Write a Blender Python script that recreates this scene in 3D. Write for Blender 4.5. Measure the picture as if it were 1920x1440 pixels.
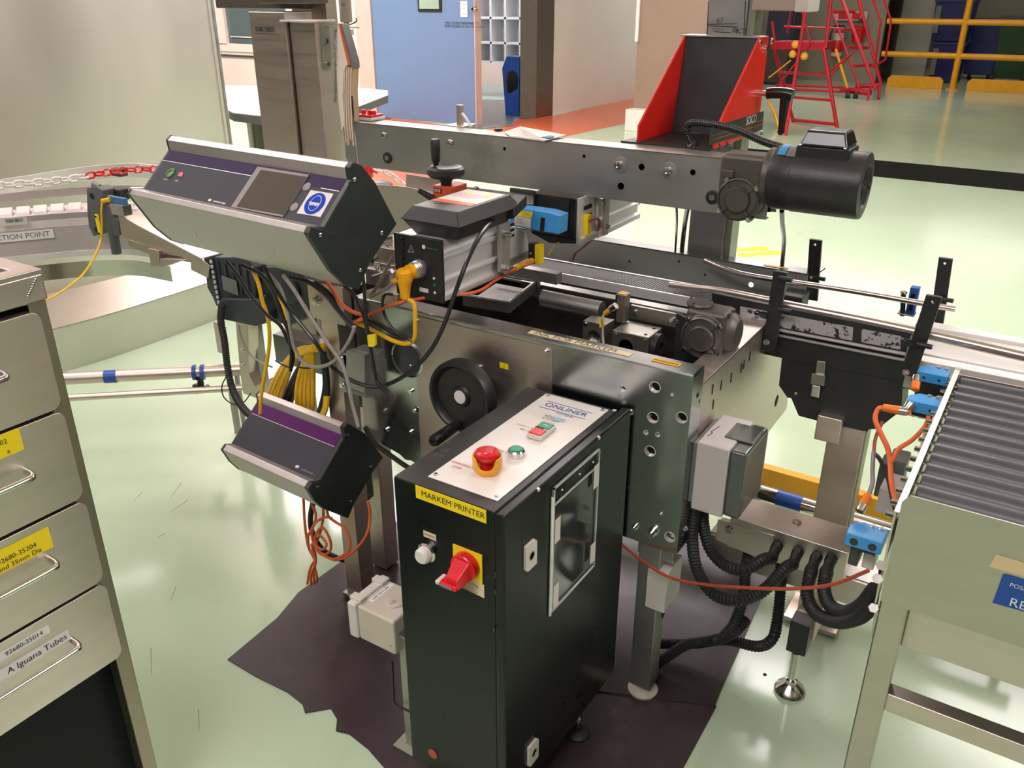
import bpy, bmesh, math, random
from math import sin, cos, pi, radians, sqrt
from mathutils import Vector, Matrix
random.seed(7)
SC = bpy.context.scene
for o in list(bpy.data.objects): bpy.data.objects.remove(o)
COL = SC.collection

# ------------------------------------------------------------------ camera
FPX, EYE, TILT, YAW = 1600.0, 1.65, radians(24.6), radians(32.8)
cam_d = bpy.data.cameras.new('camera'); cam = bpy.data.objects.new('camera', cam_d); COL.objects.link(cam)
cam_d.sensor_fit = 'HORIZONTAL'; cam_d.sensor_width = 36.0; cam_d.lens = FPX/1920*36.0
cam_d.clip_start = 0.05; cam_d.clip_end = 200
cam.location = (0, 0, EYE); cam.rotation_euler = (pi/2-TILT, 0, YAW)
SC.camera = cam

# ------------------------------------------------------------------ world, lights, exposure
SC.view_settings.view_transform = 'Standard'; SC.view_settings.look = 'None'
SC.view_settings.gamma = 1.0; SC.view_settings.use_curve_mapping = False
SC.view_settings.exposure = -0.25
w = bpy.data.worlds.new('world'); SC.world = w; w.use_nodes = True
w.node_tree.nodes['Background'].inputs[0].default_value = (1.0, .95, .95, 1)
w.node_tree.nodes['Background'].inputs[1].default_value = 0.33

def area(name, loc, sx, sy, power, color=(1, .94, .97), rot=(0, 0, 0)):
    l = bpy.data.lights.new(name, 'AREA'); l.shape = 'RECTANGLE'; l.size = sx; l.size_y = sy
    l.energy = power; l.color = color
    o = bpy.data.objects.new(name, l); COL.objects.link(o); o.location = loc; o.rotation_euler = rot
    return o
# unseen ceiling lights of the hall, some added to brighten walls and far bay
for (lx, ly, pw) in ((-5.4, 5.8, 260), (-2.0, 5.4, 235), (1.2, 6.2, 150), (-4.2, 1.0, 130), (2.8, 2.4, 190), (-.6, -1.4, 190), (-8.2, 7.2, 330), (-3.4, 9.2, 90), (-9.3, 12.6, 260), (-4.6, 14.4, 130), (-11.5, 7.0, 330), (-2.5, 16.2, 60), (-1.2, 21.2, 50)):
    area('ceiling_and_fill_light', (lx, ly, 3.45), 2.4, 1.1, pw*.55)
    area('ceiling_fill_uplight', (lx, ly, 3.50), 1.4, .5, pw*.36, rot=(pi, 0, 0))  # added upward fill, brightens the ceiling and the metals that mirror it

# ------------------------------------------------------------------ measuring helper: the point of a world plane seen at a photo pixel
def P(px, py, **k):
    u = (px-960)/FPX; v = (720-py)/FPX
    fw = cos(TILT)+v*sin(TILT); dz = v*cos(TILT)-sin(TILT)
    d = Vector((u*cos(YAW)-fw*sin(YAW), u*sin(YAW)+fw*cos(YAW), dz)); o = Vector((0, 0, EYE))
    (a, val), = k.items(); i = 'xyz'.index(a)
    return o+d*((val-o[i])/d[i])
def V(*a): return Vector(a)

# ------------------------------------------------------------------ materials
def lin(c):
    return tuple(((x/12.92) if x <= .04045 else ((x+.055)/1.055)**2.4) for x in c)
def rgb(r, g, b): return lin((r/255, g/255, b/255))
MATS = {}
def mat(name, color, rough=.5, metal=0., var=.08, scale=8., stretch=(1, 1, 1), bump=0., bscale=60., coat=0., spec=None, rvar=.0, dirt=None, emis=None, trans=0., alpha=1., ior=None):
    m = bpy.data.materials.new(name); m.use_nodes = True
    nt = m.node_tree; n = nt.nodes; b = n['Principled BSDF']
    b.inputs['Base Color'].default_value = (*color, 1); b.inputs['Metallic'].default_value = metal; b.inputs['Roughness'].default_value = rough
    tc = n.new('ShaderNodeTexCoord'); mp = n.new('ShaderNodeMapping'); mp.inputs['Scale'].default_value = stretch
    nt.links.new(tc.outputs['Object'], mp.inputs[0])
    nz = n.new('ShaderNodeTexNoise'); nz.inputs['Scale'].default_value = scale; nz.inputs['Detail'].default_value = 6; nz.inputs['Roughness'].default_value = .6
    nt.links.new(mp.outputs[0], nz.inputs['Vector'])
    if var > 0:
        r = n.new('ShaderNodeValToRGB'); r.color_ramp.elements[0].position = .3; r.color_ramp.elements[1].position = .7
        r.color_ramp.elements[0].color = (*[c*(1-var) for c in color], 1); r.color_ramp.elements[1].color = (*[min(1, c*(1+var)) for c in color], 1)
        nt.links.new(nz.outputs['Fac'], r.inputs[0]); out = r.outputs[0]
        if dirt:
            n2 = n.new('ShaderNodeTexNoise'); n2.inputs['Scale'].default_value = dirt[1]; n2.inputs['Detail'].default_value = 8; n2.inputs['Roughness'].default_value = .7
            nt.links.new(tc.outputs['Object'], n2.inputs['Vector'])
            r2 = n.new('ShaderNodeValToRGB'); r2.color_ramp.elements[0].position = dirt[2]; r2.color_ramp.elements[1].position = dirt[2]+dirt[3]
            nt.links.new(n2.outputs['Fac'], r2.inputs[0])
            mx = n.new('ShaderNodeMix'); mx.data_type = 'RGBA'; mx.inputs['B'].default_value = (*dirt[0], 1)
            nt.links.new(r2.outputs[0], mx.inputs['Factor']); nt.links.new(out, mx.inputs['A']); out = mx.outputs['Result']
        nt.links.new(out, b.inputs['Base Color'])
    if rvar > 0:
        mr = n.new('ShaderNodeMapRange'); mr.inputs['From Min'].default_value = .3; mr.inputs['From Max'].default_value = .7
        mr.inputs['To Min'].default_value = max(0, rough-rvar); mr.inputs['To Max'].default_value = rough+rvar
        nt.links.new(nz.outputs['Fac'], mr.inputs[0]); nt.links.new(mr.outputs[0], b.inputs['Roughness'])
    if bump > 0:
        n3 = n.new('ShaderNodeTexNoise'); n3.inputs['Scale'].default_value = bscale; n3.inputs['Detail'].default_value = 4
        nt.links.new(mp.outputs[0], n3.inputs['Vector'])
        bp = n.new('ShaderNodeBump'); bp.inputs['Strength'].default_value = bump; bp.inputs['Distance'].default_value = .002
        nt.links.new(n3.outputs['Fac'], bp.inputs['Height']); nt.links.new(bp.outputs[0], b.inputs['Normal'])
    if coat: b.inputs['Coat Weight'].default_value = coat; b.inputs['Coat Roughness'].default_value = .08
    if spec is not None: b.inputs['Specular IOR Level'].default_value = spec
    if emis: b.inputs['Emission Color'].default_value = (*emis[0], 1); b.inputs['Emission Strength'].default_value = emis[1]
    if trans: b.inputs['Transmission Weight'].default_value = trans
    if ior: b.inputs['IOR'].default_value = ior
    if alpha < 1: b.inputs['Alpha'].default_value = alpha
    MATS[name] = m; return m
ST = mat('brushed_stainless', (.64, .55, .495), .42, 1, .05, 6, (1, 1, 14), .06, 40, rvar=.04)
STH = mat('brushed_stainless_horizontal', (.65, .575, .53), .42, 1, .05, 6, (1, 14, 14), .06, 40, rvar=.04)
STP = mat('polished_stainless', (.66, .64, .61), .16, 1, .04, 10, rvar=.05)
GAL = mat('zinc_plated_steel', (.49, .52, .52), .22, 1, .03, 3, rvar=.02)
DST = mat('worn_grey_steel', (.40, .395, .385), .46, .95, .08, 5, (1, 1, 3), .06, 30, rvar=.05, dirt=((.22, .21, .20), 3, .60, .25))
OST = mat('oily_dark_steel', (.105, .10, .095), .42, .8, .2, 6, rvar=.05, dirt=((.03, .03, .028), 4, .50, .3))
CAST = mat('cast_alloy', (.125, .112, .102), .46, .6, .10, 14, rvar=.05, bump=.2, bscale=120, dirt=((.10, .09, .085), 6, .58, .25))
ALU = mat('anodised_aluminium', (.50, .465, .445), .45, .7, .04, 5, (14, 1, 1), rvar=.05)
ALR = mat('raw_aluminium', (.82, .80, .79), .42, .55, .03, 10, rvar=.03)
BLK = mat('black_powder_coat', (.012, .014, .013), .34, 0, .1, 12, bump=.03, bscale=300, coat=.15)
BLKG = mat('black_gloss_paint', (.012, .013, .014), .22, 0, .2, 10, coat=.3)
BLKM = mat('black_matt_metal', (.022, .022, .023), .45, .1, .35, 14, rvar=.1, dirt=((.10, .10, .10), 22, .66, .05))
BLKP = mat('black_plastic', (.016, .016, .017), .42, 0, .15, 18)
RUB = mat('black_rubber', (.014, .014, .014), .55, 0, .15, 20)
CAB = mat('cabinet_dark_enamel', (.006, .008, .007), .28, 0, .1, 9, bump=.02, bscale=300, spec=.32, rvar=.01)
CABT = mat('worn_dark_enamel', (.024, .024, .025), .42, 0, .3, 16, dirt=((.10, .10, .10), 12, .60, .10))
DGR = mat('dark_blue_grey_plastic', rgb(70, 70, 78), .6, 0, .05, 8, spec=.15)
PUR = mat('dull_purple_film', rgb(52, 38, 78), .6, 0, .04, 8, spec=.15)
PURB = mat('bright_purple_film', rgb(88, 36, 98), .6, 0, .04, 8, spec=.15)
SCRN = mat('dark_display_glass', rgb(78, 71, 58), .6, 0, .06, 4, spec=.15)
BEZ = mat('bezel_grey', rgb(150, 142, 142), .55, 0, .03, 8, spec=.2)
SILV = mat('silver_bezel', (.42, .41, .41), .35, .8, .03, 8)
ENDC = mat('black_green_end_cap', (.020, .027, .024), .48, 0, .2, 20, bump=.2, bscale=200)
WHT = mat('white_plastic', rgb(222, 218, 214), .38, 0, .03, 12)
WHTW = mat('warm_white_plastic', rgb(208, 203, 196), .42, 0, .05, 10)
CRM = mat('cream_plastic', rgb(196, 188, 172), .45, 0, .06, 10, dirt=(rgb(120, 108, 90), 9, .64, .1))
GRYP = mat('grey_plastic', rgb(112, 112, 112), .42, 0, .06, 10)
GRYM = mat('blue_grey_motor_paint', rgb(56, 62, 68), .46, .1, .08, 14, dirt=(rgb(44, 48, 52), 10, .58, .2))
MOTB = mat('matt_black_motor_paint', (.036, .035, .036), .40, .3, .18, 16, bump=.2, bscale=200)
PLATE = mat('white_control_plate', rgb(226, 222, 218), .40, .1, .03, 25, dirt=(rgb(170, 160, 150), 18, .68, .06))
LBLW = mat('white_label', rgb(226, 223, 220), .6, 0, .02, 10, spec=.2)
LBLC = mat('cream_label', rgb(222, 206, 172), .5, 0, .03, 10)
LBLY = mat('yellow_label', rgb(245, 218, 20), .42, 0, .03, 10)
LBLO = mat('amber_label', rgb(214, 160, 30), .45, 0, .05, 10)
INK = mat('black_print', (.01, .01, .01), .5, 0, 0)
INKG = mat('grey_print', (.12, .12, .13), .5, 0, 0)
INKR = mat('red_print', rgb(200, 60, 60), .5, 0, 0)
INKB = mat('blue_print', rgb(50, 80, 150), .5, 0, 0)
INKW = mat('white_print', rgb(225, 225, 225), .5, 0, 0)
RED = mat('red_enamel', rgb(222, 34, 22), .30, 0, .05, 6, coat=.3)
REDP = mat('red_plastic', rgb(214, 22, 36), .30, 0, .03, 6, coat=.2)
REDL = mat('red_ladder_paint', rgb(190, 18, 40), .38, 0, .06, 6)
YEL = mat('yellow_plastic', rgb(242, 170, 10), .36, 0, .04, 10, coat=.1)
YELC = mat('yellow_cable_jacket', rgb(232, 184, 20), .40, 0, .08, 30)
YELP = mat('yellow_rail_paint', rgb(232, 164, 20), .35, 0, .08, 8)
ORG = mat('orange_cable_jacket', rgb(226, 108, 60), .42, 0, .08, 30)
ORGP = mat('orange_connector', rgb(236, 122, 26), .42, 0, .08, 20)
BRN = mat('rust_red_cable_jacket', rgb(170, 76, 52), .40, 0, .08, 30)
GRYC = mat('grey_cable_jacket', rgb(150, 144, 138), .45, 0, .08, 30)
BLKC = mat('black_cable_jacket', (.016, .016, .016), .34, 0, .1, 30)
GRN = mat('green_button', rgb(0, 140, 105), .25, 0, .02, 10, coat=.3)
BLU = mat('blue_sensor_plastic', rgb(58, 148, 214), .32, 0, .05, 16)
BLUT = mat('blue_tape', rgb(36, 84, 168), .42, 0, .06, 14)
SIGNB = mat('blue_sign_print', rgb(10, 72, 160), .35, 0, .02, 10)
PAP = mat('paper', rgb(226, 214, 202), .7, 0, .04, 10)
PAPO = mat('aged_paper_edges', rgb(190, 165, 128), .75, 0, .15, 60, (1, 1, .05))
ROLL = mat('grey_roller_sleeve', rgb(72, 72, 78), .40, 0, .10, 20, coat=.05)
BELTM = mat('dark_grey_belt_plastic', (.055, .055, .055), .5, 0, .2, 20)
WBELT = mat('white_belt_plastic', rgb(222, 212, 208), .42, 0, .04, 12)
DRK = mat('painted_interior_dark', (.006, .006, .006), .8, 0, 0)  # near-black colour standing for shade in holes, slots and interiors
GRNP = mat('green_and_reflection_steel', rgb(160, 164, 146), .4, .5, .04, 6)  # on the bracket post this tint paints the green floor reflection
CLR = mat('clear_polycarbonate', (1, 1, 1), .03, 0, 0, trans=1, ior=1.03, spec=.8)
SMK = mat('smoked_clear_cover', (.22, .23, .24), .08, 0, 0, trans=.75, ior=1.1, coat=.5)

# ------------------------------------------------------------------ mesh helpers
def basis(d):
    d = d.normalized(); a = Vector((0, 0, 1)) if abs(d.z) < .9 else Vector((1, 0, 0))
    x = d.cross(a).normalized(); return x, d.cross(x).normalized()
def spline(pts, n=6):
    pts = [Vector(p) for p in pts]
    if len(pts) < 3: return pts
    q = [pts[0]*2-pts[1]]+pts+[pts[-1]*2-pts[-2]]; out = []
    for i in range(1, len(q)-2):
        for k in range(n):
            t = k/n; a, b, c, d = q[i-1], q[i], q[i+1], q[i+2]
            out.append(.5*((2*b)+(c-a)*t+(2*a-5*b+4*c-d)*t*t+(3*b-a-3*c+d)*t**3))
    out.append(pts[-1]); return out
class MB:
    def __init__(s): s.v = []; s.f = []
    def add(s, vs, fs):
        o = len(s.v); s.v += [Vector(v) for v in vs]; s.f += [tuple(i+o for i in f) for f in fs]; return s
    def box(s, x0, x1, y0, y1, z0, z1):
        return s.add([(x, y, z) for z in (z0, z1) for y in (y0, y1) for x in (x0, x1)],
                     [(0, 2, 3, 1), (4, 5, 7, 6), (0, 1, 5, 4), (2, 6, 7, 3), (0, 4, 6, 2), (1, 3, 7, 5)])
    def loft(s, r1, r2, cap=True):
        n = len(r1); f = [(i, (i+1) % n, n+(i+1) % n, n+i) for i in range(n)]
        if cap: f += [tuple(range(n))[::-1], tuple(range(n, 2*n))]
        return s.add(list(r1)+list(r2), f)
    def ext(s, pts, vec):
        pts = [Vector(p) for p in pts]; vec = Vector(vec); return s.loft(pts, [p+vec for p in pts])
    def rings(s, rs, cap=True, closed=False):
        n = len(rs[0]); vs = [p for r in rs for p in r]; f = []; m = len(rs)
        for j in range(m if closed else m-1):
            k = (j+1) % m
            f += [(j*n+i, j*n+(i+1) % n, k*n+(i+1) % n, k*n+i) for i in range(n)]
        if cap and not closed: f += [tuple(range(n))[::-1], tuple(range((m-1)*n, m*n))]
        return s.add(vs, f)
    def cyl(s, p0, p1, r, n=20, r1=None):
        p0, p1 = Vector(p0), Vector(p1); r1 = r if r1 is None else r1; x, y = basis(p1-p0)
        c = [(cos(2*pi*i/n), sin(2*pi*i/n)) for i in range(n)]
        return s.loft([p0+(x*a+y*b)*r for a, b in c], [p1+(x*a+y*b)*r1 for a, b in c])
    def lathe(s, o, ax, prof, n=24, cap=True):
        o = Vector(o); ax = Vector(ax).normalized(); x, y = basis(ax)
        c = [(cos(2*pi*i/n), sin(2*pi*i/n)) for i in range(n)]
        return s.rings([[o+ax*h+(x*a+y*b)*max(r, 1e-5) for a, b in c] for r, h in prof], cap)
    def tube(s, pts, r, n=8, sm=6, corr=0, closed=False):
        pts = spline(pts, sm) if sm else [Vector(p) for p in pts]
        if corr:
            L = [0]
            for a, b in zip(pts, pts[1:]): L.append(L[-1]+(b-a).length)
            m = max(4, int(L[-1]/corr)); out = []; j = 0
            for k in range(m+1):
                t = L[-1]*k/m
                while j < len(L)-2 and L[j+1] < t: j += 1
                q = (t-L[j])/max(1e-9, L[j+1]-L[j]); out.append(pts[j].lerp(pts[j+1], q))
            pts = out
        rs = []; N = len(pts); x = None
        for i in range(N):
            d = (pts[min(i+1, N-1)]-pts[max(i-1, 0)]) if not closed else (pts[(i+1) % N]-pts[i-1])
            if d.length < 1e-9: d = Vector((0, 0, 1))
            d.normalize()
            if x is None: x, y = basis(d)
            else:
                x = x-d*x.dot(d)
                if x.length < 1e-6: x, y = basis(d)
                x.normalize(); y = d.cross(x)
            rr = r*(1 if not corr or i % 2 else .84)
            rs.append([pts[i]+(x*cos(2*pi*k/n)+y*sin(2*pi*k/n))*rr for k in range(n)])
        return s.rings(rs, closed=closed)
    def bolt(s, p, d, r=.006, h=.005):
        d = Vector(d).normalized(); p = Vector(p)
        s.cyl(p, p+d*h*.3, r*1.35, 14); s.cyl(p+d*h*.3, p+d*h*1.2, r, 12); return s
    def dome(s, p, d, r=.005):
        return s.lathe(p, d, [(r, 0), (r*.92, r*.35), (r*.55, r*.6), (0, r*.66)], 12)
    def text(s, string, org, ex, ey, size, depth=.0004, align='LEFT'):
        cu = bpy.data.curves.new('t', 'FONT'); cu.body = string; cu.size = size; cu.align_x = align; cu.align_y = 'CENTER'; cu.resolution_u = 3
        ob = bpy.data.objects.new('t', cu); COL.objects.link(ob)
        dg = bpy.context.evaluated_depsgraph_get(); me = ob.evaluated_get(dg).to_mesh()
        ex = Vector(ex).normalized(); ey = Vector(ey).normalized(); ez = ex.cross(ey); org = Vector(org)
        vs = [org+ex*v.co.x+ey*v.co.y+ez*depth for v in me.vertices]
        s.add(vs, [tuple(p.vertices) for p in me.polygons]); s.flat = True
        bpy.data.objects.remove(ob); return s
    def build(s, name, m, parent=None, bevel=0., ang=35, label=None, seg=2, org=None):
        me = bpy.data.meshes.new(name)
        if parent is not None: o0 = WL[parent.name]
        else:
            xs = [v.x for v in s.v]; ys = [v.y for v in s.v]; zs = [v.z for v in s.v]
            o0 = Vector(((min(xs)+max(xs))/2, (min(ys)+max(ys))/2, min(zs))) if org is None else Vector(org)
        me.from_pydata([v-o0 for v in s.v], [], s.f)
        if not getattr(s, 'flat', False):
            bm = bmesh.new(); bm.from_mesh(me); bmesh.ops.recalc_face_normals(bm, faces=bm.faces); bm.to_mesh(me); bm.free()
        me.materials.append(m)
        me.shade_smooth(); me.set_sharp_from_angle(angle=radians(ang))
        ob = bpy.data.objects.new(name, me); COL.objects.link(ob)
        if parent is not None: ob.parent = parent
        else: ob.location = o0
        WL[ob.name] = o0
        if bevel:
            b = ob.modifiers.new('bevel', 'BEVEL'); b.width = bevel; b.segments = seg; b.limit_method = 'ANGLE'; b.angle_limit = radians(40); b.harden_normals = True
        if label: ob['label'] = label
        return ob
WL = {}
def tag(o, label, cat, group=None):
    o['label'] = label; o['category'] = cat
    if group: o['group'] = group
    return o
def thing(name, label, cat, loc, group=None):
    o = bpy.data.objects.new(name, None); COL.objects.link(o); o.location = loc; o.empty_display_size = .05
    WL[o.name] = Vector(loc); return tag(o, label, cat, group)
def struct(o): o['kind'] = 'structure'; return o
def box(name, m, par, x0, x1, y0, y1, z0, z1, bevel=.0015, label=None): return MB().box(x0, x1, y0, y1, z0, z1).build(name, m, par, bevel, label=label)
def quad(name, m, par, c, ex, ey, w, h, t=.0006, label=None, bevel=0):
    ex = Vector(ex).normalized(); ey = Vector(ey).normalized(); ez = ex.cross(ey); c = Vector(c)
    return MB().ext([c-ex*w/2-ey*h/2, c+ex*w/2-ey*h/2, c+ex*w/2+ey*h/2, c-ex*w/2+ey*h/2], ez*t).build(name, m, par, bevel, label=label)
def plate(name, m, par, org, ex, ey, outline, holes, t, bevel=0, label=None):
    """flat sheet with real holes; outline and holes in plane coordinates, thickness t along ex x ey"""
    ex = Vector(ex).normalized(); ey = Vector(ey).normalized(); ez = ex.cross(ey); org = Vector(org)
    bm = bmesh.new()
    def loop(pts):
        vs = [bm.verts.new(org+ex*a+ey*b) for a, b in pts]
        for i in range(len(vs)): bm.edges.new((vs[i], vs[(i+1) % len(vs)]))
    loop(outline)
    for hx, hy, r in holes: loop([(hx+r*cos(2*pi*i/20), hy+r*sin(2*pi*i/20)) for i in range(20)])
    bmesh.ops.triangle_fill(bm, use_beauty=True, use_dissolve=False, edges=bm.edges[:], normal=ez)
    r = bmesh.ops.extrude_face_region(bm, geom=bm.faces[:])
    for v in [g for g in r['geom'] if isinstance(g, bmesh.types.BMVert)]: v.co += ez*t
    bmesh.ops.recalc_face_normals(bm, faces=bm.faces)
    me = bpy.data.meshes.new(name); o0 = WL[par.name] if par is not None else org
    for v in bm.verts: v.co -= o0
    bm.to_mesh(me); bm.free(); me.materials.append(m); me.shade_smooth(); me.set_sharp_from_angle(angle=radians(35))
    ob = bpy.data.objects.new(name, me); COL.objects.link(ob); WL[ob.name] = o0
    if par is not None: ob.parent = par
    else: ob.location = o0
    if label: ob['label'] = label
    return ob
def cable(name, label, pts, r, m, corr=0, n=8, group=None, sm=8, cat='cable'):
    """pts: (photo x, photo y, depth y) or 3-D Vectors"""
    q = [p if isinstance(p, Vector) else P(p[0], p[1], y=p[2]) for p in pts]
    return tag(MB().tube(q, r, n, sm, corr).build(name, m), label, cat, group)
def holes_px(lst, y, k=1/748):
    return [(P(a, b, y=y).x, P(a, b, y=y).z, r*k) for a, b, r in lst]
# ================================================================== THE SETTING
FLR = mat('mint_epoxy_floor', rgb(183, 204, 175), .14, 0, .03, .9, rvar=.03, coat=.0, dirt=(rgb(168, 190, 158), 1.6, .58, .3), spec=.5)
FLO = mat('orange_epoxy_floor', rgb(204, 98, 56), .22, 0, .06, 2)
FLT = mat('pale_blue_vinyl_floor', rgb(130, 180, 182), .2, 0, .04, 2)
WALL = mat('greige_wall_panel', rgb(218, 218, 208), .42, 0, .03, 1.2)
WALW = mat('pink_white_wall', rgb(226, 206, 198), .5, 0, .02, 2)
WALG = mat('olive_grey_wall', rgb(140, 134, 116), .5, 0, .05, 1.5)
BRNW = mat('brown_beige_pillar_paint', rgb(142, 122, 106), .5, 0, .04, 2)
DOOR = mat('blue_grey_door_paint', rgb(104, 128, 164), .4, 0, .03, 2)
CEIL = mat('pale_ceiling_tile', rgb(226, 208, 198), .8, 0, .03, 2)
STD = mat('dull_stainless_frame', (.30, .28, .26), .4, 1, .08, 6, (6, 6, 1))

DWALL = mat('dim_hall_wall', rgb(104, 98, 90), .6, 0, .05, 1)
fl = struct(MB().box(-20, 10, -6, 24, -.1, 0).build('floor', FLR))
MB().ext([P(905, 246, z=.0005), P(712, 217, z=.0005), P(690, 345, z=.0005), P(765, 352, z=.0005), P(1055, 257, z=.0005), P(1170, 232, z=.0005), V(-6.2, 15.2, .0005), V(-6.66, 15.2, .0005), P(1036, 217, z=.0005), P(975, 224, z=.0005)][::-1], (0, 0, .002)).build('orange_floor_zone', FLO, fl)
MB().box(-11.5, -6.7, 11.3, 14.6, 0, .003).build('pale_blue_floor_zone', FLT, fl)
MB().ext([P(860, 246, z=.003), P(962, 236, z=.003), P(966, 188, z=.003), P(860, 186, z=.003)], (0, 0, .004)).build('dark_floor_mat_zone', mat('grey_vinyl', rgb(96, 104, 104), .3), fl)
def foot(cx, cy):
    c = P(cx, cy, z=.0006); e = (P(cx+20, cy-1.5, z=.0006)-c).normalized(); f = Vector((-e.y, e.x, 0))
    prof = [(-.16, .028), (-.13, .042), (-.08, .038), (-.03, .026), (.03, .040), (.09, .052), (.14, .045), (.165, .02)]
    pts = [c+e*a+f*b for a, b in prof]+[c+e*a-f*b for a, b in prof[::-1]]
    MB().ext(pts, (0, 0, .0015)).build('footprint_marking', mat('yellow_floor_marking', rgb(240, 205, 30), .35, 0, .05, 9), fl)
foot(1400, 468); foot(1424, 476)
for k, (a, b) in enumerate([((268, 922), (250, 940)), ((340, 905), (318, 935)), ((352, 938), (320, 960)), ((283, 1215), (284, 1270)), ((330, 1100), (318, 1130)), ((195, 640), (215, 644)), ((372, 1330), (374, 1370)), ((310, 1000), (296, 1008))]):
    p, q = P(*a, z=0), P(*b, z=0); d = (q-p).cross(V(0, 0, 1)).normalized()*.0012
    MB().ext([p-d, q-d*.3, q+d*.3, p+d], (0, 0, .0004)).build('scuff_mark', mat('scuff_grey', rgb(112, 122, 106), .5, 0, 0), fl)
MB().lathe(P(1434, 1265, z=0), (0, 0, 1), [(.005, 0), (.005, .0008), (0, .001)], 12).build('drill_hole_mark', DRK, fl)
struct(MB().box(-20, 10, -6, 24, 4.0, 4.1).build('ceiling', CEIL))
for i, (n, a) in enumerate({'wall_left': (-20.1, -20, -6, 24), 'wall_right': (10, 10.1, -6, 24), 'wall_front': (-20, 10, -6.1, -6), 'wall_back': (-20, 10, 24, 24.1)}.items()):
    struct(MB().box(*a, 0, 4).build(n, WALG if n == 'wall_back' else DWALL))
# office wall with the window and the blue door (its plane runs at y = 9.9)
yw = 9.9
x_fr = P(690, 200, y=yw).x
wx0, wx1, wz0 = P(395, 80, y=yw).x, P(475, 80, y=yw).x, P(430, 84, y=yw).z
struct(MB().box(-20, x_fr, yw, yw+.15, 0, wz0-.1).box(wx1+.9, x_fr, yw, yw+.15, wz0-.1, 4).box(-20, wx0-1.2, yw, yw+.15, wz0-.1, 4).box(wx0-1.2, wx1+.9, yw, yw+.15, 2.4, 4).build('wall_office', WALW))
wd = struct(MB().box(wx0-1.2, wx1+.9, yw-.02, yw+.12, wz0-.1, wz0+.02).box(wx1+.8, wx1+.9, yw-.02, yw+.12, wz0, 2.4).box(wx0-.16, wx0-.02, yw-.02, yw+.12, wz0, 2.4).box(P(408, 60, y=yw).x, P(424, 60, y=yw).x, yw-.02, yw+.12, wz0, 2.4).build('window_1', WALW, bevel=.004))
MB().box(wx0-1.2, wx1+.9, yw+.04, yw+.05, wz0, 2.4).build('pane', mat('dark_window_glass', rgb(86, 98, 100), .2, 0, .05, 2), wd)
MB().box(P(430, 70, y=yw).x, wx1+.5, yw+.02, yw+.03, P(440, 70, y=yw).z, P(440, 68, y=yw).z).build('window_bar', WALW, wd)
struct(MB().box(-20, x_fr, yw-.03, yw, P(430, 102, y=yw).z-.03, P(430, 102, y=yw).z).build('trim_1', STD))
# door
dx0, dx1 = P(713, 216, y=9.82).x, P(892, 200, y=9.78).x
dr = struct(MB().box(dx0, dx1, 9.78, 9.84, .02, 2.2).build('door_1', DOOR, bevel=.003))
vx0, vx1, vz = P(785, 22, y=9.78).x, P(829, 22, y=9.78).x, P(800, 22, y=9.78).z
MB().box(vx0, vx1, 9.765, 9.785, vz, vz+.6).build('vision_panel_frame', BLKP, dr)
MB().box(vx0+.035, vx1-.035, 9.755, 9.766, vz+.035, vz+.57).build('vision_panel', mat('pale_green_glass', rgb(150, 170, 155), .1), dr)
quad('door_sign', LBLW, dr, P(870, 17, y=9.775), (1, 0, 0), (0, 0, 1), .11, .19, .004)
for dz, t in ((.05, 'PLEASE'), (.01, 'SHUT'), (-.06, 'DOOR')):
    MB().text(t, P(870, 17, y=9.77)+V(-.035, -.003, dz), (1, 0, 0), (0, 0, 1), .026).build('sign_text', INKG, dr)
mdn = MB()
for t, a, b in (('THIS DOOR IS PERMANENTLY', 834, 43), ('KEEP CLOSED AT ALL TIMES ONLY', 834, 49)): mdn.text(t, P(a, b, y=9.776), (1, 0, 0), (0, 0, 1), .042)
mdn.build('door_lettering', INK, dr)
k = P(886, 17, y=9.7); MB().lathe(k+V(0, .08, 0), (0, -1, 0), [(.03, 0), (.03, .01), (.014, .012), (.014, .04), (.032, .05), (.035, .07), (.02, .085), (0, .087)], 18).build('door_knob', STP, dr)
fr = P(705, 216, y=9.8).x
struct(MB().box(x_fr, dx0-.01, 9.76, 10.05, 0, 2.3).box(dx0-.01, dx1+.06, 9.78, 10.05, 2.2, 2.3).box(dx1+.008, dx1+.022, 9.76, 9.9, 0, 2.2).build('trim_2', mat('door_frame_paint', rgb(196, 174, 164), .45), bevel=.003))
# stainless jamb and corridor wall
jx = P(1003, 222, z=0); j2 = P(1036, 217, z=0)
struct(MB().ext([P(975, 224, z=0), P(1004, 222, z=0), P(1004, 222, z=0)+V(-.15, .2, 0), P(975, 224, z=0)+V(-.15, .3, 0)], (0, 0, 4)).build('door_2', mat('grey_green_jamb', rgb(118, 120, 112), .4, .5)))
for zz in (.25, .85, 1.4): MB().dome(P(990, 222, z=0).lerp(P(980, 223, z=0), .3)+V(0, -.01, zz), (.3, -1, 0), .012).build('bolt', STP, bpy.data.objects['door_2'])
struct(MB().ext([P(1004, 222, z=0), P(1036, 217, z=0), P(1036, 217, z=0)+V(-.2, .3, 0), P(1004, 222, z=0)+V(-.2, .2, 0)], (0, 0, 4)).build('trim_3', STD, bevel=.01))
c1 = P(1034, 216, z=0); c2 = P(1190, 185, z=0)
struct(MB().ext([c1, c2+(c2-c1)*.6, c2+(c2-c1)*.6+V(-.15, 0, 0), c1+V(-.15, 0, 0)], (0, 0, 4)).build('wall_corridor', WALL))
struct(MB().box(-12, -6.8, 14.6, 14.7, 0, 4).box(-12, -11.9, 10, 14.6, 0, 4).build('wall_changing_room', WALW))
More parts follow.
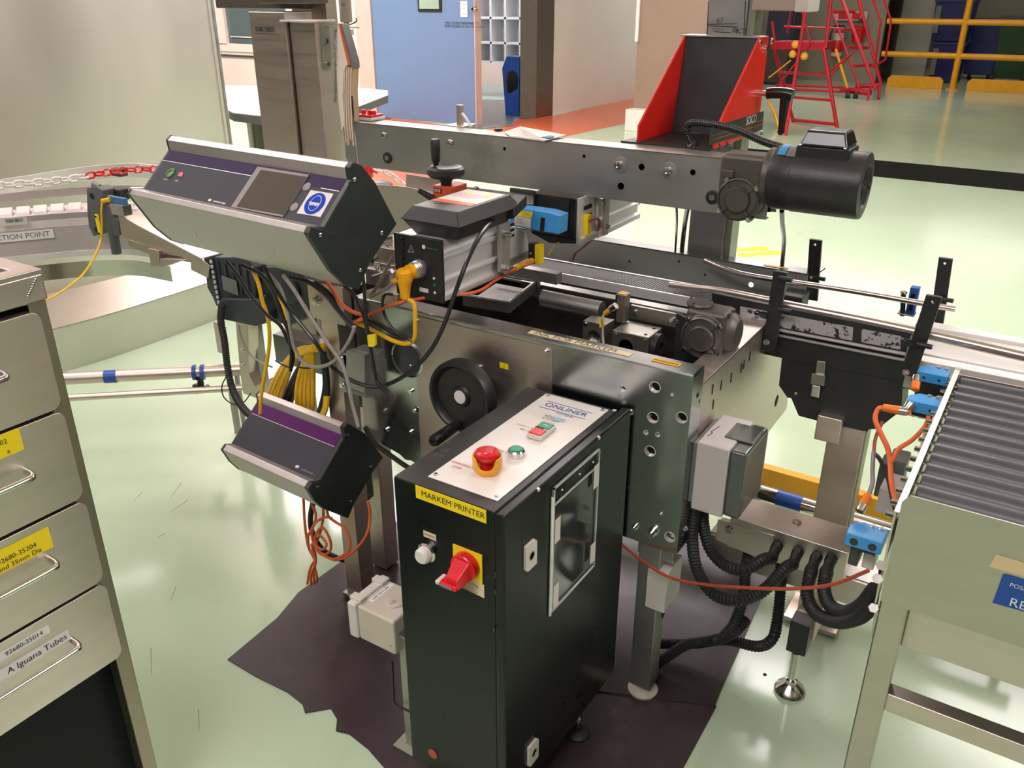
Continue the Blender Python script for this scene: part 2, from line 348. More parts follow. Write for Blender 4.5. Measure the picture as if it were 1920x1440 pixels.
# pillar with plinth
p0 = P(1190, 200, y=10.9); x0 = P(1192, 120, y=10.8).x; x1 = P(1350, 120, y=10.8).x
struct(MB().box(x0, x1, 10.8, 11.8, 0, 4).build('wall_pillar', BRNW, bevel=.01))
struct(MB().box(P(1170, 245, z=0).x, x1+.05, 10.6, 11.9, 0, .27).build('baseboard_pillar', WALL, bevel=.006))
MB().box(x0-.02, x0+.02, 10.77, 10.8, P(1196, 78, y=10.8).z, 2.4).build('corner_strip', LBLW, bpy.data.objects['wall_pillar'])

# ------------------------------------------------------------------ BACKGROUND THINGS
# pigeonhole shelving in the changing room
PIG = mat('pigeonhole_white', rgb(232, 236, 240), .5, 0, .02, 3)
sh = thing('pigeonhole_shelf', 'white pigeonhole shelving seen through the open doorway behind blue door', 'shelving', (-8.8, 13.2, 0))
ys = 13.0; xs = [P(px, 60, y=ys).x for px in (877, 894, 920, 947, 975, 1003)]; zs = [P(940, py, y=ys).z for py in (118, 81, 34, -12, -60)]
for x in xs: box('upright', PIG, sh, x-.018, x+.018, ys, ys+.35, zs[0], zs[-1], 0)
for z in zs: box('shelf_board', PIG, sh, xs[0], xs[-1], ys, ys+.35, z-.018, z+.018, 0)
box('back_board', PIG, sh, xs[0], xs[-1], ys+.35, ys+.37, zs[0], zs[-1], 0)
for x in (xs[0], xs[-1]): box('leg', PIG, sh, x-.02, x+.02, ys+.1, ys+.3, 0, zs[0], 0)
cr = thing('clothes_rail', 'thin chrome rail on a post in front of the pigeonholes', 'rail', (P(923, 150, z=0).x, 12.3, 0))
px = P(923, 150, z=0)
MB().cyl(V(px.x, px.y, 0), V(px.x, px.y, 2.4), .014, 10).build('post', STD, cr)
zc = P(923, 117, y=px.y).z
for dz in (0, -.06): MB().cyl(V(px.x-1.4, px.y, zc+dz), V(px.x+.9, px.y, zc+dz), .014, 10).build('rail', STD, cr)
b0 = P(968, 216, z=0)
bn = thing('litter_bin', 'blue litter bin with black liner standing by the doorway jamb', 'bin', b0)
s = .30
def fr4(z, w, d): return [b0+V(-w/2, -d/2, z), b0+V(w/2, -d/2, z), b0+V(w/2, d/2, z), b0+V(-w/2, d/2, z)]
bz = P(968, 105, y=b0.y).z
MB().loft(fr4(0, .22, .24), fr4(bz*.8, s, s)).build('body', BLUT, bn)
MB().loft(fr4(bz*.8, s, s), [b0+V(-s/2+.08, -s/2, bz), b0+V(s/2, -s/2, bz), b0+V(s/2, s/2, bz), b0+V(-s/2+.08, s/2, bz)]).build('lid', BLUT, bn)
rr = []
for z, q in ((bz*.42, 1.02), (bz*.5, 1.16), (bz*.62, 1.22), (bz*.74, 1.12), (bz*.76, 1.05)):
    rr.append([b0+V(.5*s*q*cos(t)*(1+.05*sin(5*t)), .5*s*q*sin(t)*(1+.06*cos(7*t)), z+.02*sin(4*t)) for t in [2*pi*i/20 for i in range(20)]])
MB().rings(rr).build('liner', mat('black_bin_liner', (.01, .01, .01), .3, 0, .1, 20, bump=.6, bscale=40), bn)

# red steps
def frame_thing(name, label, cat, loc, segs, m=REDL):
    t = thing(name, label, cat, loc)
    for nm, a, b, r in segs: MB().cyl(P(a[0], a[1], y=a[2]), P(b[0], b[1], y=b[2]), r, 8).build(nm, m, t)
    return t
L1 = frame_thing('platform_ladder', 'red A-frame platform ladder nearest the machine with yellow brackets', 'ladder', P(1520, 243, z=0),
 [('leg', (1514, 0, 12.0), (1471, 262, 11.3), .022), ('leg', (1562, -40, 12.3), (1548, 90, 12.2), .024), ('leg', (1544, 88, 12.2), (1570, 243, 12.15), .026), ('leg', (1448, 40, 12.9), (1456, 110, 12.9), .022), ('leg', (1456, 108, 12.9), (1490, 238, 12.6), .024),
  ('rung', (1460, 136, 12.8), (1552, 139, 12.2), .018), ('rung', (1484, 182, 12.7), (1558, 188, 12.2), .020), ('rung', (1489, 225, 12.6), (1568, 233, 12.15), .024),
  ('brace', (1455, 165, 12.3), (1522, 80, 12.2), .014), ('brace', (1549, 140, 12.2), (1600, 98, 12.6), .014), ('guard_rail', (1470, 50, 12.6), (1582, 54, 12.6), .014), ('guard_rail', (1486, 0, 12.6), (1476, 62, 12.6), .012),
  ('brace', (1501, 10, 12.1), (1520, 80, 12.1), .012), ('brace', (1497, 262, 11.6), (1430, 252, 11.9), .012), ('brace', (1480, 275, 11.6), (1560, 250, 11.9), .012)])
p = P(1500, 88, y=12.2); MB().ext([P(1446, 78, y=12.25), P(1548, 79, y=12.2), P(1548, 94, y=12.2), P(1446, 92, y=12.25)], (0, .5, 0)).build('platform', REDL, L1)
for q in ((1492, 84, 14), (1487, 102, 12), (1509, 106, 9)): MB().lathe(P(q[0], q[1], y=12.15), (0, -1, .2), [(.02, 0), (.045, 0), (.05, .03), (.03, .05), (.0, .05)], 12).build('yellow_clamp', YELP, L1)
MB().cyl(P(1441, 146, y=12.1), P(1483, 113, y=12.1), .010, 6).build('yellow_cord', YELP, L1)
MB().tube([P(1440, 190, y=12.), P(1452, 210, y=12.), P(1466, 246, y=11.9), P(1500, 250, y=11.9), P(1540, 256, y=11.9)], .022, 8).build('yellow_bar', YELP, L1)
L2 = frame_thing('warehouse_steps', 'red mobile warehouse steps beside the fire extinguisher', 'ladder', P(1625, 180, z=0),
 [('stringer', (1572, -20, 16.6), (1642, 168, 16.1), .03), ('stringer', (1605, -20, 17.0), (1652, 158, 16.8), .03), ('stringer', (1560, 20, 16.9), (1612, 168, 16.4), .018),
  ('hand_rail', (1634, -10, 16.3), (1651, 40, 16.3), .018), ('hand_rail', (1651, 40, 16.3), (1641, 118, 16.3), .018), ('hand_rail', (1641, 118, 16.3), (1634, 126, 16.3), .018), ('hand_rail', (1655, -10, 17.), (1671, 40, 17.), .018), ('hand_rail', (1671, 40, 17.), (1660, 112, 17.), .018), ('hand_rail', (1660, 112, 17.), (1636, 126, 16.8), .018),
  ('step', (1589, 88, 16.4), (1626, 90, 16.9), .028), ('step', (1601, 124, 16.3), (1640, 122, 16.9), .028), ('step', (1560, 22, 16.4), (1602, 22, 16.9), .028), ('step', (1578, 55, 16.4), (1612, 56, 16.9), .028),
  ('base_rail', (1455, 159, 16.8), (1580, 164, 16.6), .022), ('base_rail', (1455, 166, 16.6), (1580, 172, 16.4), .022), ('base_rail', (1578, 168, 16.4), (1632, 174, 16.1), .05), ('base_rail', (1604, 162, 16.6), (1650, 160, 16.6), .04),
  ('leg', (1632, 164, 16.2), (1626, 192, 15.9), .022), ('leg', (1650, 160, 16.5), (1647, 186, 16.2), .022), ('brace', (1554, 146, 16.4), (1601, 96, 16.4), .018)])
for q in ((1589, 181), (1604, 180)):
    c = P(*q, y=16.2); MB().cyl(c-V(.03, 0, 0), c+V(.03, .02, 0), .085, 18).build('wheel', RUB, L2)
MB().cyl(P(1567, 92, y=16.2), P(1589, 165, y=16.2), .022, 8).build('prop_bar', YELP, L2)
# fire extinguisher and bucket on the far wall, sign above
yb = 19.0
struct(MB().box(-9, P(1652, 60, y=yb).x, yb+.25, yb+.4, 0, 4).build('wall_far', WALG))
struct(MB().ext([P(1656, 144, z=0), P(1667, 160, z=0), P(1667, 160, z=0)+V(-.05, .35, 0), P(1656, 144, z=0)+V(-.2, .35, 0)], (0, 0, 4)).build('trim_4', STD))
e0 = P(1571, 80, y=yb)
ex = thing('fire_extinguisher', 'red fire extinguisher hanging on the far wall under a red and white sign', 'extinguisher', V(e0.x, yb, e0.z-.28))
MB().lathe(V(e0.x, yb, e0.z-.28), (0, 0, 1), [(.02, 0), (.10, .01), (.105, .03), (.105, .42), (.07, .49), (.03, .52), (.03, .56), (0, .57)], 20).build('cylinder', REDP, ex)
MB().lathe(V(e0.x, yb, e0.z-.28), (0, 0, 1), [(.107, .33), (.107, .46)], 20).build('label_band', CRM, ex)
MB().lathe(V(e0.x, yb, e0.z-.28), (0, 0, 1), [(.107, .03), (.107, .10)], 20).build('label_band', CRM, ex)
MB().tube([V(e0.x, yb-.03, e0.z+.3), V(e0.x-.1, yb-.03, e0.z+.3), V(e0.x-.15, yb-.05, e0.z+.15), V(e0.x-.13, yb-.05, e0.z-.1)], .016, 8).build('hose', RUB, ex)
MB().box(e0.x-.05, e0.x+.09, yb-.02, yb+.02, e0.z+.28, e0.z+.33).build('valve', BLKP, ex)
MB().box(e0.x-.03, e0.x+.03, yb+.1, yb+.26, e0.z-.1, e0.z+.1).build('wall_hook', BLKP, ex)
b1 = P(1607, 64, y=yb)
bk = thing('fire_bucket', 'red bucket hanging beside the fire extinguisher', 'bucket', V(b1.x, yb+.1, b1.z-.16))
MB().lathe(V(b1.x, yb+.1, b1.z-.16), (0, 0, 1), [(.10, 0), (.14, .3), (.145, .31), (.13, .31), (.09, .01), (0, .01)], 18).build('pail', REDP, bk)
MB().tube([V(b1.x-.14, yb+.1, b1.z+.14), V(b1.x-.08, yb+.1, b1.z+.28), V(b1.x+.08, yb+.1, b1.z+.28), V(b1.x+.14, yb+.1, b1.z+.14)], .006, 6).build('bail_handle', STP, bk)
MB().box(b1.x-.02, b1.x+.02, yb+.08, yb+.26, b1.z+.24, b1.z+.28).build('wall_hook', BLKP, bk)
s1 = P(1596, 30, y=yb+.2)
sg = thing('fire_point_sign', 'cream and red fire point sign on the far wall', 'sign', s1)
quad('sign_board', CRM, sg, s1, (1, 0, 0), (0, 0, 1), .62, .17, .02)
quad('red_field', REDP, sg, s1+V(-.14, -.01, 0), (1, 0, 0), (0, 0, 1), .2, .12, .012); quad('red_field', REDP, sg, s1+V(.1, -.01, 0), (1, 0, 0), (0, 0, 1), .16, .12, .012)
# yellow railing
rl = thing('safety_railing', 'yellow two-rail safety railing along the far bay', 'railing', (-2.2, 18.7, 0))
zr = [.59, 1.17]
xe = P(1664, 100, y=18.7).x
for x in (-2.2, 3.45): MB().cyl(V(x, 18.7, 0), V(x, 18.7, 1.9), .055, 14).build('post', YELP, rl)
MB().cyl(V(-2.2, 18.7, 0), V(-2.2, 18.7, .02), .11, 14).build('base_flange', YELP, rl)
for z in zr: MB().cyl(V(xe-.1, 18.7, z), V(3.5, 18.7, z), .052, 12).build('rail', YELP, rl)
def kick(x0, x1, lab):
    c = .06
    o = MB().ext([V(x0, 18.66, .0), V(x1, 18.66, .0), V(x1, 18.66, .15), V(x1-c, 18.66, .21), V(x0+c, 18.66, .21), V(x0, 18.66, .15)], (0, .08, 0)).build('kick_rail', YELP, bevel=.004)
    tag(o, lab, 'barrier')
kick(P(1662, 163, y=18.7).x, P(1766, 166, y=18.7).x, 'yellow floor kick rail left of the railing post')
kick(P(1811, 172, y=18.7).x, 3.2, 'yellow floor kick rail right of the railing post')
# things behind the railing
NAV = mat('navy_blue_bin_plastic', rgb(8, 20, 92), .4, 0, .08, 4)
def bay(name, lab, cat, pa, pb, y, d, m, h0=0., sub=None):
    a = P(*pa, y=y); b = P(*pb, y=y); t = thing(name, lab, cat, V((a.x+b.x)/2, y, max(0, h0)))
    return t, min(a.x, b.x), max(a.x, b.x), min(a.z, b.z), max(a.z, b.z)
t, x0, x1, z0, z1 = bay('storage_panel', 'tall pale grey panel board standing left behind the yellow railing', 'panel', (1672, 138), (1744, 134), 20.4, .3, WALL)
box('board', mat('pale_grey_board', rgb(186, 190, 176), .5, 0, .03, 2), t, x0, x1-.1, 20.4, 20.5, 0, 2.3); box('edge_strip', BLKP, t, x0-.03, x0, 20.38, 20.5, 0, 2.3)
for i, (pa, pb, y, lab) in enumerate((((1750, 132), (1798, 72), 20.0, 'lower navy blue crate bin in the stack behind the railing'), ((1752, 74), (1812, 10), 20.0, 'upper navy blue crate bin on the stack behind the railing'))):
    a = P(*pa, y=y); b = P(*pb, y=y); zb = [0, .78][i]; zt = [.77, 1.55][i]
    t = thing('crate_bin', lab, 'bin', V((a.x+b.x)/2, y+.3, zb), 'navy blue bins behind the railing')
    def rg(z, g): return [V(a.x-.1+g, y+g, z), V(b.x+.15-g, y+g, z), V(b.x+.15-g, y+.6-g, z), V(a.x-.1+g, y+.6-g, z)]
    MB().loft(rg(zb, .04), rg(zt-.06, 0)).build('body', NAV, t, .01); MB().loft(rg(zt-.06, -.02), rg(zt, -.02)).build('rim', NAV, t, .006)
    quad('silver_sticker', GRYP, t, V(a.x-.02, y-.012 if i else y-.002, zb+.4), (1, 0, 0), (0, 0, 1), .1, .5, .01)
a = P(1834, 118, y=21.2); t = thing('crate_bin', 'dull blue wheeled bin just right of the navy bin stack', 'bin', V(a.x, 20.6, 0), 'navy blue bins behind the railing')
box('body', mat('dull_blue_bin', rgb(40, 60, 130), .4, 0, .08, 4), t, a.x-.25, a.x+.3, 21.2, 21.7, .1, 1.1, .02); box('lid', NAV, t, a.x-.28, a.x+.33, 21.16, 21.74, 1.1, 1.18, .02)
for dx in (-.15, .2): MB().cyl(V(a.x+dx, 21.25, .08), V(a.x+dx+.06, 21.25, .08), .08, 14).build('wheel', RUB, t)
a = P(1898, 100, y=20.4); t = thing('wheeled_bin', 'dark green wheeled bin at the far right behind the railing', 'bin', V(a.x, 20.4, 0))
GB = mat('dark_green_bin', rgb(18, 66, 30), .45, 0, .08, 4)
def rg(z, g): return [V(a.x-.32+g, 20.4+g, z), V(a.x+.3-g, 20.4+g, z), V(a.x+.3-g, 21.1-g, z), V(a.x-.32+g, 21.1-g, z)]
MB().loft(rg(.1, .06), rg(1.15, 0)).build('body', GB, t, .01); MB().loft(rg(1.15, -.03), rg(1.25, .0)).build('lid', BLKP, t, .01)
for dx in (-.3, .24): MB().cyl(V(a.x+dx, 20.5, .11), V(a.x+dx+.07, 20.5, .11), .11, 16).build('wheel', RUB, t)
t, x0, x1, z0, z1 = bay('green_cabinet', 'dark cabinet standing at the far wall behind the green bin', 'cabinet', (1845, 110), (1990, -60), 22.0, .6, GB)
box('body', mat('dark_grey_green_cabinet', rgb(40, 48, 40), .4, 0, .05, 3), t, x0+.6, x1, 22, 22.6, 0, 2.3); box('door', mat('dark_door', rgb(52, 60, 52), .4, 0, .05, 3), t, x0+.65, x1-.05, 21.97, 22, .1, 2.2); box('handle', STP, t, x0+.75, x0+.78, 21.92, 21.97, 1., 1.3)
# dark cupboard behind platform ladder
a = P(1445, 150, z=0); a2 = P(1490, 150, z=0)
t = thing('dark_cupboard', 'tall dark navy cupboard behind the red ladder frame', 'cupboard', V(-4.9, 16.5, 0))
xa, xb = P(1437, 60, y=17.8).x, P(1487, 60, y=17.8).x
box('body', mat('dark_navy_cupboard', rgb(34, 38, 56), .45, 0, .05, 3), t, xa, xb, 17.8, 18.3, .0, 1.5); box('door', mat('brown_dark_door', rgb(66, 52, 44), .45, 0, .05, 3), t, xa+.03, xb-.03, 17.77, 17.8, .05, .8); box('upper_door', mat('dark_navy_door', rgb(28, 34, 54), .45, 0, .05, 3), t, xa+.03, xb-.03, 17.77, 17.8, .83, 1.46)

# desk with rounded pale top
dz = .9
top = [P(425, 205, z=dz), P(437, 211, z=dz), P(490, 217, z=dz), P(600, 212, z=dz), P(675, 198, z=dz), P(727, 178, z=dz), P(727, 170, z=dz), P(655, 163, z=dz), P(425, 160, z=dz), P(400, 175, z=dz)]
dk = thing('curved_desk', 'pale topped curved desk with dark edge standing by the office window', 'desk', V(-5.3, 4.8, 0))
MB().ext([p-V(0, 0, .06) for p in top], (0, 0, .055)).build('desk_edge', mat('slate_edge', rgb(70, 80, 80), .4), dk, .002)
MB().ext([p+V(0, 0, -.005) for p in top], (0, 0, .006)).build('desk_top', mat('pinkish_white_laminate', rgb(226, 208, 206), .35, 0, .03, 5), dk)
a = P(432, 215, z=.84); b = P(468, 222, z=.84)
MB().ext([V(a.x-.05, a.y+.2, 0), V(b.x, b.y+.2, 0), V(b.x, b.y+.24, 0), V(a.x-.05, a.y+.24, 0)], (0, 0, .84)).build('modesty_panel', mat('olive_panel', rgb(92, 92, 68), .4, .3), dk)
for p in (P(440, 218, z=.84), P(484, 222, z=.84), P(650, 196, z=.84), P(660, 172, z=.84)):
    MB().cyl(V(p.x-.02, p.y+.15, 0), V(p.x-.02, p.y+.15, .84), .025, 12).build('leg', GRNP, dk)
# ================================================================== MACHINE
YF, YB, XR, ZT, ZB = 1.56, 2.40, -.557, .93, .482
mc = thing('printing_conveyor', 'long steel packing conveyor machine with perforated front panel in the middle of the hall', 'machine', (-1.0, 2.0, 0))
xl = P(690, 545, z=ZT).x
H = holes_px([(1168, 729, 5), (1228, 726, 9), (1260, 740, 2.5), (1224, 783, 9), (1278, 783, 9), (1211, 811, 4), (1233, 815, 4), (1219, 846, 9), (1256, 1007, 9)], YF)
plate('front_panel', GAL, mc, (0, YF+.003, 0), (1, 0, 0), (0, 0, 1), [(xl, ZB+.04), (xl, ZT-.004), (XR-.003, ZT-.004), (XR-.003, ZB), (-1.3, ZB)], H, .003)
mb = MB()
for a, b, r in H: mb.lathe(V(a, YF-.0006, b), (0, -1, 0), [(r*.98, -.012), (r*1.0, 0), (r*1.12, 0), (r*1.12, -.001)], 20, cap=False)
mb.build('hole_rims', ALR, mc)['kind'] = 'stuff'
MB().ext([V(xl, YF, ZT-.004), V(xl, YF+.002, ZT), V(xl, YF+.06, ZT), V(xl, YF+.06, ZT-.003), V(xl, YF+.004, ZT-.006)], (XR-xl, 0, 0)).build('top_flange', GAL, mc, .001)
plate('side_return', GAL, mc, (XR-.003, 0, 0), (0, 1, 0), (0, 0, 1), [(YF, ZB), (YF+.06, ZB), (YF+.06, ZT), (YF, ZT)], [(P(1308, 741, x=XR).y, P(1308, 741, x=XR).z, .008), (P(1311, 752, x=XR).y, P(1311, 752, x=XR).z, .005), (YF+.03, .52, .006)], .003)
# stainless access cover and galvanised left plate with boss
ax0 = P(780, 640, y=YF).x
cv = plate('access_cover', STH, mc, (0, YF-.001, 0), (1, 0, 0), (0, 0, 1), [(ax0, .40), (ax0, .918), (-.902, .918), (-.895, .911), (-.895, .40)], [], .0025)
for a, b in ((1023, 660), (897, 690), (778, 770), (781, 602)): MB().bolt(P(a, b, y=YF-.004), (0, -1, 0), .006, .006).build('bolt', STP, cv)
q = P(945, 686, y=YF-.004); quad('number_label', LBLY, cv, q, (1, 0, 0), (0, 0, 1), .024, .014, .0006)
MB().text('1', q+V(-.002, -.001, 0), (1, 0, 0), (0, 0, 1), .012).build('number_print', INK, cv)
q = P(765, 672, y=YF-.001)
MB().lathe(q, (0, -1, 0), [(.052, 0), (.052, .003), (.046, .006), (.040, .004), (0, .004)], 30).build('bearing_boss', GAL, mc)
for a, b in ((770, 686), (771, 733), (716, 671), (725, 805), (721, 770), (770, 810)): MB().bolt(P(a, b, y=YF), (0, -1, 0), .006, .006).build('bolt', STP, mc)
for a, b, r in ((1181, 774, .006), (1190, 989, .006), (1224, 998, .009), (1239, 964, .003), (1286, 990, .004)): MB().bolt(P(a, b, y=YF), (0, -1, 0), r, r*1.6).build('bolt', STP, mc)
# labels on the flange
q0, q1 = P(1003, 621, z=ZT+.001), P(1178, 662, z=ZT+.001)
ql = (q0+q1)/2; quad('ink_label', LBLC, mc, V(ql.x, YF+.030, ZT+.0005), (1, 0, 0), (0, 1, 0), .262, .020, .0005)
MB().text('INK FOR MARKEM', V(ql.x-.118, YF+.030, ZT+.0008), (1, 0, 0), (0, 1, 0), .0262).build('ink_label_print', INK, mc)
q = P(1245, 683, z=ZT+.0005)
quad('amber_label', LBLO, mc, V(q.x, YF+.034, ZT+.0005), (1, 0, 0), (0, 1, 0), .062, .020, .0005)
quad('amber_label_line', INK, mc, V(q.x, YF+.034, ZT+.0012), (1, 0, 0), (0, 1, 0), .056, .0022, .0003)
# side panel
HS = [(P(1458, 752, x=XR).y, P(1458, 752, x=XR).z, .018)]
plate('side_panel', STH, mc, (XR-.006, 0, 0), (0, 1, 0), (0, 0, 1), [(YF+.06, ZB+.005), (YB+.01, .50), (YB+.01, .72), (2.25, .885), (YF+.06, .885)], HS, .003)
box('side_top_flange', STH, mc, XR-.062, XR-.003, YF+.06, 2.26, .882, .886, .0008)
p = P(1458, 752, x=XR); MB().cyl(p-V(.012, 0, 0), p-V(.007, 0, 0), .022, 20).build('hole_shade_disc', DRK, mc)  # black disc behind the opening stands in for its inner shade
for a, b in ((1337, 758), (1336, 730), (1352, 722), (1371, 708), (1390, 690), (1395, 683), (1406, 668)):
    p = P(a, b, x=XR-.003); MB().box(XR-.0035, XR-.0022, p.y-.003, p.y+.003, p.z-.012, p.z+.012).build('slot', DRK, mc)
# rear panel
HB = [(P(1408, 534, y=YB).x, P(1408, 534, y=YB).z, .008)]
plate('rear_panel', mat('dull_zinc_sheet', (.40, .42, .385), .5, .5, .05, 5), mc, (0, YB+.003, 0), (1, 0, 0), (0, 0, 1), [(-1.95, .6), (-.553, .6), (-.553, .93), (-1.95, .93)], HB, .003)
box('rear_flange', GAL, mc, -1.95, -.553, YB, YB+.055, .926, .93, .001)
quad('amber_label', LBLO, mc, P(1455, 500, z=.931), (1, 0, 0), (0, 1, 0), .07, .014, .0005)
for a, b in ((1180, 490), (1273, 490), (1322, 515), (1370, 505)): MB().dome(P(a, b, y=YB), (0, -1, 0), .004).build('rivet', BLKP, mc)
box('end_bracket', BLKM, mc, -.60, -.54, YB-.08, YB-.002, .80, .885, .004)
# inside
box('base_pan', OST, mc, -1.62, -.60, YF+.01, YB-.002, .60, .604, 0)
box('inner_rear_wall', OST, mc, -1.55, -.66, 2.275, 2.28, .64, .872, 0)
box('inner_wall', OST, mc, -1.30, -.66, 2.066, 2.070, .62, .868, .001)
box('inner_wall_lip', DST, mc, -1.30, -.66, 2.066, 2.100, .868, .871, .0008)
box('inner_front_wall', OST, mc, -1.45, -.7, 1.70, 1.704, .604, .74, .001)
box('left_end_wall', OST, mc, -1.62, -1.61, YF+.01, YB, .60, .90, 0)
box('deck_plate', DST, mc, -1.55, -.70, 2.115, 2.30, .845, .852, .001)
for y in (2.150, 2.262): box('guide_strip', ALR, mc, -1.52, -.72, y-.004, y+.004, .86, .888, .001)
bt = MB(); x = -1.52
while x < -.74:
    bt.box(x, x+.0062, 2.163, 2.250, .868, .886); x += .0082
b = bt.build('belt_links', BELTM, mc); b['kind'] = 'stuff'
box('belt_core', BELTM, mc, -1.52, -.735, 2.165, 2.248, .862, .876, 0)
# tray frame left
c1, c2, c3, c4 = P(868, 553, z=.895), P(955, 567, z=.895), P(1006, 527, z=.895), P(930, 513, z=.895)
MB().tube([c1, c2, c3, c4], .005, 6, 0).build('tray_rim', DST, mc)
MB().ext([p-V(0, 0, .03) for p in (c1, c2, c3, c4)], (0, 0, -.003)).build('tray_floor', OST, mc)
MB().ext([c2, c3, c3-V(0, 0, .03), c2-V(0, 0, .03)], (.002, 0, 0)).ext([c1, c2, c2-V(0, 0, .03), c1-V(0, 0, .03)], (0, .002, 0)).build('tray_wall', DST, mc)
MB().box(c3.x-.008, c3.x+.008, c3.y-.008, c3.y+.01, .85, .915).build('tray_post', DST, mc, .001)
# air cylinder and bearing blocks
a, b = P(1020, 568, y=1.93), P(1115, 600, y=1.93); a = V(a.x, 1.93, .885); b = V(b.x+.02, 1.93, .885)
MB().lathe(a, (1, 0, 0), [(.018, -.006), (.0235, -.003), (.0235, .0), (.023, (b-a).length)], 24).build('air_cylinder', DST, mc)
MB().lathe(a, (-1, 0, 0), [(.024, .004), (.024, .008), (.016, .010), (0, .010)], 24).build('rod_seal', RUB, mc)
bx = b.x
blk = thing('bearing_block', 'square alloy bearing block on the end of the air cylinder', 'bearing', (bx+.03, 1.92, .82))
plate('body', ALR if 0 else mat('dull_alloy', (.36, .34, .30), .38, .9, .15, 18, rvar=.08, dirt=((.1, .09, .08), 14, .6, .1)), blk, (0, 1.90, 0), (1, 0, 0), (0, 0, 1), [(bx-.012, .800), (bx+.052, .800), (bx+.052, .878), (bx-.012, .878)], [(bx+.02, .838, .019)], .05)
MB().lathe(V(bx+.02, 1.895, .838), (0, -1, 0), [(.019, -.04), (.017, -.02), (0, -.02)], 20).build('bore', DRK, blk)
for dx, dz in ((-.005, .807), (-.005, .870), (.046, .807), (.046, .870)): MB().bolt(V(bx+dx, 1.85, dz), (0, -1, 0), .0045, .004).build('bolt', STP, blk)
DAL = MATS['dull_alloy']
b2 = thing('valve_block', 'rectangular alloy block with a round port between air cylinder and gearbox', 'valve', (bx+.13, 1.88, .80))
box('body', DAL, b2, bx+.075, bx+.175, 1.845, 1.93, .795, .872, .003)
MB().lathe(V(bx+.115, 1.845, .835), (0, -1, 0), [(.026, 0), (.026, .0015), (.020, .002), (.019, -.004), (0, -.003)], 24).build('port_ring', CAST, b2)
MB().lathe(V(bx+.175, 1.89, .835), (1, 0, 0), [(.034, 0), (.034, .014), (.022, .018), (.012, .018), (.012, .006), (0, .006)], 24).build('shaft_flange', BLKM, b2)
for dx in (.085, .165): MB().bolt(V(bx+dx, 1.845, .862), (0, -1, 0), .004, .003).build('bolt', DAL, b2)
for dy in (1.86, 1.91): MB().lathe(V(bx+.16, dy, .872), (0, 0, 1), [(.005, 0), (.005, .0006), (0, .0006)], 12).build('screw_hole', DRK, b2)
b3 = thing('mounting_bar', 'flat alloy bar with cap screws behind the valve block', 'bracket', (bx+.13, 1.97, .86))
box('bar', DAL, b3, bx+.07, bx+.21, 1.955, 1.965, .868, .905, .001)
for dx in (.085, .19, .205): MB().bolt(V(bx+dx, 1.955, .888), (0, -1, 0), .006, .006).build('cap_screw', STP, b3)
MB().ext([V(bx+.20, 1.95, .91), V(bx+.235, 1.95, .90), V(bx+.24, 1.95, .74), V(bx+.205, 1.95, .74)], (0, .012, 0)).build('black_plate', BLKM, b3, .002)
box('base_beam', OST, b3, bx-.05, bx+.24, 1.88, 1.97, .700, .755, .003)
for dx in (.0, .06, .12, .18): MB().bolt(V(bx+dx, 1.88, .74), (0, -1, 0), .005, .006).build('bolt', DST, b3)
s5 = P(1160, 552, y=1.9)
fs = thing('proximity_sensor', 'slim upright proximity sensor with yellow cable on the bearing block', 'sensor', (s5.x, 1.90, .875))
box('body', DAL, fs, s5.x-.002, s5.x+.022, 1.895, 1.925, .875, .95, .002); box('face', BLKP, fs, s5.x-.007, s5.x-.002, 1.896, 1.924, .885, .948, .001); quad('amber_cap', LBLO, fs, V(s5.x+.008, 1.91, .9505), (1, 0, 0), (0, 1, 0), .022, .024, .001)
MB().dome(V(s5.x-.007, 1.905, .91), (-1, -.5, 0), .003).build('indicator', LBLW, fs)
p1, p2 = P(1155, 573, y=1.86), P(1134, 588, y=1.86)
MB().cyl(p1, p1.lerp(p2, .45), .009, 14).build('plug', STP, fs); MB().cyl(p1.lerp(p2, .4), p2, .0075, 12, .006).build('cable_end', LBLO, fs)
cable('sensor_cable', 'thin grey cable hanging from the proximity sensor past the bearing block', [(1134, 588, 1.86), (1129, 598, 1.84), (1130, 615, 1.84), (1131, 640, 1.81), (1136, 664, 1.72)], .003, GRYC)
quad('yellow_tag', LBLY, bpy.data.objects['sensor_cable'], (0, 0, 0), (1, 0, 0), (0, 0, 1), .001, .001) if 0 else None
MB().ext([P(1124, 597, y=1.84), P(1133, 595, y=1.84), P(1132, 612, y=1.84), P(1124, 615, y=1.84)], (0, .002, 0)).build('yellow_tag', LBLY, blk)
# legs
def leg(par, x, y, z0, z1, s=.05, m=ST, foot=True, name='leg'):
    lg = box(name, m, par, x-s/2, x+s/2, y-s/2, y+s/2, z0, z1, .003)
    if foot:
        MB().cyl(V(x, y, .01), V(x, y, z0+.01), .008, 10).build('threaded_rod', STP, lg)
        MB().lathe(V(x, y, .004), (0, 0, 1), [(.038, 0), (.039, .006), (.028, .014), (.012, .020), (0, .02)], 24).build('foot_pad', CRM, lg)
leg(mc, -.628, 1.602, .035, ZB+.06, .056, DST); leg(mc, -1.545, 1.655, .008, .62, .06, ST, False); leg(mc, -.62, 2.34, .03, .6, .056, DST); leg(mc, -1.545, 2.34, .03, .6, .056, DST)
box('cross_member', DST, mc, -.648, -.61, 1.63, 2.32, .38, .43, .002); box('cross_member', DST, mc, -1.52, -.65, 2.32, 2.36, .25, .30, .002)
box('leg_bracket', DST, mc, -.66, -.57, 1.575, 1.58, .44, .56, .002)
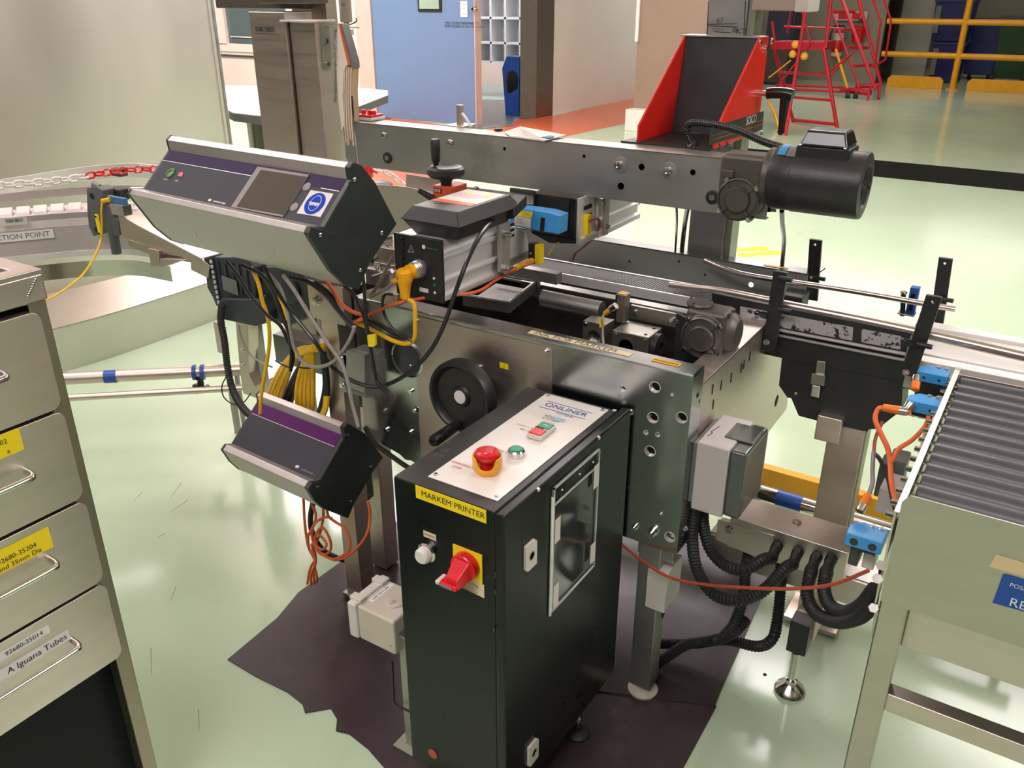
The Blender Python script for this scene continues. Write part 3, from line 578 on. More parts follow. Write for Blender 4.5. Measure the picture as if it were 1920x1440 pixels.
# machine guard circle seen left of cabinet
MB().ext([P(690, 600, y=YF+.01), P(790, 612, y=YF+.01), P(790, 866, y=YF+.01), P(760, 862, y=YF+.01), P(712, 815, y=YF+.01), P(675, 720, y=YF+.01)], (0, .003, 0)).build('left_skirt_plate', GAL, mc)
for q in ((688, 795), (712, 813), (685, 828), (690, 880)): pass

# ------------------------------------------------------------------ GEARBOX WITH ROUND COVER (shared builder)
def gearbox(name, lab, c, r, depth, m, screws=4, rot=.3, neck=True):
    """c: centre of the round cover on its front face, axis -Y"""
    g = thing(name, lab, 'gearbox', V(c.x, c.y, c.z-r))
    n = 28
    MB().lathe(c, (0, -1, 0), [(r*1.02, -depth), (r*1.02, -.012), (r*.98, -.010), (r*.98, 0), (r*.90, .004), (r*.86, .0), (r*.62, .001), (r*.58, .010), (r*.54, .012), (r*.52, .0095), (0, .0095)], 36).build('round_cover', m, g)
    for k in range(screws):
        t = rot+2*pi*k/screws; p = c+V(cos(t), 0, sin(t))*r*1.02
        MB().cyl(p+V(0, .02, 0), p+V(0, -.001, 0), r*.15, 16).build('screw_lug', m, g, .001)
        MB().bolt(p+V(0, -.001, 0), (0, -1, 0), r*.085, r*.09).build('cap_screw', STP, g)
    for k in range(screws):
        t = rot+.1+2*pi*k/screws; d = V(cos(t), 0, sin(t)); e = V(-sin(t), 0, cos(t))*.0022
        MB().ext([c+d*r*.6-e, c+d*r*.88-e, c+d*r*.88+e, c+d*r*.6+e], (0, -.007, 0)).build('rib', m, g)
    if neck:
        MB().box(c.x-r*.95, c.x+r*.9, c.y+.012, c.y+depth, c.z-r*.6, c.z+r*1.15).build('housing', m, g, .012, seg=3)
    return g
# gearbox in the machine
c = P(1316, 634, y=1.80); r = .053
g2 = gearbox('belt_gearbox', 'oily cast gearbox with round ribbed cover inside the conveyor machine', c, r, .09, CAST, 4, .75)
q = P(1282, 590, y=1.86)
MB().lathe(V(c.x-.030, c.y+.05, c.z+r*1.12), (0, 0, 1), [(.030, 0), (.032, .006), (.03, .010), (0, .012)], 24).build('top_cap', CAST, g2)
for t in (.5, 2.6, 4.7): MB().bolt(V(c.x-.035+.027*cos(t), c.y+.05+.027*sin(t), c.z+r*1.12+.008), (0, 0, 1), .004, .004).build('cap_screw', STP, g2)
MB().lathe(V(c.x+.03, c.y+.055, c.z+.005), (1, 0, 0), [(.052, 0), (.052, .014), (.046, .028), (.034, .038), (0, .040)], 28).build('flange_neck', CAST, g2)
for k in range(3): MB().box(c.x+.045, c.x+.05, c.y+.0+.03*k, c.y+.012+.03*k, c.z-.05, c.z+.06).build('fin', CAST, g2)

# ------------------------------------------------------------------ OVERHEAD BEAM
YA, ZA0, ZA1 = 2.04, 1.157, 1.288
bl, br = P(648, 290, y=YA).x, P(1445, 340, y=YA).x
bm = thing('overhead_beam', 'long grey steel box beam crossing over the conveyor with bolts and holes', 'beam', (bl, YA+.04, ZA0))
HL = [(946, 279, 4), (1095, 293, 4), (1203, 313, 6), (1299, 323, 6), (1164, 349, 8)]
HH = [(P(a, b, y=YA).x, P(a, b, y=YA).z, r/830) for a, b, r in HL]
plate('front_web', DST, bm, (0, YA+.003, 0), (1, 0, 0), (0, 0, 1), [(bl, ZA0+.02), (bl+.012, ZA0), (br, ZA0), (br, ZA1), (bl, ZA1)], HH, .003)
box('top_web', DST, bm, bl, br, YA, YA+.08, ZA1-.003, ZA1, .001); box('rear_web', DST, bm, bl, br, YA+.077, YA+.08, ZA0, ZA1, 0)
box('inner_shade_sheet', DRK, bm, bl+.01, br-.01, YA+.06, YA+.07, ZA0+.002, ZA1-.004, 0)  # black sheet behind the web holes paints the shade inside the beam
box('bottom_lip', DST, bm, bl+.02, br, YA, YA+.02, ZA0-.003, ZA0, 0)
for a, b in ((721, 253), (845, 267)): MB().dome(P(a, b, y=YA), (0, -1, 0), .010).cyl(P(a, b, y=YA)+V(0, -.003, 0), P(a, b, y=YA)+V(0, -.009, 0), .006, 6).build('button_screw', STP, bm)
for a, b in ((1162, 309), (1254, 320)):
    p = P(a, b, y=YA); w_ = MB().lathe(p, (0, -1, 0), [(.0215, 0), (.0215, .0018), (.019, .0024), (0, .0024)], 28).build('washer', DST, bm); MB().lathe(p+V(0, -.0024, 0), (0, -1, 0), [(.010, 0), (.010, .009), (.008, .011), (.0055, .011), (.005, .006), (0, .006)], 20).build('cap_screw', STP, w_)
for a, b in ((1203, 313), (1299, 323)): MB().lathe(P(a, b, y=YA), (0, -1, 0), [(.021, 0), (.021, .0006), (.0085, .0006), (.0085, 0)], 28).build('washer_mark', DST, bm)
for a, b in ((727, 296), (1336, 370)):
    p = P(a, b, y=YA); w_ = MB().lathe(p, (0, -1, 0), [(.017, 0), (.017, .003), (.013, .0045), (0, .003)], 28).build('grommet', RUB, bm); MB().lathe(p+V(0, -.003, 0), (0, -1, 0), [(.007, 0), (.007, .003), (.002, .003), (.002, .0012), (0, .001)], 18).build('button_screw', GRYP, w_)
# support post behind beam
pl, pr = P(1286, 474, y=2.45).x, P(1352, 481, y=2.45).x
po = thing('support_post', 'square grey steel post with pen scribbles rising behind the overhead beam', 'post', ((pl+pr)/2, 2.49, .55))
box('tube', DST, po, pl, pr, 2.457, 2.54, .55, 1.75, .003); box('side_strip', GRNP, po, pr, pr+.02, 2.465, 2.53, .55, 1.75, .001)
box('clamp_plate', DST, po, pl-.012, pr+.03, 2.545, 2.56, .6, .8, .002)
sk = MB()
for a, b, c_, d in ((1326, 46, 1382, 45), (1328, 49, 1384, 51), (1340, 60, 1372, 62)):
    p, q = P(a, b, y=2.4565), P(c_, d, y=2.4565); sk.ext([p, q, q+V(0, 0, .0015), p+V(0, 0, .0015)], (0, -.0005, 0))
for a in (1327, 1396):
    p, q = P(a+1, 2, y=2.4565), P(a-2, 66, y=2.4565); sk.ext([p, q, q+V(.002, 0, 0), p+V(.002, 0, 0)], (0, -.0005, 0))
for i in range(9):
    p = P(1376+random.uniform(-5, 12), 58+random.uniform(-4, 4), y=2.4565); q = p+V(random.uniform(.006, .02), 0, random.uniform(-.006, .008)); sk.ext([p, q, q+V(0, 0, .0015), p+V(0, 0, .0015)], (0, -.0005, 0))
sk.build('pen_scribble', INK, po)
tx = MB(); tx.text('67', P(1343, 39, y=2.455), (1, 0, .05), (0, 0, 1), .02); tx.text('SUITE 42', P(1335, 55, y=2.455), (1, 0, 0), (0, 0, 1), .009); tx.build('pen_writing', INKG, po)
# aluminium crossarm at the top edge
cb = thing('junction_box', 'pale grey metal box fixed to the top of the support post', 'box', (pr+.06, 2.45, 1.60))
q0, q1 = P(1412, 20, y=2.42), P(1512, 21, y=2.42)
box('body', mat('pale_grey_box', rgb(176, 160, 150), .45, .2, .05, 6), cb, q0.x-.005, q1.x, 2.42, 2.52, q0.z, 1.75, .004); box('end_cover', WHTW, cb, q1.x-.03, q1.x+.004, 2.415, 2.525, q0.z-.002, 1.75, .003)
# red bracket
rb = thing('red_mounting_bracket', 'bright red gusset bracket with dark back plate bolted behind the beam', 'bracket', (-.88, 2.25, 1.29))
XG0, XG1 = -.982, -.772
def pg(lst, x): return [P(a, b, x=x) for a, b in lst]
ls = pg([(1194, 262), (1194, 228), (1281, 66), (1290, 67)], XG0); back = P(1262, 238, x=XG0)
topb = P(1283, 66, x=XG0)
yb_ = 2.445
def side(x, m):
    p = [V(x, 2.133, 1.292), V(x, 2.133, 1.335), V(x, topb.y-.005, topb.z), V(x, yb_+.03, topb.z), V(x, yb_+.03, 1.292)]
    return MB().ext(p, (.006, 0, 0)).build('side_gusset', m, rb, .0012)
side(XG0, RED); side(XG1, RED)
MB().ext([V(XG0+.006, topb.y, topb.z-.003), V(XG1, topb.y, topb.z-.003), V(XG1, 2.355, 1.294), V(XG0+.006, 2.355, 1.294)], (0, .006, 0)).build('back_plate', BLKM, rb, .001)
MB().ext([V(XG0-.01, topb.y-.004, topb.z-.003), V(XG1+.0, topb.y-.004, topb.z-.003), V(XG1, yb_+.03, topb.z-.003), V(XG0-.01, yb_+.03, topb.z-.003)], (0, 0, .004)).build('top_plate', DST, rb, .0008)
MB().ext([V(XG0-.04, 2.12, 1.288), V(XG1, 2.12, 1.288), V(XG1, 2.37, 1.288), V(XG0-.01, 2.37, 1.288)], (0, 0, .005)).build('base_plate', BLKM, rb, .001)
for a, b in ((1264, 241), (1209, 259), (1195, 264), (1293, 273)): MB().dome(P(a, b, z=1.293), (0, 0, 1), .007).build('button_screw', STP, rb)
xo = XG1+.0062
for a, b, r in ((1424, 79, .006), (1446, 77, .006), (1434, 92, .008), (1370, 270, .006), (1415, 255, .007), (1426, 250, .006)): MB().bolt(P(a, b, x=xo), (1, 0, 0), r, r*.8).build('bolt', STP, rb)
for a, b in ((1371, 272), (1362, 271), (1348, 275)): MB().tube([P(a, b-6, x=xo), P(a+2, b, x=xo), P(a-2, b+6, x=xo)], .0014, 6).build('slot', DRK, rb)
MB().ext(pg([(1331, 240), (1432, 208), (1429, 243), (1329, 272)], xo), (.0006, 0, 0)).build('dark_green_band', mat('dark_green_band_print', rgb(40, 52, 46), .35, 0, .05, 8), rb)
for dy in (0, 8): MB().ext(pg([(1335, 254+dy), (1431, 224+dy), (1431, 225.2+dy), (1335, 255.2+dy)], xo+.0007), (.0003, 0, 0)).build('copper_line', BRN, rb)
q = P(1399, 228, x=xo+.0008); MB().text('SOCO', q, (0, 1, .0), (0, 0, 1), .031).build('brand_lettering', INKW, rb)
q = P(1397, 243, x=xo+.0008); MB().text('SYSTEM', q, (0, 1, .0), (0, 0, 1), .012).build('brand_small_lettering', REDP, rb)
# clamp lever
cl = thing('clamping_lever', 'black ball-ended clamping lever on the right of the red bracket', 'lever', P(1440, 178, x=xo))
p0, p1, p2 = P(1422, 175, x=xo), P(1466, 176, x=xo+.10), P(1463, 248, x=xo+.10)
MB().cyl(p0, p0+V(.03, 0, 0), .008, 12).build('stud', STP, cl)
q = p0+V(.025, 0, 0); MB().tube([q, q+V(.02, 0, .003), q+V(.05, 0, .003), q+V(.07, 0, 0)], .016, 14).build('hub', BLKG, cl)
MB().rings([[q+V(.05, 0, 0)+V(0, .0, -.10)*t+V(cos(a)*rr, sin(a)*rr, 0) for a in [2*pi*k/12 for k in range(12)]] for t, rr in ((0, .015), (.3, .013), (.8, .009), (1.0, .010), (1.05, .006))]).build('handle', BLKG, cl)

# ------------------------------------------------------------------ GEAR MOTOR ON THE BEAM
c = P(1387, 372, y=2.0)
gm = gearbox('beam_gearbox', 'cast alloy worm gearbox with round cover on the end of the overhead beam', V(c.x, 1.985, c.z), .052, .05, CAST, 4, .62, False)
cz = P(1400, 330, y=2.02).z
xm0, xm1 = P(1447, 345, y=2.0).x, P(1622, 350, y=2.0).x
zc = (P(1540, 295, y=2.0).z+P(1540, 395, y=2.0).z)/2; ym = 2.03
MB().box(c.x-.055, xm0-.01, 1.99, 2.065, c.z-.01, zc+.05).build('worm_housing', CAST, gm, .014, seg=3)
MB().box(c.x-.046, c.x-.016, 1.982, 2.0, c.z+.048, c.z+.066).build('boss_pad', CAST, gm, .003)
MB().lathe(V(xm0-.03, ym, zc), (1, 0, 0), [(.045, 0), (.060, .008), (.066, .012), (.066, .024), (.05, .03)], 32).build('motor_flange', CAST, gm)
mo = thing('overhead_motor', 'matt black cylindrical electric motor with terminal box at the beam end', 'motor', ((xm0+xm1)/2, ym, zc-.07))
R = .074
MB().lathe(V(xm0-.005, ym, zc), (1, 0, 0), [(R*.93, 0), (R*.98, .006), (R*.98, .05), (R, .052), (R, xm1-xm0-.006), (R*.98, xm1-xm0), (R*.66, xm1-xm0+.002), (R*.62, xm1-xm0-.003), (0, xm1-xm0-.003)], 48).build('housing', MOTB, mo)
gr = MB(); xg = xm1-.003
for k in range(12):
    t = 2*pi*k/12; d = V(0, cos(t), sin(t)); e = V(0, -sin(t), cos(t))
    gr.ext([V(xg, ym, zc)+d*.010-e*.002, V(xg, ym, zc)+d*.040-e*.006, V(xg, ym, zc)+d*.040+e*.006, V(xg, ym, zc)+d*.010+e*.002], (.0008, 0, 0))
gr.build('fan_grille_slots', DRK, mo)['kind'] = 'stuff'
tb0, tb1 = P(1495, 290, y=1.99).x, P(1590, 290, y=1.99).x
zt_ = zc+R
MB().box(tb0-.004, tb1+.004, 1.985, 2.075, zt_-.022, zt_+.008).build('terminal_box_base', BLKP, mo, .004)
MB().loft([V(tb0, 1.982, zt_+.008), V(tb1, 1.982, zt_+.008), V(tb1, 2.078, zt_+.008), V(tb0, 2.078, zt_+.008)], [V(tb0+.012, 1.994, zt_+.042), V(tb1-.012, 1.994, zt_+.042), V(tb1-.012, 2.066, zt_+.042), V(tb0+.012, 2.066, zt_+.042)]).build('terminal_box_lid', BLKG, mo, .006, seg=3)
for x in (tb0+.006, tb1-.006): MB().dome(V(x, 1.984, zt_+.01), (0, -1, .6), .004).build('screw', STP, mo)
def band(x0, x1, a0, a1, r, nm, m, par):
    s_ = MB(); n = 8; rs = []
    for x in (x0, x1): rs.append([V(x, ym-r*cos(a0+(a1-a0)*k/n), zc+r*sin(a0+(a1-a0)*k/n)) for k in range(n+1)])
    s_.add(rs[0]+rs[1], [(k, k+1, n+2+k, n+1+k) for k in range(n)]); return s_.build(nm, m, par)
band(xm0+.008, xm0+.026, radians(52), radians(92), R+.0008, 'blue_sticker', BLU, mo); band(xm0+.028, xm0+.048, radians(50), radians(92), R+.0008, 'scratched_silver_sticker', GRYP, mo)
# conduit from the terminal box
cable('corrugated_conduit', 'black ribbed conduit looping from the overhead motor over the beam', [(1500, 290, 2.06), (1470, 278, 2.08), (1430, 265, 2.10), (1380, 243, 2.12), (1330, 232, 2.14), (1298, 230, 2.15), (1288, 240, 2.16), (1295, 262, 2.16), (1308, 285, 2.15), (1316, 330, 2.14)], .0095, BLKC, .0035, 12, sm=12)
cable('drop_cable', 'black cable hanging straight down from the overhead motor to the far rail', [(1466, 395, 2.06), (1467, 420, 2.2), (1470, 450, 2.35), (1468, 480, 2.43), (1466, 500, 2.44)], .006, BLKC)
cable('drop_cable', 'thin black cable hanging below the beam left of the support post', [(1268, 380, 2.12), (1269, 410, 2.25), (1268, 440, 2.38), (1266, 472, 2.43)], .0035, BLKC)
cable('drop_cable', 'thick black cable running down the left side of the support post', [(1290, 385, 2.2), (1284, 420, 2.42), (1278, 474, 2.44)], .007, BLKC)

# ------------------------------------------------------------------ COLUMN
YC = 2.05
def cx(a, b): return P(a, b, y=YC).x
k0, k1, k2 = cx(480, 150), cx(553, 150), cx(600, 150)
co = thing('square_column', 'tall brown-tinted stainless box column marked INK 5805 left of the beam', 'column', ((k0+k1)/2, YC+.1, .45))
x545 = cx(548, 150)
box('front_channel', ST, co, k0, x545-.006, YC, YC+.12, .45, P(500, 22, y=YC).z, .003)
XSD = cx(597, 180); YSD = P(636, 180, x=XSD).y
sl = box('sliding_channel', ST, co, x545, XSD, YC+.012, YSD, .45, P(570, 42, y=YC).z, .003)
box('slot_gap', DRK, co, x545-.006, x545-.0005, YC+.02, YC+.08, .45, 1.55, 0)
box('rear_channel', ST, co, k0+.02, x545+.01, YC+.17, YC+.22, .45, 1.75, .003)
box('top_cap', ALR, co, x545-.02, XSD+.004, YC-.01, YC+.10, P(570, 42, y=YC).z, P(570, 42, y=YC).z+.006, .001)
box('upper_block', mat('dark_brown_steel', (.18, .15, .13), .4, .7), co, k0+.0, k1+.02, YC+.05, YC+.16, 1.62, 1.80, .003)
tx = MB(); tx.text('INK 5805', P(479, 55, y=YC-.001), (1, 0, 0), (0, 0, 1), .022); p, q = P(479, 63, y=YC-.001), P(525, 65, y=YC-.001); tx.ext([p, q, q+V(0, 0, .001), p+V(0, 0, .001)], (0, -.0003, 0)); tx.build('pen_writing', INK, co)
p, q = P(405, 15, y=YC+.13), P(520, 15, y=YC+.13); box('cross_beam', MATS['dark_brown_steel'], co, p.x, q.x+.12, YC+.13, YC+.19, p.z, p.z+.12, .003)
hb = thing('catalogue_hanger', 'rounded galvanised strap bracket with two bolts on the column', 'bracket', P(608, 90, y=YC+.02))
c0, c1_ = P(609, 60, x=XSD), P(612, 120, x=XSD); wv = .020; zt_s = P(605, 47, x=XSD).z
MB().ext([V(XSD, c0.y-wv, zt_s)]+[V(XSD, c1_.y-wv*cos(t), c1_.z-wv*sin(t)) for t in [pi*k/10 for k in range(11)]]+[V(XSD, c0.y+wv, zt_s)], (.003, 0, 0)).build('strap', mat('pale_zinc_strap', rgb(150, 150, 138), .4, .6), hb, .0006)
for a, b in ((610, 77), (612, 120)): MB().bolt(P(a, b, x=XSD+.003), (1, 0, 0), .007, .008).build('bolt', STP, hb)
r0, r1_ = V(XSD+.001, c0.y, zt_s-.003), P(673, 52, y=c0.y); MB().cyl(r0, r1_, .002, 8).build('rod', STP, hb)
# flip catalogue hanging on the rod
ct = thing('ring_bound_catalogue', 'thick ring-bound catalogue hanging over a rod beside the column', 'book', P(650, 270, y=YC))
YK = YC-.015
def kq(lst, y): return [P(a, b, y=y) for a, b in lst]
MB().ext(kq([(634, 44), (628, 80), (633, 180), (641, 245), (646, 232), (642, 180), (645, 130), (652, 120)], YK), (0, .03, 0)).build('front_cover', PAP, ct)
MB().ext(kq([(634, 44), (652, 122), (657, 122), (637, 44)], YK-.001), (0, .032, 0)).build('orange_divider', ORG, ct)
MB().ext(kq([(637, 44), (657, 122), (662, 128), (661, 115), (641, 46)], YK), (0, .03, 0)).build('grey_cover', GRYP, ct)
for i in range(12):
    t = i/11
    MB().ext(kq([(646+14*t, 124+3*t), (644+14*t, 170), (645+16*t, 230), (648+17*t, 268+6*sin(9*t)), (649.3+17*t, 268+6*sin(9*t)), (646.4+16*t, 230), (645.4+14*t, 170), (647.3+14*t, 124+3*t)], YK+.002*(i % 3)), (0, .028, 0)).build('page', PAPO if i % 3 else PAP, ct)
hx = []; p, q = P(630, 55, y=YK), P(629, 192, y=YK)
for i in range(int(34*12)+1):
    t = i/(34*12); a = 2*pi*34*t; c_ = p.lerp(q, t); hx.append(c_+V(cos(a)*.0045, sin(a)*.0045, 0))
MB().tube(hx, .0009, 4, 0).build('wire_binding', BLKC, ct)
cable('hanging_strap', 'thin dark cord hanging from the catalogue down to the large control panel', [(660, 180, YC-.03), (664, 240, YC-.05), (668, 280, 1.9), (672, 320, 1.75)], .0028, BLKC)
# pneumatic cylinder at the top
pc = thing('pneumatic_actuator', 'grey cylindrical actuator hanging at the top right of the column', 'actuator', P(650, 70, y=YC+.1))
cxp = P(648, 20, y=YC+.1)
MB().lathe(V(cxp.x, cxp.y, P(650, 42, y=YC+.1).z), (0, 0, 1), [(.017, 0), (.019, .003), (.019, .25)], 24).build('barrel', mat('grey_actuator_paint', rgb(170, 158, 150), .4, .3), pc)
MB().box(cxp.x-.014, cxp.x+.016, cxp.y-.015, cxp.y+.015, P(650, 66, y=YC+.1).z, P(650, 54, y=YC+.1).z).build('clevis_block', WHTW, pc, .003)
MB().cyl(V(cxp.x, cxp.y, P(650, 95, y=YC+.1).z), V(cxp.x, cxp.y, P(650, 42, y=YC+.1).z), .008, 14).build('rod', GRYP, pc)
MB().text('RU', P(640, 9, y=YC+.078), (1, 0, 0), (0, 0, 1), .012).build('printed_mark', INK, pc)
MB().tube([P(635, 46, y=YC+.06), P(655, 46, y=YC+.06), P(668, 40, y=YC+.07), P(668, 34, y=YC+.08)], .0022, 6).build('cable_tie', BLKC, pc)

# items on / behind the beam
pp = thing('paper_sheets', 'curled white paper sheets lying on top of the overhead beam', 'paper', P(1000, 255, z=1.29))
a = [P(945, 248, z=1.291), P(972, 239, z=1.31), P(985, 247, z=1.298), P(1058, 255, z=1.292), P(1020, 265, z=1.289), P(958, 257, z=1.289)]
MB().ext(a, (0, 0, .0012)).build('sheet', PAP, pp)
MB().ext([p+V(.004, .003, .002) for p in a], (.0, 0, .001)).build('sheet', LBLW, pp)
MB().ext([P(1012, 252.5, z=1.2960), P(1040, 255, z=1.2960), P(1033, 259, z=1.2955), P(1008, 257, z=1.2955)], (0, 0, .0005)).build('blue_print', INKB, pp)
sp = thing('upright_bracket', 'small upright steel bracket with white cable tie behind the beam', 'bracket', P(860, 235, y=2.2))
p = P(860, 236, y=2.15); q = P(860, 197, y=2.15)
MB().box(p.x-.008, p.x+.009, 2.15, 2.165, ZA1-.1, q.z).build('bar', ST, sp, .001); MB().box(p.x-.035, p.x+.03, 2.125, 2.20, ZA1-.006, ZA1+.002).build('foot_plate', ST, sp, .001)
MB().tube([P(867, 213, y=2.15), P(874, 222, y=2.14), P(884, 238, y=2.13)], .004, 6).build('white_tie', WHT, sp)
MB().lathe(P(935, 246, y=2.125)*1+V(0, 0, 0), (0, 0, 1), [(.004, -.02), (.004, 0), (.012, .002), (.013, .008), (0, .01)], 16).build('knob', BLKP, bm)
# ================================================================== SLANTED CONTROL PANELS
def PP(px, py, p0, n):
    u = (px-960)/FPX; v = (720-py)/FPX
    fw = cos(TILT)+v*sin(TILT); dz = v*cos(TILT)-sin(TILT)
    d = Vector((u*cos(YAW)-fw*sin(YAW), u*sin(YAW)+fw*cos(YAW), dz)); o = Vector((0, 0, EYE)); n = Vector(n)
    return o+d*((Vector(p0)-o).dot(n)/d.dot(n))
def panel_unit(name, lab, lip_px, y0, prof_px, left_px, off, sc):
    f = lambda a, b: (off[0]+a*sc, off[1]+b*sc)
    yaw = radians(3.1); d = V(-cos(yaw), sin(yaw), 0)
    p0 = P(*f(*lip_px), y=y0)
    pr = [PP(*f(a, b), p0, d) for a, b in prof_px]
    L = (p0.x-P(left_px[0], left_px[1], y=y0+.03).x)/cos(yaw)
    c = sum(pr, V(0, 0, 0))/len(pr)
    t = thing(name, lab, 'control panel', c+d*L*.5-V(0, 0, .1))
    MB().ext(pr, d*L).build('housing', ALU, t, .0015)
    q = [c+(p-c)*1.012 for p in pr]
    MB().ext([p-d*.014 for p in q], d*.016).build('end_cap', ENDC, t, .002)
    MB().ext([p+d*(L-.002) for p in q], d*.010).build('end_cap', ENDC, t, .002)
    A, N = pr[0], pr[-1]; n = d.cross(N-A).normalized()
    if n.z < 0: n = -n
    eup = (N-A).normalized(); er = -d
    def on(px, py, h=0.): return PP(px, py, A+n*h, n)
    def onc(a, b, h=0.): return on(*f(a, b), h)
    def sheet(nm, m, pts, h, th=.0006, crop=True):
        g = onc if crop else on
        return MB().ext([g(a, b, h) for a, b in pts], n*th).build(nm, m, t)
    # face film by plane coordinates
    def uv(u, v, h): return A+d*(L*u)+(N-A)*v+n*h
    MB().ext([uv(0, 0, 0), uv(1, 0, 0), uv(1, 1, 0), uv(0, 1, 0)], n*.001).build('face_film', DGR, t)
    return dict(t=t, d=d, L=L, pr=pr, on=on, onc=onc, sheet=sheet, uv=uv, n=n, eup=eup, er=er, f=f, p0=p0)
OFB, SCB = (220, 230), .28125
B = panel_unit('display_control_panel', 'large slanted control panel with touch screen, purple stripe and blue goggles sticker', (1255, 720), 1.20,
  [(1350, 690), (1265, 690), (1245, 735), (1330, 870), (1400, 980), (1500, 1075), (1580, 1103), (1650, 930), (1760, 770), (1830, 670), (1690, 400), (1600, 285), (1545, 262), (1517, 300), (1530, 380)], (243, 365), OFB, SCB)
t = B['t']
MB().ext([B['uv'](0, .74, .001), B['uv'](1, .74, .001), B['uv'](1, 1, .001), B['uv'](0, 1, .001)], B['n']*.0004).build('purple_band', PUR, t)
MB().ext([B['uv'](.36, .733, .001), B['uv'](1, .733, .001), B['uv'](1, .742, .001), B['uv'](.36, .742, .001)], B['n']*.0007).ext([B['uv'](0, .733, .001), B['uv'](.09, .733, .001), B['uv'](.09, .742, .001), B['uv'](.0, .742, .001)], B['n']*.0007).build('silver_line', SILV, t)
B['sheet']('screen_bezel', BEZ, [(940, 298), (1282, 352), (1105, 632), (763, 566)], .0012, .003)
B['sheet']('touch_screen', SCRN, [(957, 314), (1264, 362), (1108, 616), (796, 560)], .0042, .0004)
for a, b in ((1265, 428), (1180, 563)): MB().lathe(B['onc'](a, b, .001), B['n'], [(.0105, 0), (.0105, .0014), (.0095, .0018), (0, .0018)], 24).build('round_key', BEZ, t)
MB().tube([B['onc'](a, b, .0022) for a, b in ((338, 357), (330, 345), (348, 322), (375, 312), (380, 325), (362, 350), (345, 362), (338, 357))], .003, 6, 3).ext([B['onc'](a, b, .0012) for a, b in ((335, 355), (345, 325), (378, 312), (370, 345))], B['n']*.001).build('green_start_key', mat('dim_green_key', rgb(78, 124, 52), .4), t)
MB().ext([B['onc'](a, b, .0012) for a, b in ((404, 358), (418, 333), (444, 332), (432, 364))], B['n']*.0014).build('red_stop_key', mat('dim_red_key', rgb(196, 72, 66), .4), t)
tx = MB(); tx.text('START', B['onc'](310, 377, .0012), B['er'], B['eup'], .005); tx.text('STOP', B['onc'](385, 387, .0012), B['er'], B['eup'], .005); tx.text('markem-imaje', B['onc'](640, 522, .0012), B['er'], B['eup'], .0078); tx.build('panel_print', INKG if 0 else SILV, t)
B['sheet']('logo_square', LBLW, [(612, 508), (630, 511), (622, 526), (604, 523)], .0012)
st = B['sheet']('goggles_sticker', LBLW, [(1290, 450), (1442, 475), (1355, 630), (1197, 604)], .0012)
cc = B['onc'](1317, 540, .0020); ex_, ey_ = B['er'], B['eup']
def ell(c, rx, ry, m, nm, h, par, a0=0, a1=2*pi, n=32):
    pts = [c+ex_*rx*cos(a0+(a1-a0)*k/n)+ey_*ry*sin(a0+(a1-a0)*k/n)+B['n']*h for k in range(n)]
    return MB().ext(pts, B['n']*.0003).build(nm, m, par)
SB = mat('safety_sign_blue', rgb(20, 62, 184), .65, spec=.15)
ell(cc, .0270, .0270, SB, 'blue_disc', 0, st); ell(cc+ey_*.001, .0150, .0195, LBLW, 'head_outline', .0004, st); ell(cc+ey_*.001, .0135, .0180, SB, 'head', .0008, st)
MB().ext([cc+ex_*a+ey_*b+B['n']*.0012 for a, b in ((-.0165, .002), (.0165, .002), (.0165, .0005), (.010, -.006), (.003, -.006), (0, -.002), (-.003, -.006), (-.010, -.006), (-.0165, .0005))], B['n']*.0003).build('goggles', LBLW, st)
for s_ in (-1, 1): ell(cc+ex_*.0065*s_-ey_*.0025, .0035, .0028, mat('pale_blue_lens', rgb(150, 180, 230), .4), 'lens', .0018, st)
nl = (B['pr'][3]-B['pr'][2]).cross(B['d']).normalized()
for a, b in ((520, 750), (1040, 865)):
    p = PP(*B['f'](a, b), B['pr'][2], nl); MB().dome(p, nl if nl.y < 0 else -nl, .004).build('screw', STP, t)
for a, b in ((1580, 380), (1352, 750), (1762, 735), (1620, 985)):
    p = PP(*B['f'](a, b), B['p0']-B['d']*.015, B['d']); MB().dome(p, -B['d'], .0055).build('screw', STP, t)
for seg in (((1545, 395), (1600, 585)), ((1290, 700), (1490, 750))):
    a, b = [PP(*B['f'](*q), B['p0']-B['d']*.014, B['d']) for q in seg]; MB().cyl(a, b, .002, 6, .0005).build('moulded_ridge', ENDC, t)
c = sum(B['pr'], V(0, 0, 0))/len(B['pr'])
MB().cyl(c+B['d']*B['L']*.42, V(-1.56, 1.50, 1.02), .025, 16).build('swivel_arm', DST, t)

S = panel_unit('small_control_panel', 'smaller slanted control panel with bright purple stripe mounted low on the post', (780, 830), 1.30,
  [(845, 803), (795, 808), (765, 855), (820, 945), (880, 1000), (1065, 1072), (1108, 970), (1255, 715), (1325, 622), (1190, 445), (1100, 390), (1062, 368), (1030, 402), (1040, 462)], (430, 853), (380, 700), .25)
t = S['t']
MB().ext([S['uv'](0, .74, .001), S['uv'](1, .74, .001), S['uv'](1, 1, .001), S['uv'](0, 1, .001)], S['n']*.0004).build('purple_band', PURB, t)
MB().ext([S['uv'](0, .73, .001), S['uv'](1, .73, .001), S['uv'](1, .74, .001), S['uv'](0, .74, .001)], S['n']*.0007).build('silver_line', LBLW, t)
S['sheet']('logo_square', LBLW, [(700, 688), (726, 692), (718, 712), (694, 706)], .0012)
tx = MB(); tx.text('markem-imaje', S['onc'](740, 715, .0012), S['er'], S['eup'], .0078); tx.build('panel_print', SILV, t)
for a, b in ((1088, 462), (858, 852), (1255, 700), (1108, 962)):
    p = PP(*S['f'](a, b), S['p0']-S['d']*.015, S['d']); MB().dome(p, -S['d'], .0045).build('screw', STP, t)
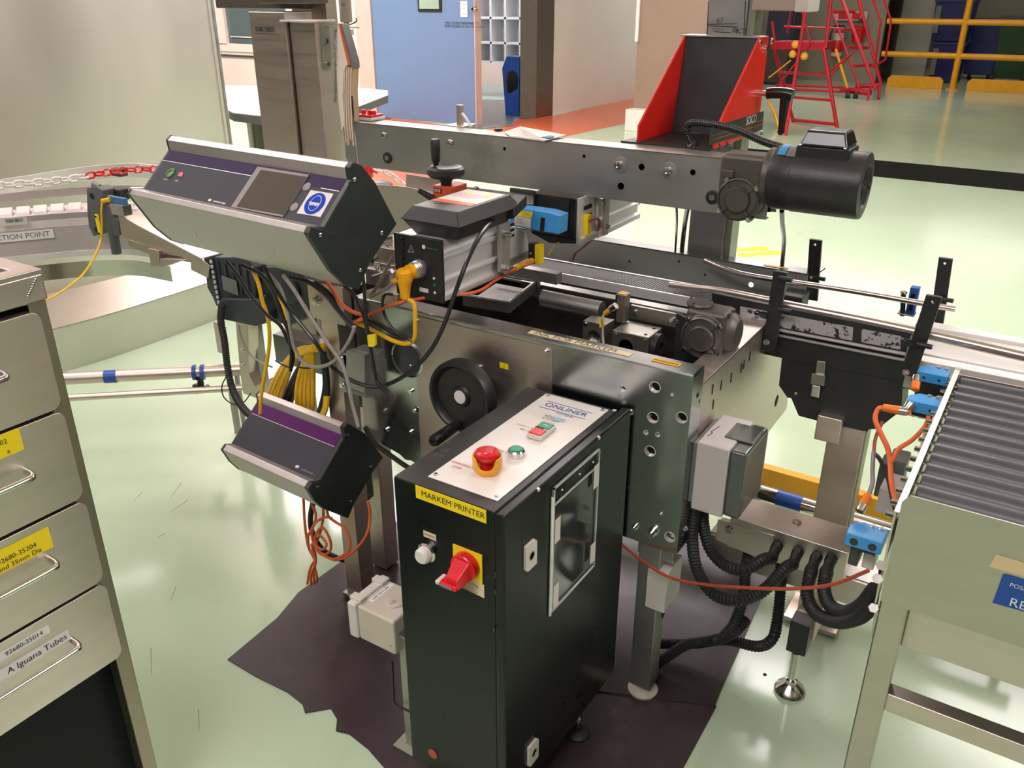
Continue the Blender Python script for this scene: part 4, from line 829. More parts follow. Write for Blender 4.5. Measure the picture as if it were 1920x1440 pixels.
for seg in (((1050, 470), (1100, 620)), ((860, 805), (1005, 800))):
    a, b = [PP(*S['f'](*q), S['p0']-S['d']*.014, S['d']) for q in seg]; MB().cyl(a, b, .002, 6, .0005).build('moulded_ridge', ENDC, t)
MB().ext([PP(*q, V(S['p0'].x-.04, 0, 0), (1, 0, 0)) for q in ((648, 965), (698, 880), (703, 930), (694, 938), (680, 955), (655, 962))], (-.12, 0, 0)).build('rear_housing', GRYP, t, .006)

# printer stand post
stn = thing('printer_stand', 'upright stainless post carrying the two slanted control panels', 'stand', (-1.53, 1.51, 0))
xa, xb = P(600, 600, y=1.47).x, P(632, 600, y=1.47).x
box('post', ST, stn, xa, xb, 1.47, 1.47+(xb-xa)*.95, .02, 1.06, .003)
box('top_plate', STH, stn, xa-.025, xb+.035, 1.462, 1.47, .89, .99, .001)
MB().bolt(P(595, 563, y=1.462), (0, -1, 0), .010, .010).build('bolt', STP, stn)
quad('cream_strip_label', GRNP, stn, P(597, 600, y=1.4695), (1, 0, 0), (0, 0, 1), .010, .07, .0006)
box('base_plate', DST, stn, xa-.01, xb+.01, 1.46, 1.53, .008, .02, .002)
MB().cyl(V(xa+.04, 1.51, 1.05), V(xa+.04, 1.51, 1.12), .02, 14).build('swivel', DST, stn)
# grey steel box on the post with the perforated clamp
gb = thing('post_junction_box', 'plain grey sheet-steel box fixed beside the post under the cables', 'box', P(690, 725, y=1.45))
q = [P(650, 655, y=1.42), P(705, 640, y=1.50)]
a, b = P(649, 657, y=1.43), P(703, 735, y=1.43)
MB().ext([P(649, 657, y=1.43), P(684, 666, y=1.43), P(684, 738, y=1.43), P(649, 725, y=1.43)], (0, .02, 0)).build('front_face', DST, gb, .001)
MB().box(P(650, 690, y=1.45).x, P(688, 690, y=1.45).x, 1.44, 1.52, P(660, 735, y=1.45).z, P(660, 664, y=1.45).z).build('body', GRYP, gb, .003)
for a, b in ((640, 672), (643, 722)): MB().bolt(P(a, b, y=1.435), (0, -1, 0), .006, .006).build('bolt', STP, gb)
MB().ext([P(637, 662, y=1.44), P(652, 662, y=1.44), P(652, 736, y=1.44), P(640, 735, y=1.44), P(637, 725, y=1.44)], (0, .003, 0)).build('mounting_strap', DST, gb, .001)

# ================================================================== LASER PRINTERS
def laser(name, lab, xl, xr, y0, z0, z1, length, full=True):
    t = thing(name, lab, 'laser printer', V((xl+xr)/2, y0+length/2, z0))
    w_ = xr-xl; h = z1-z0
    # extruded ribbed aluminium body
    pr = [(xl, z0), (xr, z0), (xr+.004, z0+.006), (xr+.004, z0+.016), (xr-.006, z0+.020), (xr-.006, z0+.042), (xr+.002, z0+.046), (xr+.002, z0+.052), (xr-.006, z0+.056), (xr-.006, z0+h*.66), (xr+.002, z0+h*.69), (xr+.002, z0+h*.74), (xr-.004, z0+h*.77), (xr+.002, z0+h*.80), (xr-.012, z1), (xl+.006, z1), (xl, z1-.01)]
    MB().ext([V(a, y0+.004, b) for a, b in pr], (0, length*.66, 0)).build('ribbed_body', ALR, t, .0008)
    yb = y0+length*.66
    MB().loft([V(xl+.005, yb, z0+.004), V(xr-.006, yb, z0+.004), V(xr-.006, yb, z1-.008), V(xl+.005, yb, z1-.008)], [V(xl+.02, y0+length, z0+.01), V(xr-.010, y0+length, z0+.01), V(xr-.02, y0+length, z0+h*.5), V(xl+.02, y0+length, z0+h*.5)]).build('lens_section', ALR, t, .002)
    for k in range(3):
        za = z0+h*(.60+.10*k); MB().box(xr-.008, xr-.0045, yb+.012, yb+.05, za, za+.006).build('vent_slot', DRK, t)
    MB().box(xr-.012, xr-.004, yb+.01, y0+length-.01, z0+.012, z0+.030).build('bottom_rail', DAL, t, .001)
    for dy in (.02, .05, .08): MB().dome(V(xr-.004, yb+dy, z0+.021), (1, 0, 0), .003).build('screw', STP, t)
    return t
zl0, zl1 = .996, 1.141; lx0, lx1 = -1.292, -1.155
LZ = laser('laser_printer', 'silver laser marking unit with black front plate and yellow plug over the near side', lx0, lx1, 1.497, zl0, zl1, .40)
box('front_plate', BLKP, LZ, lx0, lx1+.002, 1.494, 1.503, zl0-.002, zl1+.002, .001)
yf = 1.4938
def fq(a, b): return P(660+a*.28125, 250+b*.28125, y=yf)
tx = MB(); tx.tube([fq(375, 790), fq(413, 793), fq(392, 745), fq(375, 790)], .0005, 4, 0).text('I', fq(390, 775)+V(0, -.0004, 0), (1, 0, 0), (0, 0, 1), .008); tx.build('warning_triangle', INKW, LZ)
MB().lathe(fq(478, 757), (0, -1, 0), [(.005, 0), (.005, .0004), (0, .0004)], 20).build('logo_dot', LBLW, LZ)
tx = MB(); tx.text('markem-imaje', fq(495, 762)+V(0, -.0005, 0), (1, 0, 0), (0, 0, 1), .0055); tx.build('plate_print', SILV, LZ)
quad('serial_label', LBLW, LZ, fq(480, 1045), (1, 0, 0), (0, 0, 1), .026, .010, .0005)
for a, b, m in ((547, 967, LBLW), (550, 1012, GRN), (553, 1063, LBLW), (505, 902, BLKG)): MB().dome(fq(a, b), (0, -1, 0), .0034).build('indicator', m, LZ)
for b in (700, 740, 780, 830, 870): MB().box(fq(330, b).x, fq(330, b).x+.006, yf-.004, yf, fq(330, b).z-.004, fq(330, b).z+.004).build('socket', BLKG, LZ, .0008)
MB().lathe(fq(450, 900), (0, -1, 0), [(.022, 0), (.022, .006), (.018, .006), (.020, .010), (.018, .012), (.020, .016), (.018, .018), (.020, .022), (.015, .026), (0, .026)], 28).build('connector_ring', SILV, LZ)
# clamp straps, vertical bracket on the side
xs_ = lx1+.006
MB().ext([P(930, 418, x=xs_), P(944, 406, x=xs_), P(950, 414, x=xs_), P(950, 500, x=xs_), P(942, 515, x=xs_), P(932, 510, x=xs_)], (.012, 0, 0)).build('side_strap', ALU, LZ, .003)
for a, b in ((948, 438), (944, 501)): MB().cyl(P(a-2, b, x=xs_+.012), P(a-2, b, x=xs_+.012)+V(.012, 0, 0), .008, 14).bolt(P(a-2, b, x=xs_+.012)+V(.012, 0, 0), (1, 0, 0), .006, .006).build('clamp_bolt', STP, LZ)
# black cover with warning label on top
z_a, z_b, z_c = 1.145, 1.178, 1.208
cvx0, cvx1, cy0, cy1 = -1.262, -1.112, 1.505, 1.745
lc = thing('laser_cover', 'black faceted plastic cover with orange and white warning label on the laser unit', 'cover', V((cvx0+cvx1)/2, (cy0+cy1)/2, z_a))
def rg(g, z, y0=cy0, y1=cy1): return [V(cvx0+g, y0+g, z), V(cvx1-g, y0+g, z), V(cvx1-g, y1-g, z), V(cvx0+g, y1-g, z)]
MB().loft(rg(.016, z_a-.004), rg(-.006, z_b)).build('lower_shell', BLKP, lc, .002)
MB().loft(rg(-.010, z_b), rg(.012, z_c)).build('upper_shell', BLKP, lc, .0025)
MB().ext([V(cvx1-.02, cy1-.03, z_a+.004), V(cvx1+.012, cy1-.03, z_a+.01), V(cvx1+.012, cy1+.03, z_a+.03), V(cvx1-.02, cy1+.03, z_a+.03)], (0, 0, .026)).build('corner_block', BLKP, lc, .002)
lb = MB().ext([V(cvx0+.018, cy0+.075, z_c), V(cvx1-.018, cy0+.075, z_c), V(cvx1-.018, cy1-.02, z_c), V(cvx0+.018, cy1-.02, z_c)], (0, 0, .0006)).build('warning_label', LBLW, lc)
MB().ext([V(cvx0+.018, cy0+.075, z_c+.0006), V(cvx1-.018, cy0+.075, z_c+.0006), V(cvx1-.018, cy0+.098, z_c+.0006), V(cvx0+.018, cy0+.098, z_c+.0006)], (0, 0, .0004)).build('orange_strip', ORG, lb)
for dx in (.045, .105): 
    c = V(cvx0+dx, cy1-.045, z_c+.0006); MB().ext([c+V(-.014, -.010, 0), c+V(.014, -.010, 0), c+V(0, .014, 0)], (0, 0, .0004)).build('hazard_triangle', LBLY, lb)
tx = MB()
for k, s_ in enumerate(('INVISIBLE LASER RADIATION', 'AVOID EYE OR SKIN EXPOSURE', 'CLASS 4 LASER PRODUCT', 'OPEN COVER DANGER')): tx.text(s_, V(cvx0+.026, cy1-.066-.011*k, z_c+.0007), (1, 0, 0), (0, 1, 0), .0068)
tx.build('label_print', INKR, lb)
MB().tube([V(-1.20+.018*cos(t_), cy0+.050+.010*sin(t_), z_c) for t_ in [pi*k/8 for k in range(9)]], .0008, 6, 0).build('moulded_arc', BLKG, lc)
# second laser behind
L2z0, L2z1 = 1.03, 1.165; l2x0, l2x1 = -1.075, -.925
LZ2 = thing('laser_printer', 'second laser marking unit behind, partly hidden under the overhead beam', 'laser printer', V(-1.05, 2.1, L2z0))
def xq(lst, x): return [P(a, b, x=x) for a, b in lst]
MB().box(-1.222, -1.080, 1.99, 2.08, 1.045, 1.156).build('black_hood', BLKG, LZ2, .004)
MB().box(-1.20, -1.10, 1.984, 1.99, 1.06, 1.15).build('hood_window', DRK, LZ2)
MB().loft([V(-1.222, 1.99, 1.045), V(-1.080, 1.99, 1.045), V(-1.080, 2.08, 1.045), V(-1.222, 2.08, 1.045)], [V(-1.17, 2.01, 1.018), V(-1.075, 2.01, 1.03), V(-1.075, 2.06, 1.03), V(-1.17, 2.06, 1.018)]).build('hood_nose', BLKM, LZ2)
XS = -1.065
MB().ext([V(XS+a, 1.995, b) for a, b in ((-.015, 1.030), (0, 1.030), (.004, 1.038), (.004, 1.048), (-.004, 1.052), (-.010, 1.155), (-.015, 1.155))], (0, .09, 0)).build('lens_section', ALR, LZ2, .001)
for k in range(2): MB().box(XS-.008, XS-.0045, 2.022, 2.062, 1.096+.024*k, 1.106+.024*k).build('vent_slot', DRK, LZ2)
MB().ext([V(XS+a, 2.09, b) for a, b in ((-.13, 1.035), (.004, 1.030), (.010, 1.036), (.010, 1.048), (.0, 1.052), (.0, 1.072), (.008, 1.076), (.008, 1.082), (.0, 1.086), (.0, 1.125), (.008, 1.130), (.008, 1.138), (-.004, 1.145), (-.13, 1.145))], (0, .26, 0)).build('ribbed_body', ALR, LZ2, .0008)
box('side_strap', ALU, LZ2, XS+.008, XS+.018, 2.10, 2.125, 1.035, 1.145, .002); MB().bolt(V(XS+.018, 2.112, 1.06), (1, 0, 0), .006, .006).build('bolt', STP, LZ2)
for nm, x0_, x1_, y_, z0_, z1_, lab in (('proximity_sensor', 1085, 1103, 2.02, 404, 440, 'small yellow fronted sensor on the rear laser unit'), ('proximity_sensor', 1000, 1013, 1.85, 460, 495, 'yellow upright sensor at the lens end of the near laser unit')):
    a, b = P(x0_, z1_, y=y_), P(x1_, z0_, y=y_); t = thing(nm, lab, 'sensor', V((a.x+b.x)/2, y_, a.z))
    box('body', BLKP, t, a.x-.016, a.x+.004, y_, y_+.02, a.z, b.z, .001); box('yellow_face', LBLY, t, a.x+.004, b.x, y_-.001, y_+.02, a.z, b.z, .001)
    MB().dome(V(a.x-.008, y_, (a.z+b.z)/2), (0, -1, 0), .004).build('indicator', STP, t)
cable('sensor_cable', 'thin rust-coloured cable curving down from the rear laser sensor', [(1105, 415, 2.02), (1119, 410, 2.05), (1124, 418, 2.08), (1118, 438, 2.1), (1098, 460, 2.15), (1080, 474, 2.2), (1074, 488, 2.22)], .0035, BRN)
cable('yellow_lead', 'short yellow lead below the rear laser hood', [(1047, 455, 2.0), (1038, 465, 2.05), (1030, 478, 2.1)], .003, YELC)
oc = cable('orange_sensor_cable', 'orange sensor cable with brass plug running from the laser sensor under the laser unit', [(1000, 488, 1.84), (985, 494, 1.80), (965, 505, 1.76), (930, 525, 1.72), (890, 548, 1.6), (800, 558, 1.5), (745, 569, 1.45), (700, 587, 1.44), (672, 600, 1.45), (662, 607, 1.46)], .0040, ORG)
MB().cyl(P(997, 489, y=1.838), P(975, 499, y=1.782), .0085, 14).cyl(P(975, 499, y=1.782), P(966, 504, y=1.76), .007, 12).build('brass_plug', LBLO, oc)
# blue sensor
a = [P(*q, y=1.845) for q in ((958, 388), (1028, 398), (1050, 405), (1048, 440), (1018, 435), (953, 423))]
bs = thing('blue_laser_sensor', 'bright blue optical sensor with yellow laser warning label above the laser unit', 'sensor', P(1000, 430, y=1.86))
MB().ext(a, (0, .045, 0)).build('body', BLU, bs, .003)
MB().ext([P(1014, 408, y=1.8445), P(1022, 409, y=1.8445), P(1020, 434, y=1.8445), P(1012, 433, y=1.8445)], (0, -.0006, 0)).build('lens_window', BLKG, bs)
MB().ext([P(968, 393, y=1.8445), P(999, 398, y=1.8445), P(997, 409, y=1.8445), P(966, 404, y=1.8445)], (0, -.0006, 0)).build('yellow_label', LBLY, bs)
MB().ext([P(966, 405, y=1.8445), P(996, 410, y=1.8445), P(995, 428, y=1.8445), P(963, 421, y=1.8445)], (0, -.0006, 0)).build('white_label', LBLW, bs)
tx = MB()
for k, s_ in enumerate(('LASER RADIATION', 'DO NOT STARE', 'CLASS 2')): tx.text(s_, P(977, 396.5, y=1.8436)+V(0, 0, -.0045*k), (1, 0, -.08), (0, 0, 1), .0036)
for k, s_ in enumerate(('WLL 180', 'CE  IP66')): tx.text(s_, P(968, 409.5, y=1.8436)+V(0, 0, -.0085*k), (1, 0, -.08), (0, 0, 1), .0052)
tx.build('label_print', INK, bs)
MB().tube([P(950, 390, y=1.84), P(940, 400, y=1.80)], .010, 10, 0).build('cable_gland', BLKP, bs)
MB().box(P(940, 400, y=1.85).x-.02, P(940, 400, y=1.85).x+.02, 1.86, 1.87, 1.07, 1.17).build('holder', STP, bs, .001)
bc = cable('black_sensor_cable', 'long black cable sweeping from the blue sensor down past the machine front to the panels', [(946, 400, 1.80), (925, 415, 1.65), (905, 435, 1.55), (880, 480, 1.47), (855, 545, 1.43), (832, 610, 1.43), (805, 660, 1.43), (765, 700, 1.43), (715, 724, 1.42), (670, 718, 1.40), (625, 690, 1.38), (590, 640, 1.36), (550, 590, 1.36), (515, 540, 1.34), (495, 500, 1.32)], .0052, BLKC)
# rear linking plate and trays left of the lasers
gd = thing('guard_plates', 'folded stainless guard plates standing behind the laser unit and the large panel', 'guard', V(-1.5, 1.9, .93))
MB().ext([P(697, 345, y=1.95), P(760, 350, y=1.95), P(900, 378, y=1.95), P(940, 395, y=1.95), P(900, 460, y=1.95), P(697, 480, y=1.95)], (0, .003, 0)).build('large_plate', STH, gd, .001)
MB().ext([P(761, 326, y=2.02), P(850, 340, y=2.02), P(845, 380, y=2.02), P(761, 365, y=2.02)], (0, .003, 0)).build('rear_plate', STH, gd, .001)
MB().ext([P(840, 355, y=1.9), P(870, 352, y=1.95), P(1000, 368, y=1.98), P(1000, 385, y=1.93), P(960, 380, y=1.88)], (0, 0, .004)).build('top_flange_plate', DST, gd, .001)
MB().ext([P(955, 352, y=1.97), P(1002, 358, y=1.97), P(1000, 400, y=1.97), P(955, 395, y=1.97)], (0, .01, 0)).build('slotted_plate', BLKM, gd, .003)
box('support_bar', DST, gd, -1.75, -1.1, 1.93, 1.96, .93, .96, .001)
MB().dome(P(893, 353, y=1.94), (0, 0, 1), .008).build('screw', STP, gd)
# linear rails / clamp to the left of the laser
sl = thing('slide_mount', 'small steel slide and clamp blocks to the left of the black front plate', 'mount', P(718, 540, y=1.55))
for k in range(4): MB().cyl(P(700, 452+6*k, y=1.62), P(738, 443+6*k, y=1.62), .004, 10).build('rail', STP, sl)
def blk_(a0, b0, a1, b1, y, d, m, nm, bv=.002):
    p, q = P(a0, b1, y=y), P(a1, b0, y=y); return MB().box(min(p.x, q.x), max(p.x, q.x), y, y+d, min(p.z, q.z), max(p.z, q.z)).build(nm, m, sl, bv)
blk_(702, 468, 738, 494, 1.60, .06, DAL, 'upper_block'); blk_(686, 512, 730, 532, 1.55, .08, DST, 'lower_block'); blk_(690, 498, 738, 512, 1.58, .08, DAL, 'clamp_block')
MB().bolt(P(709, 508, y=1.56), (0, 0, 1), .008, .016).build('bolt', STP, sl)
MB().cyl(P(700, 520, y=1.545), P(735, 508, y=1.545), .006, 10).build('pin', STP, sl)
MB().ext([P(686, 545, y=1.50), P(745, 552, y=1.50), P(745, 575, y=1.50), P(686, 560, y=1.50)], (0, .10, 0)).build('shelf', STH, sl, .001)
MB().tube([P(697, 488, y=1.5), P(706, 482, y=1.52)], .007, 10, 0).build('lever', BLKP, sl)
# small handwheel with digital counter
hw = thing('small_handwheel', 'small black handwheel with upright grip over an orange position counter', 'handwheel', P(838, 365, y=1.72))
c = P(836, 322, y=1.70)
MB().lathe(c, (0, 0, 1), [(.012, -.01), (.040, -.012), (.047, -.004), (.046, .008), (.040, .013), (.032, .010), (.020, .006), (0, .008)], 36).build('wheel', BLKP, hw)
g = V(c.x-.030, c.y, c.z+.012); MB().lathe(g, (0, 0, 1), [(.006, 0), (.007, .006), (.0105, .012), (.012, .035), (.0115, .060), (.009, .064), (0, .065)], 20).build('grip', BLKP, hw)
MB().lathe(c, (0, 0, -1), [(.022, .006), (.018, .018), (.014, .024), (.014, .045), (0, .045)], 24).build('hub', BLKP, hw)
MB().box(c.x-.028, c.x+.028, c.y-.02, c.y+.05, c.z-.062, c.z-.032).build('orange_counter', mat('orange_counter_plastic', rgb(196, 80, 44), .4), hw, .003)
q = V(c.x-.012, c.y-.0206, c.z-.044); quad('counter_window', mat('dark_red_window', rgb(120, 44, 30), .3), hw, q, (1, 0, 0), (0, 0, 1), .026, .012, .0004)
tx = MB(); tx.text('0078', q+V(-.011, -.0012, 0), (1, 0, 0), (0, 0, 1), .010); tx.build('counter_digits', INKW, hw)
MB().cyl(V(c.x, c.y+.02, 1.0), V(c.x, c.y+.02, c.z-.055), .012, 14).build('shaft', STP, hw)
a, b = P(785, 356, y=1.66), P(812, 372, y=1.68); MB().cyl(a, b, .007, 12, .010).cyl(b, b+V(0, .01, -.03), .010, 12).build('clamp_lever', BLKP, hw)
# yellow right-angle plug
yp = thing('yellow_plug', 'yellow right-angle plug on the black laser front plate with cable down', 'plug', P(770, 540, y=1.455))
c = fq(450, 900)+V(0, -.026, 0); c2 = V(c.x-.006, c.y-.022, c.z-.006)
MB().cyl(c, c+V(-.002, -.012, 0), .017, 20).build('collar', YEL, yp)
MB().lathe(c2+V(0, 0, .014), (-.02, 0, -1), [(0, -.003), (.013, -.002), (.019, .004), (.020, .022), (.016, .032), (.013, .046), (.011, .068), (.009, .070), (0, .07)], 22).build('elbow_body', YEL, yp, .001)
MB().ext([c2+V(-.018, -.014, -.01), c2+V(.016, -.014, -.01), c2+V(.016, -.014, .012), c2+V(-.014, -.014, .016)], (0, .026, 0)).build('cap', YEL, yp, .004)
MB().cyl(c2+V(-.016, 0, -.012), c2+V(-.032, -.004, -.018), .006, 12).build('side_gland', YEL, yp)
tx = MB(); tx.text('//', c2+V(-.008, -.0195, -.002), (1, 0, 0), (0, 0, 1), .012); tx.build('black_mark', INK, yp)
e = c2+V(-.002, 0, -.055)
def pv(a, b, y): return P(a, b, y=y)
cable('yellow_cable', 'yellow cable hanging from the yellow plug and curving left along the machine front', [e, pv(776, 570, 1.45), pv(778, 610, 1.45), pv(776, 636, 1.45), pv(762, 645, 1.45), pv(735, 638, 1.45), pv(705, 622, 1.46), pv(680, 610, 1.47), pv(664, 604, 1.48)], .0052, YELC)
cable('grey_cable', 'grey cable from the side of the yellow plug crossing to the left', [c2+V(-.03, -.004, -.017), pv(725, 541, 1.44), pv(700, 554, 1.44), pv(694, 556, 1.45), pv(702, 545, 1.46), pv(722, 510, 1.48), pv(737, 480, 1.50)], .0040, GRYC)
cable('black_loop_cable', 'black cable looping below the laser unit beside the yellow cable', [pv(735, 552, 1.5), pv(722, 552, 1.47), pv(717, 570, 1.455), pv(725, 600, 1.45), pv(745, 625, 1.445), pv(765, 634, 1.445), pv(773, 640, 1.445)], .0038, BLKC)
cable('black_harness', 'bundle of black leads running beside the yellow cable to the post', [pv(760, 632, 1.465), pv(735, 622, 1.465), pv(705, 605, 1.47), pv(680, 596, 1.48), pv(663, 598, 1.49)], .006, BLKC)
# ================================================================== BLACK CONTROL CABINET
X0, X1, Y0, Y1, Z0, Z1 = -.949, -.716, 1.055, 1.540, .077, .815
cb = thing('control_cabinet', 'black floor-standing control cabinet with white button plate on top and red rotary switch', 'cabinet', ((X0+X1)/2, (Y0+Y1)/2, 0))
box('body', CAB, cb, X0, X1, Y0, Y1, Z0, Z1, .004)
box('worn_top', CABT, cb, X0+.002, X1-.002, Y0+.002, Y1-.002, Z1-.001, Z1+.0012, .0008)
dr = box('door', CAB, cb, X1+.006, X1+.028, Y0-.012, Y1+.012, Z0, Z1+.008, .005)
box('door_gasket', DRK, cb, X1, X1+.006, Y0+.01, Y1-.01, Z0+.01, Z1-.006, 0)
xd = X1+.028
def dq(a, b, x=xd): return P(a, b, x=x)
for a, b in ((992, 1040), (997, 1409)):
    c = dq(a, b); w_, h = .020, .030
    lk = MB().ext([c+V(0, -w_, -h+.008), c+V(0, -w_+.008, -h), c+V(0, w_, -h), c+V(0, w_, h-.008), c+V(0, w_-.008, h), c+V(0, -w_, h)], (.006, 0, 0)).build('lock_plate', WHTW, dr, .001)
    MB().lathe(c+V(.006, 0, 0), (1, 0, 0), [(.0095, 0), (.0095, .001), (.0075, .0012), (.0070, -.002), (.003, -.002), (.003, .0), (0, 0)], 20).build('lock_barrel', SILV, dr)
# document window pocket
yw0, yw1, zw0, zw1 = 1.205, 1.392, .505, .800
MB().box(xd+.004, xd+.0065, yw0, yw1, zw0, zw1).build('clear_cover', CLR, dr, .0005)
fm = MB()
for a in ((yw0, yw0+.003, zw0, zw1), (yw1-.003, yw1, zw0, zw1), (yw0, yw1, zw0, zw0+.003), (yw0, yw1, zw1-.003, zw1), (yw0, yw1, zw1-.040, zw1-.038)): fm.box(xd+.003, xd+.0072, *a)
fm.build('cover_edge', mat('clear_edge', rgb(190, 200, 190), .2), dr)
box('cover_recess', mat('dark_glass_back', (.03, .04, .035), .08, 0, .2, 8, coat=.6), dr, xd, xd+.001, yw0+.004, yw1-.004, zw0+.004, zw1-.05, 0)
for y, z, h in ((yw0+.014, zw1-.10, .055), (yw1-.016, zw1-.058, .055), (yw0+.014, zw0+.035, .055), (yw1-.016, zw0+.045, .050)): quad('velcro_pad', WHTW, dr, V(xd+.008, y, z), (0, 1, 0), (0, 0, 1), .020, h, .0008)
MB().cyl(V(xd+.004, yw0-.001, zw0-.006), V(xd+.004, yw0-.001, zw1-.02), .003, 8).build('cover_edge', mat('clear_edge2', rgb(230, 226, 220), .2), dr)
for y in (yw0+.03, yw0+.10, yw1-.03): MB().dome(V(xd+.007, y, zw1-.018), (1, 0, 0), .003).build('screw', STP, dr)
for y in (Y0+.10, Y0+.34): MB().cyl(V(xd-.002, y, Z1+.004), V(xd-.002, y+.006, Z1+.004), .004, 10).build('scratch_chip', ALR, dr)
box('chip', ALR, cb, X1-.010, X1-.002, Y1-.008, Y1+.001, Z1-.001, Z1+.002, .001)
# control plate
T = Z1+.0012
def tq(a, b, z=T): return P(a, b, z=z)
ph = thing
pt = MB().ext([V(X0+.058, Y0+.033, T), V(X1-.016, Y0+.033, T), V(X1-.016, Y1-.012, T), V(X0+.058, Y1-.012, T)], (0, 0, .002)).build('button_plate', PLATE, cb, .0006)
T += .002
px0, px1, py0, py1 = X0+.058, X1-.016, Y0+.033, Y1-.012
for x, y in ((px0+.01, py0+.012), (px1-.01, py0+.012), (px0+.01, py1-.010), (px1-.01, py1-.010)): MB().bolt(V(x, y, T), (0, 0, 1), .0035, .003).build('bolt', STP, pt)
# emergency stop
c = tq(914, 884, T); 
es = thing('emergency_stop', 'red mushroom emergency stop in a yellow cup guard on the cabinet top', 'button', V(c.x, c.y, T))
n = 40; outer, inner = [], []
sh = MB(); rs = []
for k in range(n):
    a = 2*pi*k/n
    dd = abs(((a-radians(-62)+pi) % (2*pi))-pi)           # notch towards the front right
    h = .036 - (.020*max(0, 1-(dd/.75)**4) if dd < .75 else 0)
    a2 = abs(((a-radians(118)+pi) % (2*pi))-pi); h -= (.020*max(0, 1-(a2/.75)**4) if a2 < .75 else 0)
    o_ = V(cos(a), sin(a), 0)
    rs.append([V(c.x, c.y, T)+o_*.0215, V(c.x, c.y, T)+o_*.0285+V(0, 0, .010), V(c.x, c.y, T+h)+o_*.0290, V(c.x, c.y, T+h)+o_*.0260, V(c.x, c.y, T)+o_*.0240+V(0, 0, .010), V(c.x, c.y, T+.003)+o_*.016])
MB().rings(rs, cap=False, closed=True).build('cup_guard', YEL, es, .0)
MB().lathe(V(c.x, c.y, T), (0, 0, 1), [(.013, 0), (.013, .022), (.0215, .030), (.0235, .037), (.0225, .044), (.016, .0475), (.0155, .0468), (0, .048)], 36).build('mushroom_head', REDP, es)
MB().lathe(V(c.x, c.y, T), (0, 0, 1), [(.0155, .0472), (.0145, .0484), (.010, .0484), (.0, .0488)], 36).build('head_ring', mat('deep_red_plastic', rgb(190, 18, 34), .3, coat=.3), es)
c = tq(968, 854, T)
gp = thing('green_push_button', 'round green push button with chrome collar beside the emergency stop', 'button', V(c.x, c.y, T))
MB().lathe(V(c.x, c.y, T), (0, 0, 1), [(.0165, 0), (.0175, .003), (.0175, .011), (.0150, .0145), (.0138, .0135), (0, .0135)], 32).build('chrome_collar', STP, gp)
MB().lathe(V(c.x, c.y, T), (0, 0, 1), [(.0136, .012), (.0136, .0155), (.012, .0168), (0, .0168)], 32).build('button_cap', GRN, gp)
c = tq(1015, 814, T)
dp = thing('start_stop_button', 'rectangular green and red start stop button with white rim on the cabinet plate', 'button', V(c.x, c.y, T))
box('rim', WHTW, dp, c.x-.0175, c.x+.0175, c.y-.032, c.y+.032, T, T+.012, .004); 
box('green_half', GRN, dp, c.x-.0145, c.x+.0145, c.y+.004, c.y+.0285, T+.011, T+.0142, .0015); box('red_half', REDP, dp, c.x-.0145, c.x+.0145, c.y-.0285, c.y-.002, T+.011, T+.0142, .0015)
box('print_bar', INK, dp, c.x-.0145, c.x+.004, c.y-.002, c.y+.004, T+.011, T+.0136, .0)
MB().tube([V(c.x-.004, c.y+.016, T+.0144), V(c.x+.006, c.y+.016, T+.0144)], .0009, 6, 0).build('start_mark', INKW, dp)
tx = MB()
tx.text('START / STOP', V(c.x-.068, c.y+.010, T+.0002), (1, 0, 0), (0, 1, 0), .0092); tx.text('BELTS', V(c.x-.050, c.y-.004, T+.0002), (1, 0, 0), (0, 1, 0), .0092)
c = tq(968, 854, T); tx.text('POWER ON', V(c.x-.060, c.y-.002, T+.0002), (1, 0, 0), (0, 1, 0), .0092); tx.build('plate_print', INKG, pt)
c = tq(914, 884, T); tx = MB(); tx.text('EMERGENCY', V(px0+.004, c.y-.006, T+.0002), (1, 0, 0), (0, 1, 0), .0092); tx.text('STOP', V(px0+.016, c.y-.020, T+.0002), (1, 0, 0), (0, 1, 0), .0092); tx.build('red_plate_print', INKR, pt)
xm = (px0+px1)/2
lg = MB(); lg.text('ONLINER', V(xm-.052, py1-.052, T+.0005), (1, 0, 0), (0, 1, 0), .0250); lg.build('logo_lettering', INKB, pt)
lf = MB(); 
for a, b, c_, d in ((xm-.056, xm+.058, py1-.036, py1-.034), (xm-.056, xm+.058, py1-.070, py1-.068)): lf.box(a, b, c_, d, T, T+.0004)
lf.text('SYSTEMS', V(xm-.010, py1-.077, T+.0004), (1, 0, 0), (0, 1, 0), .011); lf.build('logo_frame', INKB, pt)
c = V(xm+.001, py1-.105, T); quad('small_logo', mat('pale_blue_print', rgb(150, 190, 215), .5), pt, c+V(.012, .004, 0), (1, 0, 0), (0, 1, 0), .026, .014, .0004)
tx = MB(); tx.text('VDS', c+V(-.026, .004, .0006), (1, 0, 0), (0, 1, 0), .014); tx.text('SYSTEM', c+V(-.024, -.008, .0006), (1, 0, 0), (0, 1, 0), .012); tx.text('0 1 7 5 4', c+V(-.012, -.020, .0006), (1, 0, 0), (0, 1, 0), .007); tx.build('small_logo_print', INKG, pt)
